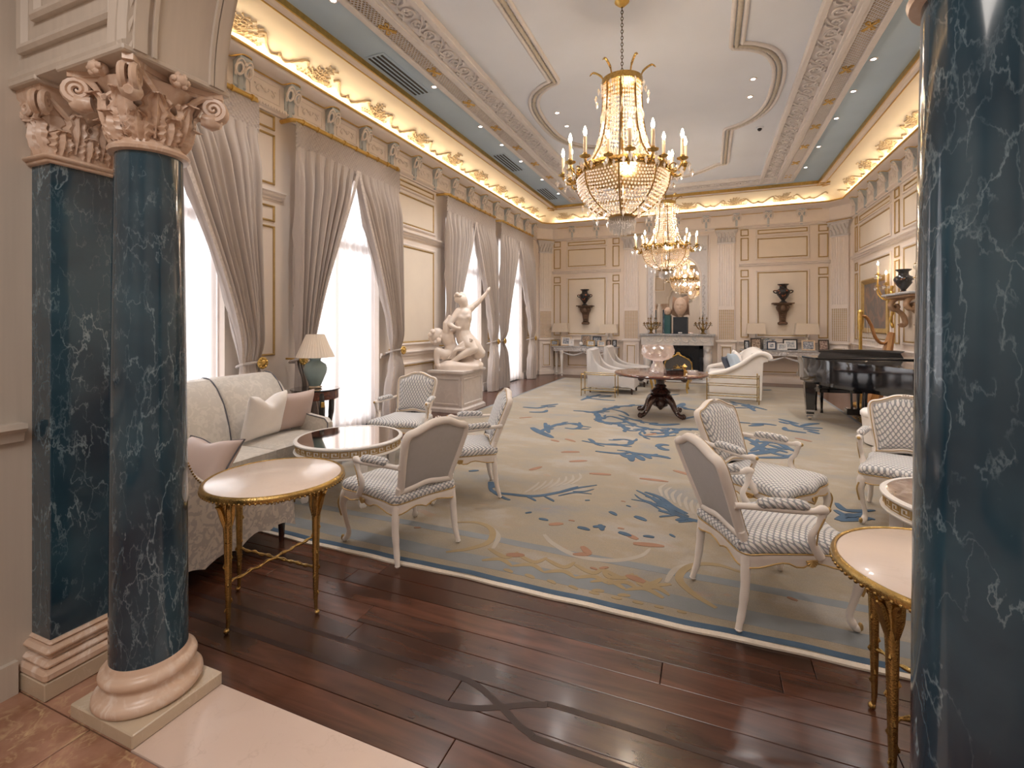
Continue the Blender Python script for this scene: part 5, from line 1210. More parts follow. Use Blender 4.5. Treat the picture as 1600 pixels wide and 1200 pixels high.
# ================================================================== mahogany drum table and celadon lamp
t = thing('drum_table', 'small round mahogany table with black curved legs behind the sofa', 'side table', (-4.33, 4.40, 0))
mb = MB(); mb.lathe([(.255,.70),(.262,.705),(.262,.80),(.255,.805)], 40); mb.build('drum', M['mahogany'], t, .6)
mb = MB(); mb.lathe([(0,.805),(.275,.805),(.28,.812),(.275,.82),(0,.82)], 40); mb.build('table_top', M['piano'], t, .6)
for k in range(3):
    a = rad(-30)+k*2*PI/3; e = Vector((math.cos(a), math.sin(a), 0)); mb = MB()
    mb.tube(catmull([e*.24+Vector((0,0,.78)), e*.265+Vector((0,0,.66)), e*.25+Vector((0,0,.45)), e*.17+Vector((0,0,.18)), e*.20+Vector((0,0,.02))], 5), [.03]*6+[.034]*4+[.028]*5+[.02]*5+[.022], 8); lg = mb.build('leg', M['piano'], t, .8)
    mb = MB(); mb.cbox(-.02,.02,-.008,.01,-.03,.03,.004); o = mb.build('gilt_mount', M['gold'], lg, .5); o.location = e*.293+Vector((0,0,.66)); o.rotation_euler = (0,0,a-PI/2)
mb = MB(); mb.lathe([(.05,.0),(.19,.01),(.2,.03),(.06,.05)], 24, (0,0,.0)); mb.build('base', M['piano'], t, .6)
t = thing('table_lamp', 'celadon blue vase lamp with pleated cream shade on the drum table', 'lamp', (-4.33, 4.40, .82))
mb = MB(); mb.lathe([(.06,0),(.075,.008),(.075,.02),(.062,.03)], 24); mb.build('foot', M['beige_marble'], t, .6)
mb = MB(); mb.lathe([(.06,.03),(.07,.05),(.10,.12),(.128,.19),(.133,.24),(.118,.285),(.08,.31),(.062,.325),(.06,.34),(.068,.355),(.06,.36)], 40); mb.build('vase_body', M['celadon'], t, 1)
mb = MB(); mb.tube([(0,0,.35),(0,0,.46)], .008, 8); mb.build('stem', M['gold'], t)
mb = MB(); n = 72; mb.loft([[((r+(.004 if k % 2 else 0))*math.cos(2*PI*k/n), (r+(.004 if k % 2 else 0))*math.sin(2*PI*k/n), z) for k in range(n)] for r, z in ((.215,.37),(.15,.52),(.10,.64))], True, False); mb.build('lamp_shade', M['shade'], t, .3)

# ================================================================== statue on its pedestal
t = thing('pedestal', 'square panelled grey marble pedestal under the white statue', 'pedestal', (-4.33, 7.90, 0))
mb = MB(); mb.sqlathe([(0,0),(.0,.06),(-.02,.075),(-.03,.09)], (0,0,0), 1.36, 1.46); mb.build('base', M['pedestal'], t, .4)
mb = MB(); mb.cbox(-.315,.315,-.415,.415,.085,.655,.004)
for (w2, d2, R_) in ((.315, .415, 0), (.315, .415, PI), (.415, .315, PI/2), (.415, .315, -PI/2)):
    mb.M = Matrix.Rotation(R_, 4, 'Z') @ Matrix.Translation((0, -d2, 0)) @ Matrix.Scale(-1, 4, (0,1,0)); mb.frame(-w2+.04, w2-.04, .12, .62, [(0,0),(0,.012),(.03,.014),(.04,.0)])
mb.M = None; mb.build('die', M['pedestal'], t, .4)
mb = MB(); mb.sqlathe([(-.03,.65),(-.02,.66),(-.015,.675),(.015,.69),(.02,.70),(.02,.735),(.01,.74)], (0,0,0), 1.345, 1.445); mb.build('cap', M['pedestal'], t, .4)
def skin_mesh(name, chains, m, parent, sub=2, voxel=.014):
    """one continuous body: tapered limbs and joints fused into a single surface"""
    names = {}; mb = MB()
    for ch in chains:
        prev = None
        for node in ch:
            if isinstance(node, str): cur = names[node]
            else:
                nm, p, r = node; cur = (Vector(p), r*1.18); names[nm] = cur; mb.ball(tuple(p), cur[1], 16, 10)
            if prev is not None:
                n_ = 5; mb.tube([prev[0].lerp(cur[0], k/n_) for k in range(n_+1)], [lerp(prev[1], cur[1], k/n_)*(1+.06*math.sin(PI*k/n_)) for k in range(n_+1)], 14)
            prev = cur
    me = bpy.data.meshes.new(name); me.from_pydata(mb.v, [], mb.f)
    o = bpy.data.objects.new(name, me); COL.objects.link(o)
    rm = o.modifiers.new('rm', 'REMESH'); rm.mode = 'VOXEL'; rm.voxel_size = voxel; rm.use_smooth_shade = True
    sm = o.modifiers.new('sm', 'SMOOTH'); sm.iterations = 5; sm.factor = .5
    dg = bpy.context.evaluated_depsgraph_get(); me2 = bpy.data.meshes.new_from_object(o.evaluated_get(dg)); bpy.data.objects.remove(o)
    me2.materials.clear(); me2.polygons.foreach_set('use_smooth', [True]*len(me2.polygons))
    return mk(name, me2, m, parent)
st = thing('statue', 'white marble statue of a woman reaching up over a fallen figure', 'statue', (-4.33, 7.90, .74), rad(28.8))
fig = [
 [('hip', (.13,0,.56), .135), ('waist', (.09,-.01,.72), .105), ('rib', (.10,-.02,.88), .125), ('chest', (.13,-.02,1.0), .12), ('neckb', (.155,-.01,1.12), .06), ('neck', (.15,-.01,1.17), .048), ('headb', (.11,-.02,1.22), .075), ('head', (.085,-.02,1.29), .085), ('crown', (.075,-.01,1.36), .06)],
 ['head', ('bun', (.0,0,1.29), .055)],
 ['headb', ('face', (.075,-.075,1.235), .03)],
 ['chest', ('shR', (.215,.0,1.10), .06), ('uaR', (.30,.01,1.17), .047), ('elR', (.39,.02,1.245), .04), ('faR', (.49,.02,1.355), .034), ('wrR', (.55,.02,1.43), .024), ('haR', (.575,.02,1.475), .03), ('fiR', (.60,.02,1.52), .014)],
 ['chest', ('shL', (.02,-.03,1.07), .06), ('uaL', (-.07,-.08,.95), .05), ('elL', (-.15,-.12,.83), .042), ('faL', (-.08,-.16,.78), .036), ('wrL', (-.01,-.18,.76), .025), ('haL', (.03,-.19,.75), .03)],
 ['chest', ('br1', (.19,-.11,.96), .05)], ['chest', ('br2', (.07,-.12,.95), .05)],
 ['hip', ('thR', (.27,.05,.45), .115), ('knR', (.44,.06,.28), .075), ('caR', (.30,.12,.20), .062), ('anR', (.12,.15,.16), .035), ('ftR', (.0,.15,.14), .03)],
 ['hip', ('thL', (.20,-.10,.46), .105), ('knL', (.29,-.15,.375), .075), ('caL', (.12,-.17,.29), .058), ('anL', (-.06,-.17,.17), .036), ('ftL', (-.13,-.18,.125), .032), ('toL', (-.20,-.2,.115), .02)],
]
skin_mesh('kneeling_figure', fig, M['statue_marble'], st, 2, .013)
fig2 = [
 [('hip', (-.10,.02,.30), .12), ('waist', (-.13,.0,.45), .095), ('chest', (-.20,.0,.60), .115), ('neck', (-.29,-.02,.67), .05), ('head', (-.36,-.03,.66), .085), ('hair', (-.41,-.02,.60), .095), ('hair2', (-.40,0,.50), .07)],
 ['chest', ('sh', (-.20,-.08,.70), .055), ('el', (-.22,-.1,.84), .042), ('wr', (-.17,-.08,.93), .026), ('ha', (-.15,-.07,.97), .03)],
 ['chest', ('s2', (-.14,.1,.66), .055), ('e2', (-.02,.12,.72), .042), ('w2', (.04,.05,.68), .028)],
 ['hip', ('th', (-.24,-.06,.26), .085), ('kn', (-.36,-.1,.34), .06), ('ca', (-.38,-.1,.2), .05), ('an', (-.36,-.12,.08), .034), ('ft', (-.30,-.16,.05), .03)],
 ['hip', ('th2', (.05,.08,.22), .09), ('kn2', (.22,.1,.18), .06), ('an2', (.38,.1,.12), .04)],
]
skin_mesh('fallen_figure', fig2, M['statue_marble'], st, 2, .013)
mb = MB(); rr = random.Random(5)
def rock(u, v):
    a = 2*PI*u; z = v; r = (1-.55*max(0, z-.35))*(1+.06*math.sin(5*a)+.05*math.sin(9*a+1))*(1 if v < .999 else .0)
    return (.44*r*math.cos(a)*(1 if v < .98 else .9)+.02, .30*r*math.sin(a), .15*math.sin(min(1, v)*PI/2)+.025*math.sin(3*a+2*v)*v)
mb.grid(rock, 36, 10, cu=True); mb.build('rock_base', M['statue_marble'], st, 1.2)
mb = MB()
for k in range(9):
    a = 2*PI*k/9; mb.ball((-.41+.085*math.cos(a), -.07+.04*math.sin(a*2), .60+.105*math.sin(a)), (.05,.055,.055), 8, 6)
mb.build('carved_hair', M['statue_marble'], st, 1.2); mb = MB()
for k in range(8):
    a = 2*PI*k/8; mb.ball((.045+.075*math.cos(a), .0+.075*math.sin(a), 1.355+.03*math.sin(a*2)), (.042,.042,.038), 8, 6)
mb.build('carved_hair', M['statue_marble'], st, 1.2)
mb = MB(); 
for k in range(5): mb.tube(catmull([(.18+.02*k, -.08-.03*k, .56), (.08+.02*k, -.17, .48-.02*k), (-.03, -.17-.01*k, .36), (-.05-.03*k, -.16, .20)], 5), [.03]*6+[.035]*6+[.02]*4, 6)
mb.build('drapery', M['statue_marble'], st, 1.2)
# ================================================================== centre table and crystal bowl
t = thing('pedestal_table', 'large round dark carved pedestal table in the middle of the carpet', 'table', (-.76, 8.55, .0135), rad(8))
mb = MB(); mb.lathe([(0,.69),(.70,.69),(.755,.695),(.77,.71),(.772,.725),(.76,.738),(.73,.742),(0,.742)], 72); mb.build('table_top', wood('glossy_walnut', (.05,.014,.009), (.16,.05,.03), .09, 3, 0, 0, .8, False), t, .7)
mb = MB(); mb.lathe([(.30,.688),(.28,.66),(.10,.64),(.075,.60),(.07,.54),(.10,.52),(.105,.50),(.085,.485),(.12,.46),(.165,.425),(.175,.40),(.15,.37),(.10,.35),(.085,.335),(.11,.325),(.115,.30),(.10,.27),(.13,.22),(.12,.17),(.06,.14),(.02,.10)], 24); mb.build('baluster', M['dark_wood'], t, .9)
for k in range(4):
    a = PI/4+k*PI/2; e = Vector((math.cos(a), math.sin(a), 0)); P = lambda r, z: e*r+Vector((0,0,z)); mb = MB()
    mb.tube(catmull([P(.08,.29), P(.17,.30), P(.25,.24), P(.31,.14), P(.39,.06), P(.47,.042), P(.50,.03)], 4), [.05,.058,.062,.064,.066,.066,.064,.060,.056,.052,.048,.045,.042,.04,.038,.036,.036,.036,.037,.037,.036,.034,.03,.026,.02], 10)
    sd = Vector((-e.y, e.x, 0)); 
    for sg in (-1, 1): spiral(mb, P(.47,.055)+sd*(sg*.02), e, Vector((0,0,1)), .04, 1.5, .012, 20)
    mb.tube(catmull([P(.20,.345), P(.27,.30), P(.33,.19)], 4), .018, 6); mb.build('leg', M['dark_wood'], t, 1)
mb = MB()
for k in range(6): mb.cbox(-.045,.045,-.012,.012,.662,.69,.006) if False else mb.ball((.66*math.cos(k*PI/3), .66*math.sin(k*PI/3), .675), (.05,.05,.03), 8, 6)
mb.build('drop_bosses', M['dark_wood'], t, .9)
t = thing('crystal_bowl', 'large cut crystal footed bowl on the dark round table', 'bowl', (-.80, 8.52, .755))
mb = MB(); n = 48
def bowl(u, v):
    prof = [(0,.0,.155),(.1,.02,.15),(.3,.08,.115),(.45,.17,.08),(.5,.195,.085),(.55,.215,.14),(.68,.25,.22),(.82,.33,.268),(.93,.41,.262),(1,.46,.235)]
    z = interp([(a, b) for a, b, c in prof], v); r = interp([(a, c) for a, b, c in prof], v)
    r *= 1+.05*math.sin(12*2*PI*u+v*10)*math.sin(30*v); return (r*math.cos(2*PI*u), r*math.sin(2*PI*u), z)
mb.grid(bowl, 96, 48, cu=True); mb.build('cut_body', M['bowl_crystal'], t, .35)
t = thing('silver_box', 'low dark box on the round table beside the crystal bowl', 'box', (-.53, 8.30, .7555), .3)
mb = MB(); mb.cbox(-.14,.14,-.09,.09,0,.06,.006); mb.build('body', M['dark_wood'], t, .3); mb = MB(); mb.cbox(-.145,.145,-.095,.095,.06,.078,.006); mb.build('lid', M['piano'], t, .3)
t = thing('glass_dish', 'small clear glass dish at the right side of the dark round table', 'dish', (-.25, 8.5, .7555)); mb = MB(); mb.lathe([(.05,0),(.07,.01),(.09,.05),(.085,.05),(.06,.014),(0,.012)], 20); mb.build('bowl', M['crystal_clear'], t)
t = thing('gilt_ornament', 'small gilt ornament on the dark round table before the hearth', 'ornament', (-.38, 8.72, .7555)); mb = MB(); mb.lathe([(.06,0),(.06,.015),(.02,.03),(.025,.07),(.05,.09),(.02,.12),(0,.14)], 14); mb.build('body', M['gold'], t)
# ================================================================== far seating group
for k, (y, lab) in enumerate(((11.12, 'pale grey slipper chaise with swooping side behind the brass shelf table'), (12.5, 'pale grey slipper chaise nearer the fireplace, behind its twin'))):
    slipper('slipper_chaise', lab, -.40, .40, -.52, .52, .98, .46, M['grey_sofa'], M['grey_sofa'], (-2.02+.10*k, y, .0135), rad(-90), False, 'pale grey slipper chaises', .47)
def brass_table(label, x0, x1, y0, y1, zt, zs, tall):
    t = thing('shelf_table', label, 'side table', (0,0,.0135), 0, 'brass shelf tables'); mb = MB()
    for x in (x0, x1):
        for y in (y0, y1):
            p = MB(); p.tube([(x,y,0),(x,y,zt+(.05 if tall else .01))], .010, 8); p.ball((x,y,zt+(.055 if tall else .012)), .014, 8, 6); p.build('post', M['gilt_bronze'], t, .8)
    for z, nm in ((zs, 'lower_shelf'), (zt, 'upper_shelf')):
        r = MB(); r.tube([(x0,y0,z),(x1,y0,z),(x1,y1,z),(x0,y1,z)], .009, 6, True); r.build('rail', M['gilt_bronze'], t, .8)
        if nm == 'lower_shelf' or not tall:
            s = MB(); s.box(x0,x1,y0,y1,z-.004,z+.004); s.build(nm, M['glass_shelf'], t, 0)
    if tall:
        for yy in (y0, y1): r = MB(); r.tube([(x0,yy,zt-.16),(x1,yy,zt-.16)], .007, 6); r.build('rail', M['gilt_bronze'], t, .8)
brass_table('brass and glass shelf table in front of the grey chaise', -2.55, -1.82, 10.18, 10.52, .47, .13, False)
brass_table('tall brass shelf table against the side of the ivory sofa', -.03, .90, 10.35, 10.72, .50, .14, True)
# ivory sofa, its end toward the viewer
t = thing('sofa', 'ivory rolled-arm sofa right of the hearth, end toward the viewer', 'sofa', (0,0,.0135))
X0, X1, Ya, Yb = .0, 1.05, 10.86, 12.95
pr = [(X0+.02,.03),(X0,.45),(X0+.02,.52),(X0+.10,.55),(X0+.35,.62),(X0+.62,.76),(X0+.82,.92),(X0+.98,.99),(X1+.06,.95),(X1+.10,.88),(X1+.05,.82),(X1-.03,.80),(X1-.06,.03)]
for yy in (Ya, Yb-.16):
    mb = MB(); mb.loft([[(x, yy+dy, z-ez) for x, z in pr] for dy, ez in ((0,.02),(.02,0),(.14,0),(.16,.02))]); ar = mb.build('arm', M['white_sofa'], t, .8)
    mb = MB(); mb.tube(catmull([(x, yy-.004, z-.03) for x, z in pr[1:10]], 3), .05, 8); mb.build('arm_roll', M['white_sofa'], ar, 1.2)
mb = MB(); mb.loft([[(x, y, z) for x, z in ((.62,.45),(.72,.8),(.82,.95),(.98,1.0),(1.1,.95),(1.12,.86),(1.03,.8),(1.0,.03),(.62,.03))] for y in (Ya+.15, (Ya+Yb)/2, Yb-.15)]); mb.build('backrest', M['white_sofa'], t, .8)
mb = MB(); mb.cbox(X0+.03, .64, Ya+.15, Yb-.15, .03, .30, .02); mb.build('base', M['white_sofa'], t, .6)
for k in range(2): mb = MB(); a = lerp(Ya+.16, Yb-.16, k/2); b = lerp(Ya+.16, Yb-.16, (k+1)/2); mb.cbox(X0+.0, .68, a+.005, b-.005, .30, .47, .04); mb.build('seat_cushion', M['white_sofa'], t, .9)
pillow('pale blue pillow standing at the near end of the ivory sofa', (.52, 11.25, .74), rad(-20), 0, rad(70), .48, .46, .16, M['pillow_blue'])
pillow('charcoal pillow leaning on the blue pillow of the ivory sofa', (.40, 11.32, .69), rad(-25), 0, rad(74), .44, .42, .14, M['pillow_dark'])
pillow('ivory pillow leaning on the back of the ivory sofa', (.60, 11.55, .75), rad(-20), 0, rad(84), .5, .46, .16, M['pillow_white'])
pillow('second ivory pillow farther along the ivory sofa', (.60, 12.1, .75), rad(-18), 0, rad(90), .5, .46, .16, M['pillow_white'])
# low gilt table between the seats
t = thing('coffee_table', 'low table on gilt cabriole legs between the far seats', 'coffee table', (-.82, 11.7, .0135))
mb = MB(); mb.cbox(-.42,.42,-.4,.4,.40,.425,.008); mb.build('table_top', M['grey_marble'], t, .3)
mb = MB(); mb.cbox(-.40,.40,-.38,.38,.355,.40,.01); mb.build('apron', M['gold'], t, .3)
for sx in (-1, 1):
    for sy in (-1, 1): mb = MB(); mb.tube(catmull([(sx*.37,sy*.35,.38),(sx*.40,sy*.38,.30),(sx*.37,sy*.35,.12),(sx*.39,sy*.37,.015)], 5), [.03]*5+[.028]*4+[.018]*4+[.016,.02,.014], 8); mb.build('leg', M['gold'], t, 1)
# ================================================================== fireplace wall
t = thing('fireplace', 'pale marble fireplace with carved frieze and dark firebox on the far wall', 'fireplace', (CX, 14.35, 0)); t['kind'] = 'structure'
mm = M['mantel_marble']
mb = MB(); mb.cbox(-.99,.99,-.40,0,1.225,1.262,.008); mb.cbox(-1.0,1.0,-.42,0,1.262,1.285,.006); mb.build('mantel_shelf', M['grey_marble'], t, .4)
mb = MB(); mb.cbox(-.95,.95,-.34,0,.97,1.225,.01); fr = mb.build('frieze', mm, t, .4)
for k in range(7):
    g = MB(); c = -.72+.24*k
    g.tube([(c+.095*math.cos(a), -.345, 1.135+.075*math.sin(a)) for a in [PI+PI*j/10 for j in range(11)]], [.012+.008*math.sin(PI*j/10) for j in range(11)], 6); g.ball((c, -.345, 1.11), (.03,.014,.035), 8, 6); g.build('carved_swag', mm, fr, .8)
for s in (-1, 1):
    mb = MB(); c = s*.80
    mb.cbox(c-.13,c+.13,-.32,0,0,.16,.01); mb.lathe([(.10,.16),(.12,.18),(.09,.21),(.07,.26),(.085,.38),(.11,.52),(.115,.62),(.085,.72),(.07,.80),(.10,.86),(.12,.90),(.11,.94),(.12,.97)], 20, (c,-.2,0)); mb.cbox(c-.11,c+.11,-.12,0,.16,.97,.006); mb.ball((c,-.27,.84), (.055,.06,.08), 10, 8); mb.build('carved_jamb', mm, t, .8)
mb = MB(); mb.box(-.69,.69,-.10,-.05,.0,.97); mb.build('firebox_back', M['firebox'], t, 0)
mb = MB(); mb.cbox(-.69,-.58,-.13,-.04,.0,.97,.004); mb.cbox(.58,.69,-.13,-.04,0,.97,.004); mb.cbox(-.69,.69,-.13,-.04,.87,.97,.004); mb.build('slip', M['firebox'], t, .3)
mb = MB(); mb.cbox(-1.0,1.0,-.75,.0,.001,.03,.006); mb.build('hearth', mm, t, .3)
mb = MB(); 
for s in (-1, 1): mb.tube(catmull([(s*.42,-.2,.03),(s*.40,-.22,.12),(s*.34,-.22,.2),(s*.36,-.22,.28)], 4), .022, 6)
mb.build('andirons', M['gold'], t, .9)
# fire screen
t = thing('fire_screen', 'gilt rococo fire screen with dark panel before the hearth', 'fire screen', (CX+.06, 13.72, .0))
OUT = [(-.33,.10),(-.35,.30),(-.34,.50),(-.27,.60),(-.15,.67),(-.06,.715),(0,.745),(.06,.715),(.15,.67),(.27,.60),(.34,.50),(.35,.30),(.33,.10),(.15,.13),(0,.10),(-.15,.13)]
PP = catmull([(x, 0, z) for x, z in OUT], 5, True)
mb = MB(); mb.tube(PP, [.02+.007*math.sin(k*1.3) for k in range(len(PP))], 6, True); 
for k in range(6): a = PI*k/5; mb.ball((.045*math.cos(a), -.005, .745+.045*math.sin(a)), .018, 6, 5)
mb.build('gilt_frame', M['gold'], t, 1)
mb = MB(); mb.loft([[(p.x*.97, y, .02+p.z*.97) for p in PP] for y in (-.006, .006)]); mb.build('screen_panel', plain('dark_screen_mesh', (.09,.085,.08), .6, .2, var=.3, scale=60), t, .3)
mb = MB(); mb.ball((0,-.015,.36), (.05,.012,.06), 8, 6)
for k in range(8): a = 2*PI*k/8; mb.tube(catmull([(0,-.015,.36),(.09*math.cos(a),-.02,.36+.07*math.sin(a)),(.14*math.cos(a+.3),-.015,.36+.10*math.sin(a+.3))], 3), .009, 5)
mb.build('gilt_spray', M['gold'], t, .9)
for s in (-1, 1): mb = MB(); mb.tube(catmull([(s*.31,-.12,.012),(s*.33,-.04,.05),(s*.33,0,.11),(s*.33,.04,.05),(s*.31,.12,.012)], 4), .016, 6); mb.build('foot', M['gold'], t, 1)
# overmantel mirror
t = thing('wall_mirror', 'tall arched mirror in a carved stone frame above the mantel', 'mirror', (CX, 14.35, 0))
def archpts(w, z0, zs, n=20): return [(-w, z0), (-w, zs)]+[(-w*math.cos(PI*k/n), zs+w*math.sin(PI*k/n)) for k in range(1, n)]+[(w, zs), (w, z0)]
G0 = archpts(.60, 1.29, 2.86)
mb = MB(); mb.add([(x, -.05, z) for x, z in G0], [tuple(range(len(G0)))]); mb.build('glass', M['mirror'], t, 0)
mb = MB(Matrix(((1,0,0,0),(0,0,1,0),(0,1,0,0),(0,0,0,1))))
outer = [(-.79, 1.29), (-.79, 4.0), (.79, 4.0), (.79, 1.29)]
mb.prism(outer[:3]+[outer[3]]+[(x, z) for x, z in reversed(G0)], -.06, 0); fr = mb.build('frame', M['plaster'], t, .4)
mb = MB(); mb.loft([[(x, y, z) for x, z in archpts(.60+d, 1.29, 2.86)] for d, y in ((-.01,-.05),(-.005,-.075),(.02,-.085),(.04,-.07),(.05,-.06))], False, False); mb.build('inner_moulding', M['trim'], fr, .8)
mb = MB(); 
for k in range(40):
    for s in (-1, 1):
        z = 1.35+.04*k
        if z < 2.95: mb.ball((s*(.70+.02*math.sin(k*1.7)), -.065, z), (.028,.016,.022), 6, 4)
for s in (-1, 1):
    for k in range(14): a = k*1.9; r_ = .015+.011*k; mb.ball((s*(.60+r_*math.cos(a)*.9), -.068, 3.70+r_*math.sin(a)), (.04,.022,.04), 6, 5)
for k in range(11): mb.ball((-.35+.07*k, -.065, 3.78+.03*math.cos(k*2)), (.035,.018,.028), 6, 4)
mb.build('carved_flowers', M['plaster'], fr, .9)
mb = MB(FB); mb.frame(-.86, .86, 1.29, 4.06, CP); mb.build('panel_moulding', M['trim'], wall_back, .5)
# things on the mantel
def candelabrum(label, x):
    t = thing('candelabrum', label, 'candelabrum', (x, 14.04, 1.285), 0, 'crystal candelabra on the mantel')
    mb = MB(); mb.lathe([(.085,0),(.09,.012),(.05,.03),(.03,.06),(.045,.10),(.06,.13),(.035,.17),(.02,.22),(.03,.27),(.015,.33),(.012,.46)], 14); mb.build('stem', M['bronze'], t, .9)
    am = MB(); am.tube(catmull([(.02,0,.16),(.09,0,.13),(.15,0,.19),(.19,0,.27)], 4), .011, 6); am.lathe([(.012,.27),(.04,.285),(.042,.292),(.014,.30),(.016,.33)], 10, (.19,0,0)); am = am.mesh('branch', .9)
    cm = MB(); 
    for k in range(5): a = 2*PI*k/5; cm.octa((.19+.04*math.cos(a), .04*math.sin(a), .245), .012, .035, .5)
    cm = cm.mesh('prisms', 0)
    for k in range(6):
        o = mk('branch', am, M['bronze'], t, rz=k*PI/3, sc=(1,1,1)); mk('prisms', cm, M['crystal_clear'], o)
    for k in range(3):
        o = mk('branch', am, M['bronze'], t, rz=k*2*PI/3+.4, sc=(.55,.55,1)); o.location.z = .14; mk('prisms', cm, M['crystal_clear'], o)
    mb = MB(); mb.octa((0,0,.50), .03, .06); mb.build('crystal_finial', M['crystal_clear'], t, 0)
candelabrum('dark gilt candelabrum with crystals at the left end of the mantel', CX-.68); candelabrum('dark gilt candelabrum with crystals at the right end of the mantel', CX+.68)
t = thing('stone_bust', 'worn stone carved head on a dark block above the mantel', 'sculpture', (CX+.10, 14.05, 1.285))
mb = MB(); mb.cbox(-.20,.20,-.11,.13,0,.015,.003); mb.cbox(-.185,.185,-.10,.12,.015,.47,.004); mb.build('block', M['green_book'], t, .3)
mb = MB(); mb.cbox(-.05,.05,-.108,-.10,.02,.05,.003); mb.build('label_plate', M['white_lacquer'], t, .3)
def headf(u, v):
    a = 2*PI*u; p = PI*v; x = math.sin(p)*math.cos(a); y = math.sin(p)*math.sin(a); z = -math.cos(p)
    X_, Y_, Z_ = .17*x, .19*y, .26*z
    if y < 0:
        fz = z; fx = x
        Y_ -= .045*math.exp(-(fx/.13)**2-((fz+.05)/.22)**2)        # nose
        Y_ += .022*(math.exp(-((fx-.33)/.16)**2-((fz-.13)/.10)**2)+math.exp(-((fx+.33)/.16)**2-((fz-.13)/.10)**2))   # eye sockets
        Y_ -= .018*math.exp(-(fx/.25)**2-((fz+.42)/.07)**2)-.012*math.exp(-(fx/.28)**2-((fz+.34)/.04)**2)             # lips
        Y_ -= .015*math.exp(-(fx/.2)**2-((fz+.68)/.14)**2)-.0
        Y_ -= .016*math.exp(-((fz-.27)/.08)**2)*(abs(fx) < .6)
    w = 1-.22*max(0, -z)**1.5
    hair = .018*math.sin(a*14)*math.sin(p*9)*(1 if (z > .45 or y > -.1) else 0)
    return ((X_*w)*(1+hair*2), Y_*(1+hair*2), .75+Z_)
mb = MB(); mb.grid(headf, 72, 48, cu=True); mb.build('head', M['terracotta'], t, 1.5)
mb = MB(); mb.grid(lambda u, v: (.20*math.cos(PI*(.02+.96*u))*(1+.12*(1-v)), .02+.19*abs(math.sin(PI*u))*.9, .50+.53*v**.8*(1)-.0+.03*math.sin(8*u)), 24, 12); mb.build('veil', M['terracotta'], t, 1.5)
mb = MB(); mb.tube([(0,0,.47),(0,0,.56)], .06, 10); mb.build('neck', M['terracotta'], t)
t = thing('stone_mask', 'small pale mask fragment on a teal block left of the stone head', 'sculpture', (CX-.24, 14.16, 1.285))
mb = MB(); mb.cbox(-.08,.08,-.10,.08,0,.52,.004); mb.build('block', M['teal_book'], t, .3); mb = MB(); mb.ball((0,0,.63), (.10,.10,.115), 14, 12); mb.ball((0,-.095,.62), (.02,.03,.035), 8, 6); mb.build('mask', M['terracotta'], t, 1.2)
# ================================================================== consoles, lamps, frames
def console(label, cx):
    t = thing('console_table', label, 'console table', (cx, 14.325, 0), 0, 'marble topped consoles on the far wall')
    P2 = [(-1.0,0),(-1.0,-.30),(-.97,-.34),(-.35,-.36),(-.30,-.38),(.30,-.38),(.35,-.36),(.97,-.34),(1.0,-.30),(1.0,0)]
    mb = MB(); mb.prism(P2, .86, .895); mb.build('table_top', M['grey_marble'], t, .3)
    mb = MB(); mb.prism([(x*.96, y*.94) for x, y in P2], .74, .858); ap = mb.build('apron', M['plaster'], t, .3)
    for k in range(21):
        g = MB(); c = -.9+.09*k; g.ball((c,-.335 if abs(c) > .32 else -.352,.80), (.03,.012,.018), 8, 6); g.build('carved_boss', M['plaster'], ap, .8)
    for s in (-1, 1):
        g = MB(); g.tube(catmull([(s*.68,-.30,.72),(s*.5,-.33,.66),(s*.3,-.34,.62),(s*.12,-.35,.67),(0,-.36,.72)], 5), [.012+.012*math.sin(PI*k/20) for k in range(21)], 6); g.build('garland', M['plaster'], ap, .9)
        for x, y in ((.68, -.30), (.9, -.1)):
            mb = MB(); mb.sqlathe([(-.955,.76),(-.955,.64),(-.965,.63),(-.958,.61),(-.978,.10),(-.965,.09),(-.965,.06),(-.98,.04),(-.975,.0)], (s*x, y, 0)); lg = mb.build('leg', M['white_lacquer'], t, .4)
            mb = MB(Matrix.Translation((s*x, y-.046, .70)) @ Matrix.Rotation(PI/2, 4, 'X')); mb.lathe([(.03,0),(.03,.004),(.02,.01),(.008,.006),(0,.012)], 12); mb.build('rosette', M['plaster'], lg, .8)
    g = MB(); g.ball((0,-.37,.78), (.06,.03,.06), 10, 8)
    for k in range(7): a = PI*k/6; g.ball((.10*math.cos(a),-.365,.76+.08*math.sin(a)), (.026,.014,.026), 6, 5)
    g.build('cartouche', M['plaster'], ap, .8)
console('carved grey console with marble top left of the fireplace', CX-2.61); console('carved grey console with marble top right of the fireplace', CX+2.61)
def box_lamp(label, x, z0, z1, w):
    t = thing('table_lamp', label, 'lamp', (x, 14.205, .897), 0, 'console lamps with box shades')
    mb = MB(); mb.cbox(-.07,.07,-.06,.06,0,.02,.004); mb.build('foot', M['bronze'], t, .3)
    mb = MB(); mb.lathe([(.04,.02),(.055,.05),(.03,.10),(.06,.20),(.05,.28),(.02,.33),(.012,z0-.84)], 14); mb.build('stem', M['crystal_clear'], t, .9)
    mb = MB(); h = w/2; mb.loft([[(a*h*k, b*.13*k, z-.897) for a, b in ((-1,-1),(1,-1),(1,1),(-1,1))] for z, k in ((z0,1.04),(z1,.92))], True, False); mb.build('lamp_shade', M['shade_flat'], t, .3)
box_lamp('lamp with box shade on the left console, nearest the drapes', -4.19, 1.31, 1.58, .48); box_lamp('lamp with box shade on the left console, nearest the fireplace', -2.72, 1.29, 1.55, .50)
box_lamp('lamp with box shade on the right console, nearest the fireplace', 1.16, 1.30, 1.58, .44); box_lamp('lamp with box shade on the right console, nearest the harp', 2.32, 1.30, 1.575, .52)
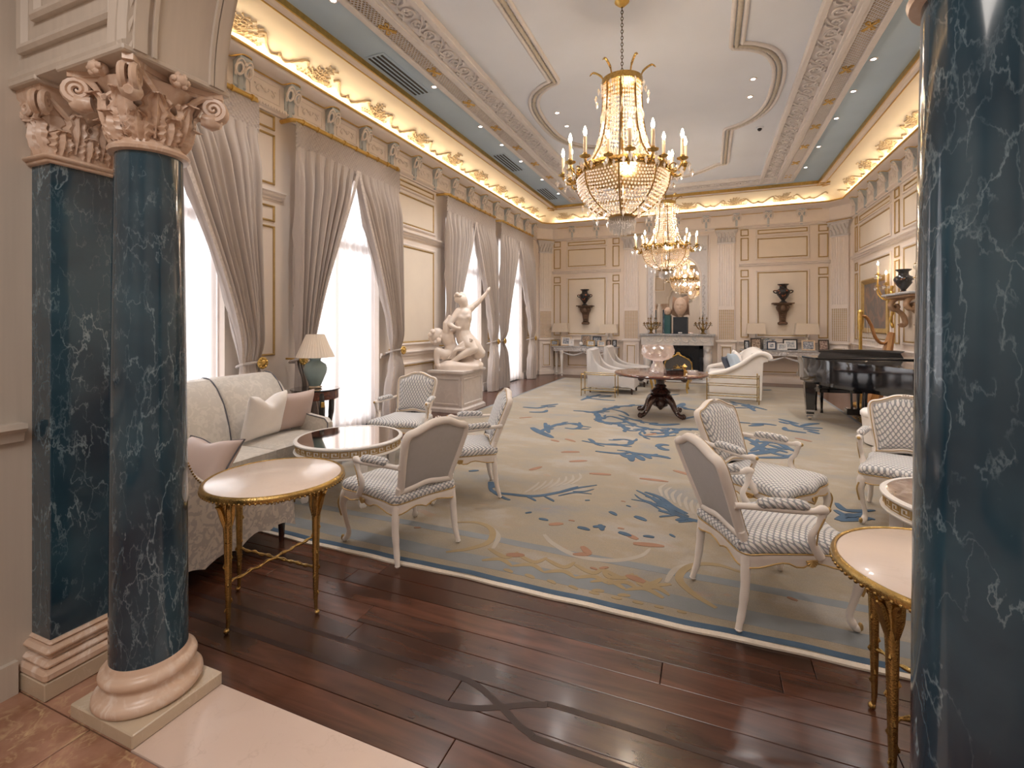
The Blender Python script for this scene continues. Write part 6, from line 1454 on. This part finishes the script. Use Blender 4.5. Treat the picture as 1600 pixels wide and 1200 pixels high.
PR = [damask('snapshot_print_%d' % k, a, b, 34, .3, .42, .58) for k, (a, b) in enumerate((((.05,.07,.12),(.6,.62,.66)), ((.55,.42,.32),(.12,.07,.05)), ((.75,.72,.68),(.25,.3,.38)), ((.12,.05,.05),(.55,.45,.40))))]
FM = {'gold': M['gold_matte'], 'pale': plain('pale_frame', (.72,.55,.38), .4), 'white': M['white_lacquer'], 'black': plain('black_frame', (.02,.02,.022), .35), 'blue': plain('navy_frame', (.03,.05,.09), .35), 'dark': plain('dark_carved_frame', (.05,.035,.025), .4, var=.4, scale=40), 'silver': plain('silver_frame', (.55,.54,.52), .25, .9), 'grey': plain('grey_frame', (.22,.23,.24), .4)}
def photo_frame(label, x0, x1, h, y, kind, pr, mat=True, group=None, bw=.03):
    w_ = x1-x0; t = thing('picture_frame', label, 'picture frame', ((x0+x1)/2, y, .8965), 0, group); t.rotation_euler = (rad(-9), 0, 0)
    mb = MB(); mb.frame(-w_/2, w_/2, 0, h, [(0,.0),(0,-.018),(bw*.4,-.024),(bw,-.014),(bw,0)]); mb.box(-w_/2+.004, w_/2-.004, -.003, .012, .004, h-.004); mb.build('frame', FM[kind], t, .4)
    b = bw
    if mat: mb = MB(); mb.box(-w_/2+b-.001, w_/2-b+.001, -.0055, -.0035, b, h-b); mb.build('mount', M['white_lacquer'], t, 0); b = bw+.035*min(1, h/.2)
    mb = MB(); mb.box(-w_/2+b, w_/2-b, -.0085, -.006, b, h-b); mb.build('photograph', PR[pr], t, 0)
    mb = MB(); mb.add([(-.02,.01,h*.6),(.02,.01,h*.6),(.02,.06+.02*h,.0+.014),(-.02,.06+.02*h,.014)], [(0,1,2,3)]); mb.tube([(0,.012,h*.6),(0,.05+.1*h,.02)], .006, 4); mb.build('easel_strut', FM['black'], t, 0)
gl = 'framed photographs on the left console'; gr_ = 'framed photographs on the right console'
for a in ((-4.47,-4.23,.17,14.05,'gold',0,'small gold photo frame at the drape end of the left console',0), (-4.17,-3.85,.29,14.12,'pale',0,'largest pale photo frame on the left console',1), (-3.89,-3.74,.20,14.03,'white',2,'narrow white photo frame on the left console',1), (-3.55,-3.26,.33,14.17,'grey',1,'tall grey photo frame behind the white ball on the left console',0), (-3.21,-2.95,.29,14.20,'blue',0,'blue photo frame at the back of the left console',0), (-3.35,-3.11,.18,14.04,'gold',2,'small gold frame with two figures in the middle of the left console',0), (-3.03,-2.80,.17,14.06,'pale',2,'small pale gold landscape frame on the left console',0), (-2.76,-2.63,.20,14.04,'dark',3,'dark red photo frame at the fireplace end of the left console',0), (-2.60,-2.47,.20,14.08,'black',0,'narrow black photo frame ending the left console',0)):
    photo_frame(a[6], a[0], a[1], a[2], a[3], a[4], a[5], bool(a[7]), gl)
for a in ((.87,1.0,.235,14.08,'black',0,'narrow black photo frame starting the right console',0), (1.02,1.28,.30,14.05,'dark',1,'carved dark gold photo frame near the fireplace end of the right console',0), (1.31,1.50,.29,14.19,'silver',2,'pale silver photo frame at the back of the right console',0), (1.52,1.62,.27,14.22,'silver',1,'tiny photo frame peeking over the others on the right console',0), (1.40,1.62,.22,14.03,'blue',0,'navy photo frame with landscape on the right console',1), (1.64,1.86,.165,13.99,'white',2,'low white photo frame at the front of the right console',0), (1.78,2.11,.28,14.14,'black',2,'large black photo frame with wide white mount on the right console',1), (2.19,2.48,.255,14.05,'pale',0,'pale wood photo frame with dark border on the right console',0), (2.55,2.78,.275,14.06,'dark',3,'dark arched icon frame at the harp end of the right console',0)):
    photo_frame(a[6], a[0], a[1], a[2], a[3], a[4], a[5], bool(a[7]), gr_)
t = thing('white_ball', 'white round ball ornament on the left console', 'ornament', (-3.52, 14.04, .897)); mb = MB(); mb.lathe([(.03,0),(.035,.006),(.02,.012)], 12); mb.build('stand', M['bronze'], t); mb = MB(); mb.ball((0,0,.07), .06, 16, 12); mb.build('ball', M['white_lacquer'], t, 1.5)
# wall brackets with kraters
def krater(label, loc, s=1, rz=0):
    t = thing('krater_vase', label, 'vase', loc, rz, 'dark Greek vases')
    mb = MB(); mb.lathe([(.085*s,0),(.09*s,.015*s),(.06*s,.03*s),(.04*s,.06*s),(.07*s,.10*s),(.14*s,.20*s),(.165*s,.27*s),(.15*s,.325*s),(.10*s,.355*s),(.085*s,.38*s),(.085*s,.43*s),(.13*s,.465*s),(.135*s,.48*s),(.12*s,.48*s),(.07*s,.44*s)], 32); mb.build('body', M['vase'], t, 1)
    for k in (-1, 1): mb = MB(); mb.tube(catmull([(k*.15*s,0,.24*s),(k*.21*s,0,.27*s),(k*.215*s,0,.31*s),(k*.15*s,0,.315*s)], 4), .014*s, 6); mb.build('handle', M['vase'], t, 1)
def herm_bracket(label, x):
    t = thing('wall_bracket', label, 'wall bracket', (x, 14.35, 0), 0, 'carved wall brackets'); m = M['bracket_dark']
    mb = MB(); mb.cbox(-.255,.255,-.26,0,2.085,2.115,.008); mb.cbox(-.20,.20,-.22,0,2.055,2.086,.01); mb.build('shelf', m, t, .4)
    mb = MB(); mb.loft([[(a*w, y, z) for a, y in ((-1,0),(-1,d),(1,d),(1,0))] for z, w, d in ((2.055,.12,-.18),(2.0,.15,-.2),(1.93,.13,-.18),(1.88,.10,-.14),(1.80,.085,-.12),(1.66,.07,-.10),(1.62,.075,-.11),(1.60,.11,-.14),(1.56,.11,-.14),(1.54,.08,-.1))])
    mb.ball((0,-.19,1.97), (.075,.05,.09), 12, 10); mb.ball((-.11,-.17,2.0), (.05,.04,.04), 8, 6); mb.ball((.11,-.17,2.0), (.05,.04,.04), 8, 6)
    for k in range(5): mb.ball((0,-.115,1.84-.045*k), (.05,.018,.02), 8, 6)
    mb.build('carved_herm', m, t, .8)
herm_bracket('dark carved wall bracket above the left console', CX-2.62); herm_bracket('dark carved wall bracket above the right console', CX+2.61)
krater('dark red-figure krater on the bracket over the left console', (CX-2.62, 14.165, 2.116)); krater('dark red-figure krater on the bracket over the right console', (CX+2.61, 14.165, 2.116))
# ================================================================== right wall: shelf, vase, sconces, painting, harp
t = thing('wall_shelf', 'pale carved scroll shelf on the right wall with a black vase', 'wall bracket', (3.26, 10.0, 0))
mb = MB(); mb.cbox(-.36,0,-.62,.62,2.06,2.10,.01); mb.build('shelf_top', M['grey_marble'], t, .4)
mb = MB(); mb.cbox(-.30,0,-.55,.55,2.02,2.062,.008); mb.build('moulding', M['bracket_pale'], t, .4)
for yy in (-.36, .36):
    mb = MB()
    for dy in (-.05, 0, .05): mb.tube(catmull([(-.04,yy+dy,2.02),(-.22,yy+dy,2.0),(-.29,yy+dy,1.90),(-.24,yy+dy,1.82),(-.19,yy+dy,1.87),(-.22,yy+dy,1.91)], 5), .03, 8); mb.tube(catmull([(-.23,yy+dy,1.84),(-.12,yy+dy,1.74),(-.08,yy+dy,1.60),(-.12,yy+dy,1.54),(-.15,yy+dy,1.58)], 5), .03, 8)
    mb.build('scroll_bracket', M['bracket_pale'], t, 1)
krater('large black and red krater on the right wall shelf', (3.07, 10.08, 2.101), .84, PI/2)
def sconce(label, y):
    t = thing('wall_sconce', label, 'wall sconce', (3.26, y, 0), 0, 'gilt crystal wall sconces')
    mb = MB(); mb.tube(catmull([(-.02,0,1.50),(-.05,.02,1.65),(-.03,-.02,1.85),(-.05,.02,2.05),(-.04,0,2.3)], 5), [.02+.012*abs(math.sin(k*.9)) for k in range(21)], 7); mb.ball((-.05,0,2.12), (.05,.06,.09), 10, 8); mb.build('backplate', M['gold'], t, 1)
    for k, (dy, dz) in enumerate(((-.24,0),(0,.20),(.24,0))):
        am = MB(); X_ = -.26 if dy == 0 else -.20
        am.tube(catmull([(-.05,0,2.1),(X_*.6,dy*.5,2.04),(X_,dy*.95,2.16+dz*.6),(X_,dy,2.30+dz)], 5), .013, 6); am.lathe([(.012,0),(.05,.012),(.052,.02),(.02,.028),(.022,.05)], 12, (X_,dy,2.30+dz)); a = am.build('branch', M['gold'], t, .9)
        c = MB(); c.lathe([(.016,.05),(.016,.19),(.012,.195)], 10, (X_,dy,2.30+dz)); c.build('candle', M['candle'], a, .8)
        c = MB(); c.lathe([(.006,.195),(.014,.215),(.015,.23),(.008,.255),(0,.275)], 8, (X_,dy,2.30+dz)); c.build('bulb', M['bulb'], a, 1)
        c = MB()
        for j in range(6): b = 2*PI*j/6; c.octa((X_+.05*math.cos(b), dy+.05*math.sin(b), 2.265+dz), .014, .045, .5)
        c.build('pendants', M['crystal_clear'], a, 0)
sconce('gilt crystal wall sconce left of the black vase shelf', 11.15); sconce('gilt crystal wall sconce right of the black vase shelf', 9.25)
t = thing('painting', 'dark framed oil painting on the right wall behind the harp', 'painting', (3.26, 12.2, 0))
mb = MB(FR @ Matrix.Translation((12.2,0,0))); mb.frame(-.85,.85,1.37,2.55,[(0,0),(0,.05),(.03,.075),(.08,.05),(.11,.03),(.11,0)]); mb.v = [(x-3.26, y-12.2, z) for x, y, z in mb.v]; mb.build('frame', M['gold_matte'], t, .5)
mb = MB(); mb.box(-.03,-.005,-.76,.76,1.46,2.46); mb.build('canvas', M['painting'], t, 0)
t = thing('harp', 'gilded concert harp standing in the far right corner', 'harp', (2.64, 10.62, 0), rad(8))
mb = MB(); mb.lathe([(.04,.10),(.035,.14),(.028,.2),(.028,1.45),(.04,1.5),(.034,1.54),(.045,1.6),(.05,1.7),(.04,1.76),(.05,1.80),(.02,1.84)], 16, (-.05,0,0)); mb.build('pillar', M['gold'], t, .8)
nk = catmull([(-.05,0,1.72),(.04,0,1.70),(.12,0,1.55),(.19,0,1.32),(.30,0,1.22),(.40,0,1.30),(.45,0,1.42)], 6)
mb = MB(); mb.tube(nk, [.05]*6+[.045]*20+[.04]*11, 8, flat=.6); mb.build('neck', M['harp_wood'], t, 1)
sb = [(.12,.12),(.24,.5),(.36,1.0),(.44,1.42)]
mb = MB(); mb.loft([[(x+a*w*.5, b*w, z-a*.1*w) for a, b in ((-1,-.7),(0,-1),(1,-.75),(1.4,0),(1,.75),(0,1),(-1,.7))] for (x, z), w in zip(sb, (.19,.155,.115,.07))]); mb.build('soundbox', M['harp_wood'], t, .7)
mb = MB(); mb.cbox(-.12,.28,-.2,.2,.012,.11,.03); mb.build('base', M['gold'], t, .6)
for k in range(20):
    f_ = (k+1)/21; p = nk[int(f_*(len(nk)-5))+3]; q0 = Vector((lerp(.08,.41,f_), 0, lerp(.12,1.36,f_)))
    mb = MB(); mb.tube([p, q0], .0018, 4, cap=False); mb.build('string', M['white_lacquer'], t, 0)
# ================================================================== grand piano, bench, ottoman
t = thing('grand_piano', 'glossy black grand piano with closed lid on the right', 'piano', (0,0,.0135))
key = [(1.44, 9.62), (2.92, 9.90)]
case = [(1.44,9.62),(1.46,9.25),(1.52,9.0),(1.66,8.62),(1.88,8.25),(2.10,7.92),(2.27,7.55),(2.40,7.25),(2.58,7.08),(2.80,7.08),(2.95,7.22),(3.0,7.5),(2.92,9.90)]
C2 = [tuple(p)[:2] for p in catmull([(x, y, 0) for x, y in case[1:12]], 5)]
C2 = [case[0]]+C2+[case[12]]
mb = MB(); mb.prism(C2, .66, .985); mb.build('case', M['piano'], t, .4)
ins = inset2(C2, -.012)
mb = MB(); mb.prism(ins, .987, 1.006); mb.build('lid', M['piano'], t, .4)
mb = MB(); mb.prism(inset2(C2, .06), .60, .66); mb.build('soundboard_ribs', M['piano'], t, .4)
mb = MB(Matrix.Translation((2.2,9.30,0)) @ Matrix.Rotation(rad(10), 4, 'Z')); mb.cbox(-.70,.70,-.30,.26,1.006,1.03,.006)
mb.loft([[(x, y, z) for x, z in ((-.60,1.03),(-.56,1.10),(-.62,1.135),(-.4,1.15),(0,1.158),(.4,1.15),(.62,1.135),(.56,1.10),(.60,1.03))] for y in (-.16, -.135)]); mb.build('music_desk', M['piano'], t, .3)
def pleg(x, y):
    mb = MB(); mb.sqlathe([(-.925,.62),(-.92,.58),(-.945,.15),(-.945,.10)], (x, y, 0)); lg = mb.build('leg', M['piano'], t, .4)
    mb = MB(); mb.sqlathe([(-.94,.17),(-.938,.155),(-.94,.14)], (x, y, 0)); mb.cbox(x-.05,x+.05,y-.03,y+.03,.045,.075,.006); mb.build('brass_band', M['chrome'], lg, .4)
    mb = MB(); mb.tube([(x-.02,y,.03),(x+.02,y,.03)], .03, 12); mb.build('caster', M['chrome'], lg, .6)
pleg(1.53, 9.10); pleg(2.78, 9.4); pleg(2.7, 7.35)
mb = MB()
for dx in (-.09, .09): mb.tube([(2.22+dx, 9.25, .62), (2.22+dx*.8, 9.27, .20)], .018, 8)
mb.cbox(2.06,2.38,9.18,9.34,.10,.20,.008); mb.build('pedal_lyre', M['piano'], t, .5)
for dx in (-.07, 0, .07): mb = MB(); mb.cbox(2.22+dx-.012,2.22+dx+.012,9.04,9.20,.07,.085,.004); mb.build('pedal', M['gold'], t, .4)
mb = MB(); mb.prism([(1.46,9.60),(2.90,9.87),(2.88,10.02),(1.44,9.76)], .66, .72); mb.build('key_bed', M['piano'], t, .3)
for k in range(52):
    f_ = k/51; mb = MB() if k == 0 else mb
    if k == 0: mb.cbox(-.0125,.0125,-.0,.145,.722,.742,.002); km = mb.mesh('white_key', .3)
    mk('white_key', km, M['white_lacquer'], t, loc=(lerp(1.50,2.84,f_), lerp(9.62,9.865,f_), 0), rz=rad(10.5))
t = thing('piano_bench', 'black piano bench seen beneath the grand piano', 'bench', (2.15, 10.05, .0135), rad(10))
mb = MB(); mb.cbox(-.40,.40,-.18,.18,.42,.50,.02); mb.build('seat', M['piano'], t, .6)
mb = MB(); mb.cbox(-.38,.38,-.16,.16,.36,.42,.005); mb.build('apron', M['piano'], t, .3)
for sx in (-1, 1):
    for sy in (-1, 1): mb = MB(); mb.sqlathe([(-.975,.40),(-.985,.08),(-.98,.0)], (sx*.34, sy*.13, 0)); mb.build('leg', M['piano'], t, .4)
t = thing('ottoman', 'round ivory upholstered ottoman under the piano tail', 'ottoman', (2.16, 7.55, .0135))
mb = MB(); mb.lathe([(.22,.0),(.27,.02),(.295,.30),(.30,.36)], 36); mb.build('skirt', M['white_sofa'], t, .8)
mb = MB(); mb.lathe([(.30,.36),(.315,.38),(.315,.42),(.29,.45),(.15,.47),(0,.475)], 36); mb.build('cushion', M['white_sofa'], t, 1)
# ================================================================== chandeliers
def chandelier():
    t = thing('chandelier', 'x', 'chandelier', group='crystal basket chandeliers')
    br = M['bronze']
    # heights are measured from the ring (z=0 at world 3.14)
    for k in range(int((4.86-4.12)/.034)): pass
    lk = MB(); lk.tube([(.011*math.cos(a), 0, .02*math.sin(a)) for a in [2*PI*j/10 for j in range(10)]], .004, 5, True); lk = lk.mesh('chain_link', 1)
    k = 0; z = .98
    while z < 1.72: mk('chain_link', lk, M['chain'], t, loc=(0,0,z), rz=(0,0,(k % 2)*PI/2)); z += .033; k += 1
    mb = MB(); mb.lathe([(.07,1.76),(.075,1.745),(.05,1.72),(.015,1.69)], 20); mb.build('ceiling_rose', M['gold'], t, .9)
    mb = MB(); mb.tube([(0,0,-.40),(0,0,.98)], .012, 8); mb.build('spindle', br, t)
    # crown
    mb = MB(); mb.lathe([(.19,.88),(.205,.885),(.205,.945),(.19,.95),(.19,.88)], 40); cr_ = mb.build('crown_ring', M['gilt_bronze'], t, .6)
    for j in range(6):
        a = 2*PI*j/6; e = Vector((math.cos(a), math.sin(a), 0)); mb = MB()
        mb.tube(catmull([e*.18+Vector((0,0,.93)), e*.21+Vector((0,0,1.01)), e*.29+Vector((0,0,1.06)), e*.33+Vector((0,0,1.03))], 4), [.008]*4+[.012]*5+[.009,.008,.006,.004], 6); mb.build('plume', M['gilt_bronze'], cr_, 1)
    def tower_r(z): return interp([(.02,.40),(.10,.345),(.22,.275),(.38,.225),(.55,.20),(.75,.19),(.90,.19)], z)
    for j in range(8):
        a = 2*PI*j/8; mb = MB(); mb.tube([(tower_r(z_)*1.02*math.cos(a), tower_r(z_)*1.02*math.sin(a), z_) for z_ in (.02,.06,.10,.16,.22,.3,.38,.46,.55,.65,.75,.9)], .009, 6); mb.build('rib', br, t, 1)
    mb = MB(); nst = 48
    for j in range(nst):
        if j % 6 == 0: continue
        a = 2*PI*j/nst; z = .88
        while z > .05:
            r_ = tower_r(z)*(.985+.0*math.sin(j)); mb.octa((r_*math.cos(a), r_*math.sin(a), z), .0115, .019); z -= .043
    for zz, n_ in ((.62,44),(.36,52),(.14,66)):
        for j in range(n_):
            a = 2*PI*j/n_; r_ = tower_r(zz)*1.08; mb.octa((r_*math.cos(a), r_*math.sin(a), zz-.05), .010, .075, .35)
    mb.build('tower_beads', M['crystal'], t, 0, 'stuff')
    # main ring
    mb = MB(); mb.lathe([(.42,-.045),(.455,-.045),(.47,-.03),(.462,-.015),(.47,.0),(.462,.03),(.44,.035),(.42,.03),(.42,-.045)], 56)
    for j in range(48): a = 2*PI*j/48; mb.ball((.468*math.cos(a), .468*math.sin(a), -.008), (.018,.018,.022), 6, 5)
    mb.build('ring_band', M['gilt_bronze'], t, .7)
    # basket
    def bowl_r(z): return interp([(-.46,.11),(-.44,.17),(-.40,.25),(-.34,.33),(-.26,.40),(-.17,.445),(-.08,.455),(-.03,.455)], z)
    mb = MB(); z = -.06; row = 0
    while z > -.45:
        r_ = bowl_r(z); n_ = max(16, int(2*PI*r_/.031)); n_ -= n_ % 8
        for j in range(n_):
            a = 2*PI*(j+.5*(row % 2))/n_; f8 = (j % (n_//8))/(n_//8); mb.octa((r_*math.cos(a), r_*math.sin(a), z-.018*math.sin(PI*f8)), .0125, .0145)
        z -= .031; row += 1
    mb.build('basket_beads', M['crystal'], t, 0, 'stuff')
    for j in range(8):
        a = 2*PI*j/8; mb = MB(); mb.tube([(bowl_r(z_)*1.03*math.cos(a), bowl_r(z_)*1.03*math.sin(a), z_) for z_ in (-.04,-.08,-.14,-.2,-.26,-.32,-.37,-.41,-.44,-.46)], .008, 6); mb.build('basket_rib', br, t, 1)
    mb = MB(); mb.lathe([(.10,-.475),(.13,-.475),(.135,-.462),(.13,-.45),(.10,-.45),(.10,-.475)], 28); mb.build('lower_ring', br, t, .8)
    mb = MB()
    for n_, r_, z_, h_ in ((34,.125,-.545,.075),(24,.085,-.565,.085),(12,.04,-.585,.085)):
        for j in range(n_): a = 2*PI*j/n_; mb.octa((r_*math.cos(a), r_*math.sin(a), z_), .0095, h_, .9)
    mb.build('bottom_prisms', M['crystal_clear'], t, 0, 'stuff')
    # candle arms
    am = MB(); am.tube(catmull([(.455,0,-.02),(.50,0,-.075),(.555,0,-.08),(.60,0,-.03),(.61,0,.01)], 4), .012, 6); am.lathe([(.014,.0),(.05,.015),(.054,.024),(.02,.032),(.02,.05)], 14, (.61,0,0))
    am.tube([(.52+.03*math.cos(a_), 0, -.035+.03*math.sin(a_)) for a_ in [.5*j for j in range(11)]], .007, 5); am = am.mesh('candle_arm', 1)
    cd_ = MB(); cd_.lathe([(.0165,.05),(.0165,.205),(.012,.21)], 12, (.61,0,0)); cd_ = cd_.mesh('candle', .8)
    bl = MB(); bl.lathe([(.007,.21),(.016,.232),(.018,.25),(.012,.275),(.004,.30),(0,.305)], 10, (.61,0,0)); bl = bl.mesh('bulb', 1)
    pd = MB(); pd.octa((0,0,0), .022, .062, .6); pd = pd.mesh('pendant_drop', 0)
    for j in range(18):
        hi = j % 3 != 1; sc_ = (1,1,1) if hi else (.86,.86,.8)
        o = mk('candle_arm', am, M['gilt_bronze'], t, rz=2*PI*j/18, sc=sc_); mk('candle', cd_, M['candle'], o); mk('bulb', bl, M['bulb'], o); [mk('pendant_drop', pd, M['crystal_clear'], o, loc=(.61+dx, dy, -.055), sc=s_) for dx, dy, s_ in ((.062,0,1),(-.03,.05,.85),(-.03,-.05,.85))]
    # free hanging drops
    dp = MB(); dp.octa((0,0,-.05), .016, .05, .7); dp = dp.mesh('crystal_drop', 0)
    for j in range(12):
        a = 2*PI*j/12+.1; mk('crystal_drop', dp, M['crystal_clear'], t, loc=(.235*math.cos(a), .235*math.sin(a), .90)); mk('crystal_drop', dp, M['crystal_clear'], t, loc=(.27*math.cos(a+.2), .27*math.sin(a+.2), .80))
        mk('crystal_drop', dp, M['crystal_clear'], t, loc=(.40*math.cos(a), .40*math.sin(a), -.30)); mk('crystal_drop', dp, M['crystal_clear'], t, loc=(.29*math.cos(a), .29*math.sin(a), -.42))
    for (z_, p_) in ((.75, 7), (.42, 9), (.10, 22), (-.18, 26)):
        l = bpy.data.lights.new('chandelier_bulb', 'POINT'); l.energy = p_; l.color = (1, .84, .67); l.shadow_soft_size = .05
        o = bpy.data.objects.new('chandelier_bulb', l); COL.objects.link(o); o.parent = t; o.location = (.05, .04, z_)
    return t
c0 = chandelier()
place(c0, 'nearer and larger looking crystal chandelier with a beaded basket and lit candles', (CX, 4.98, 3.14), .1, True)
place(c0, 'farther crystal chandelier hanging before the fireplace mirror', (CX, 10.38, 3.14), .25, False)
bpy.context.view_layer.update()
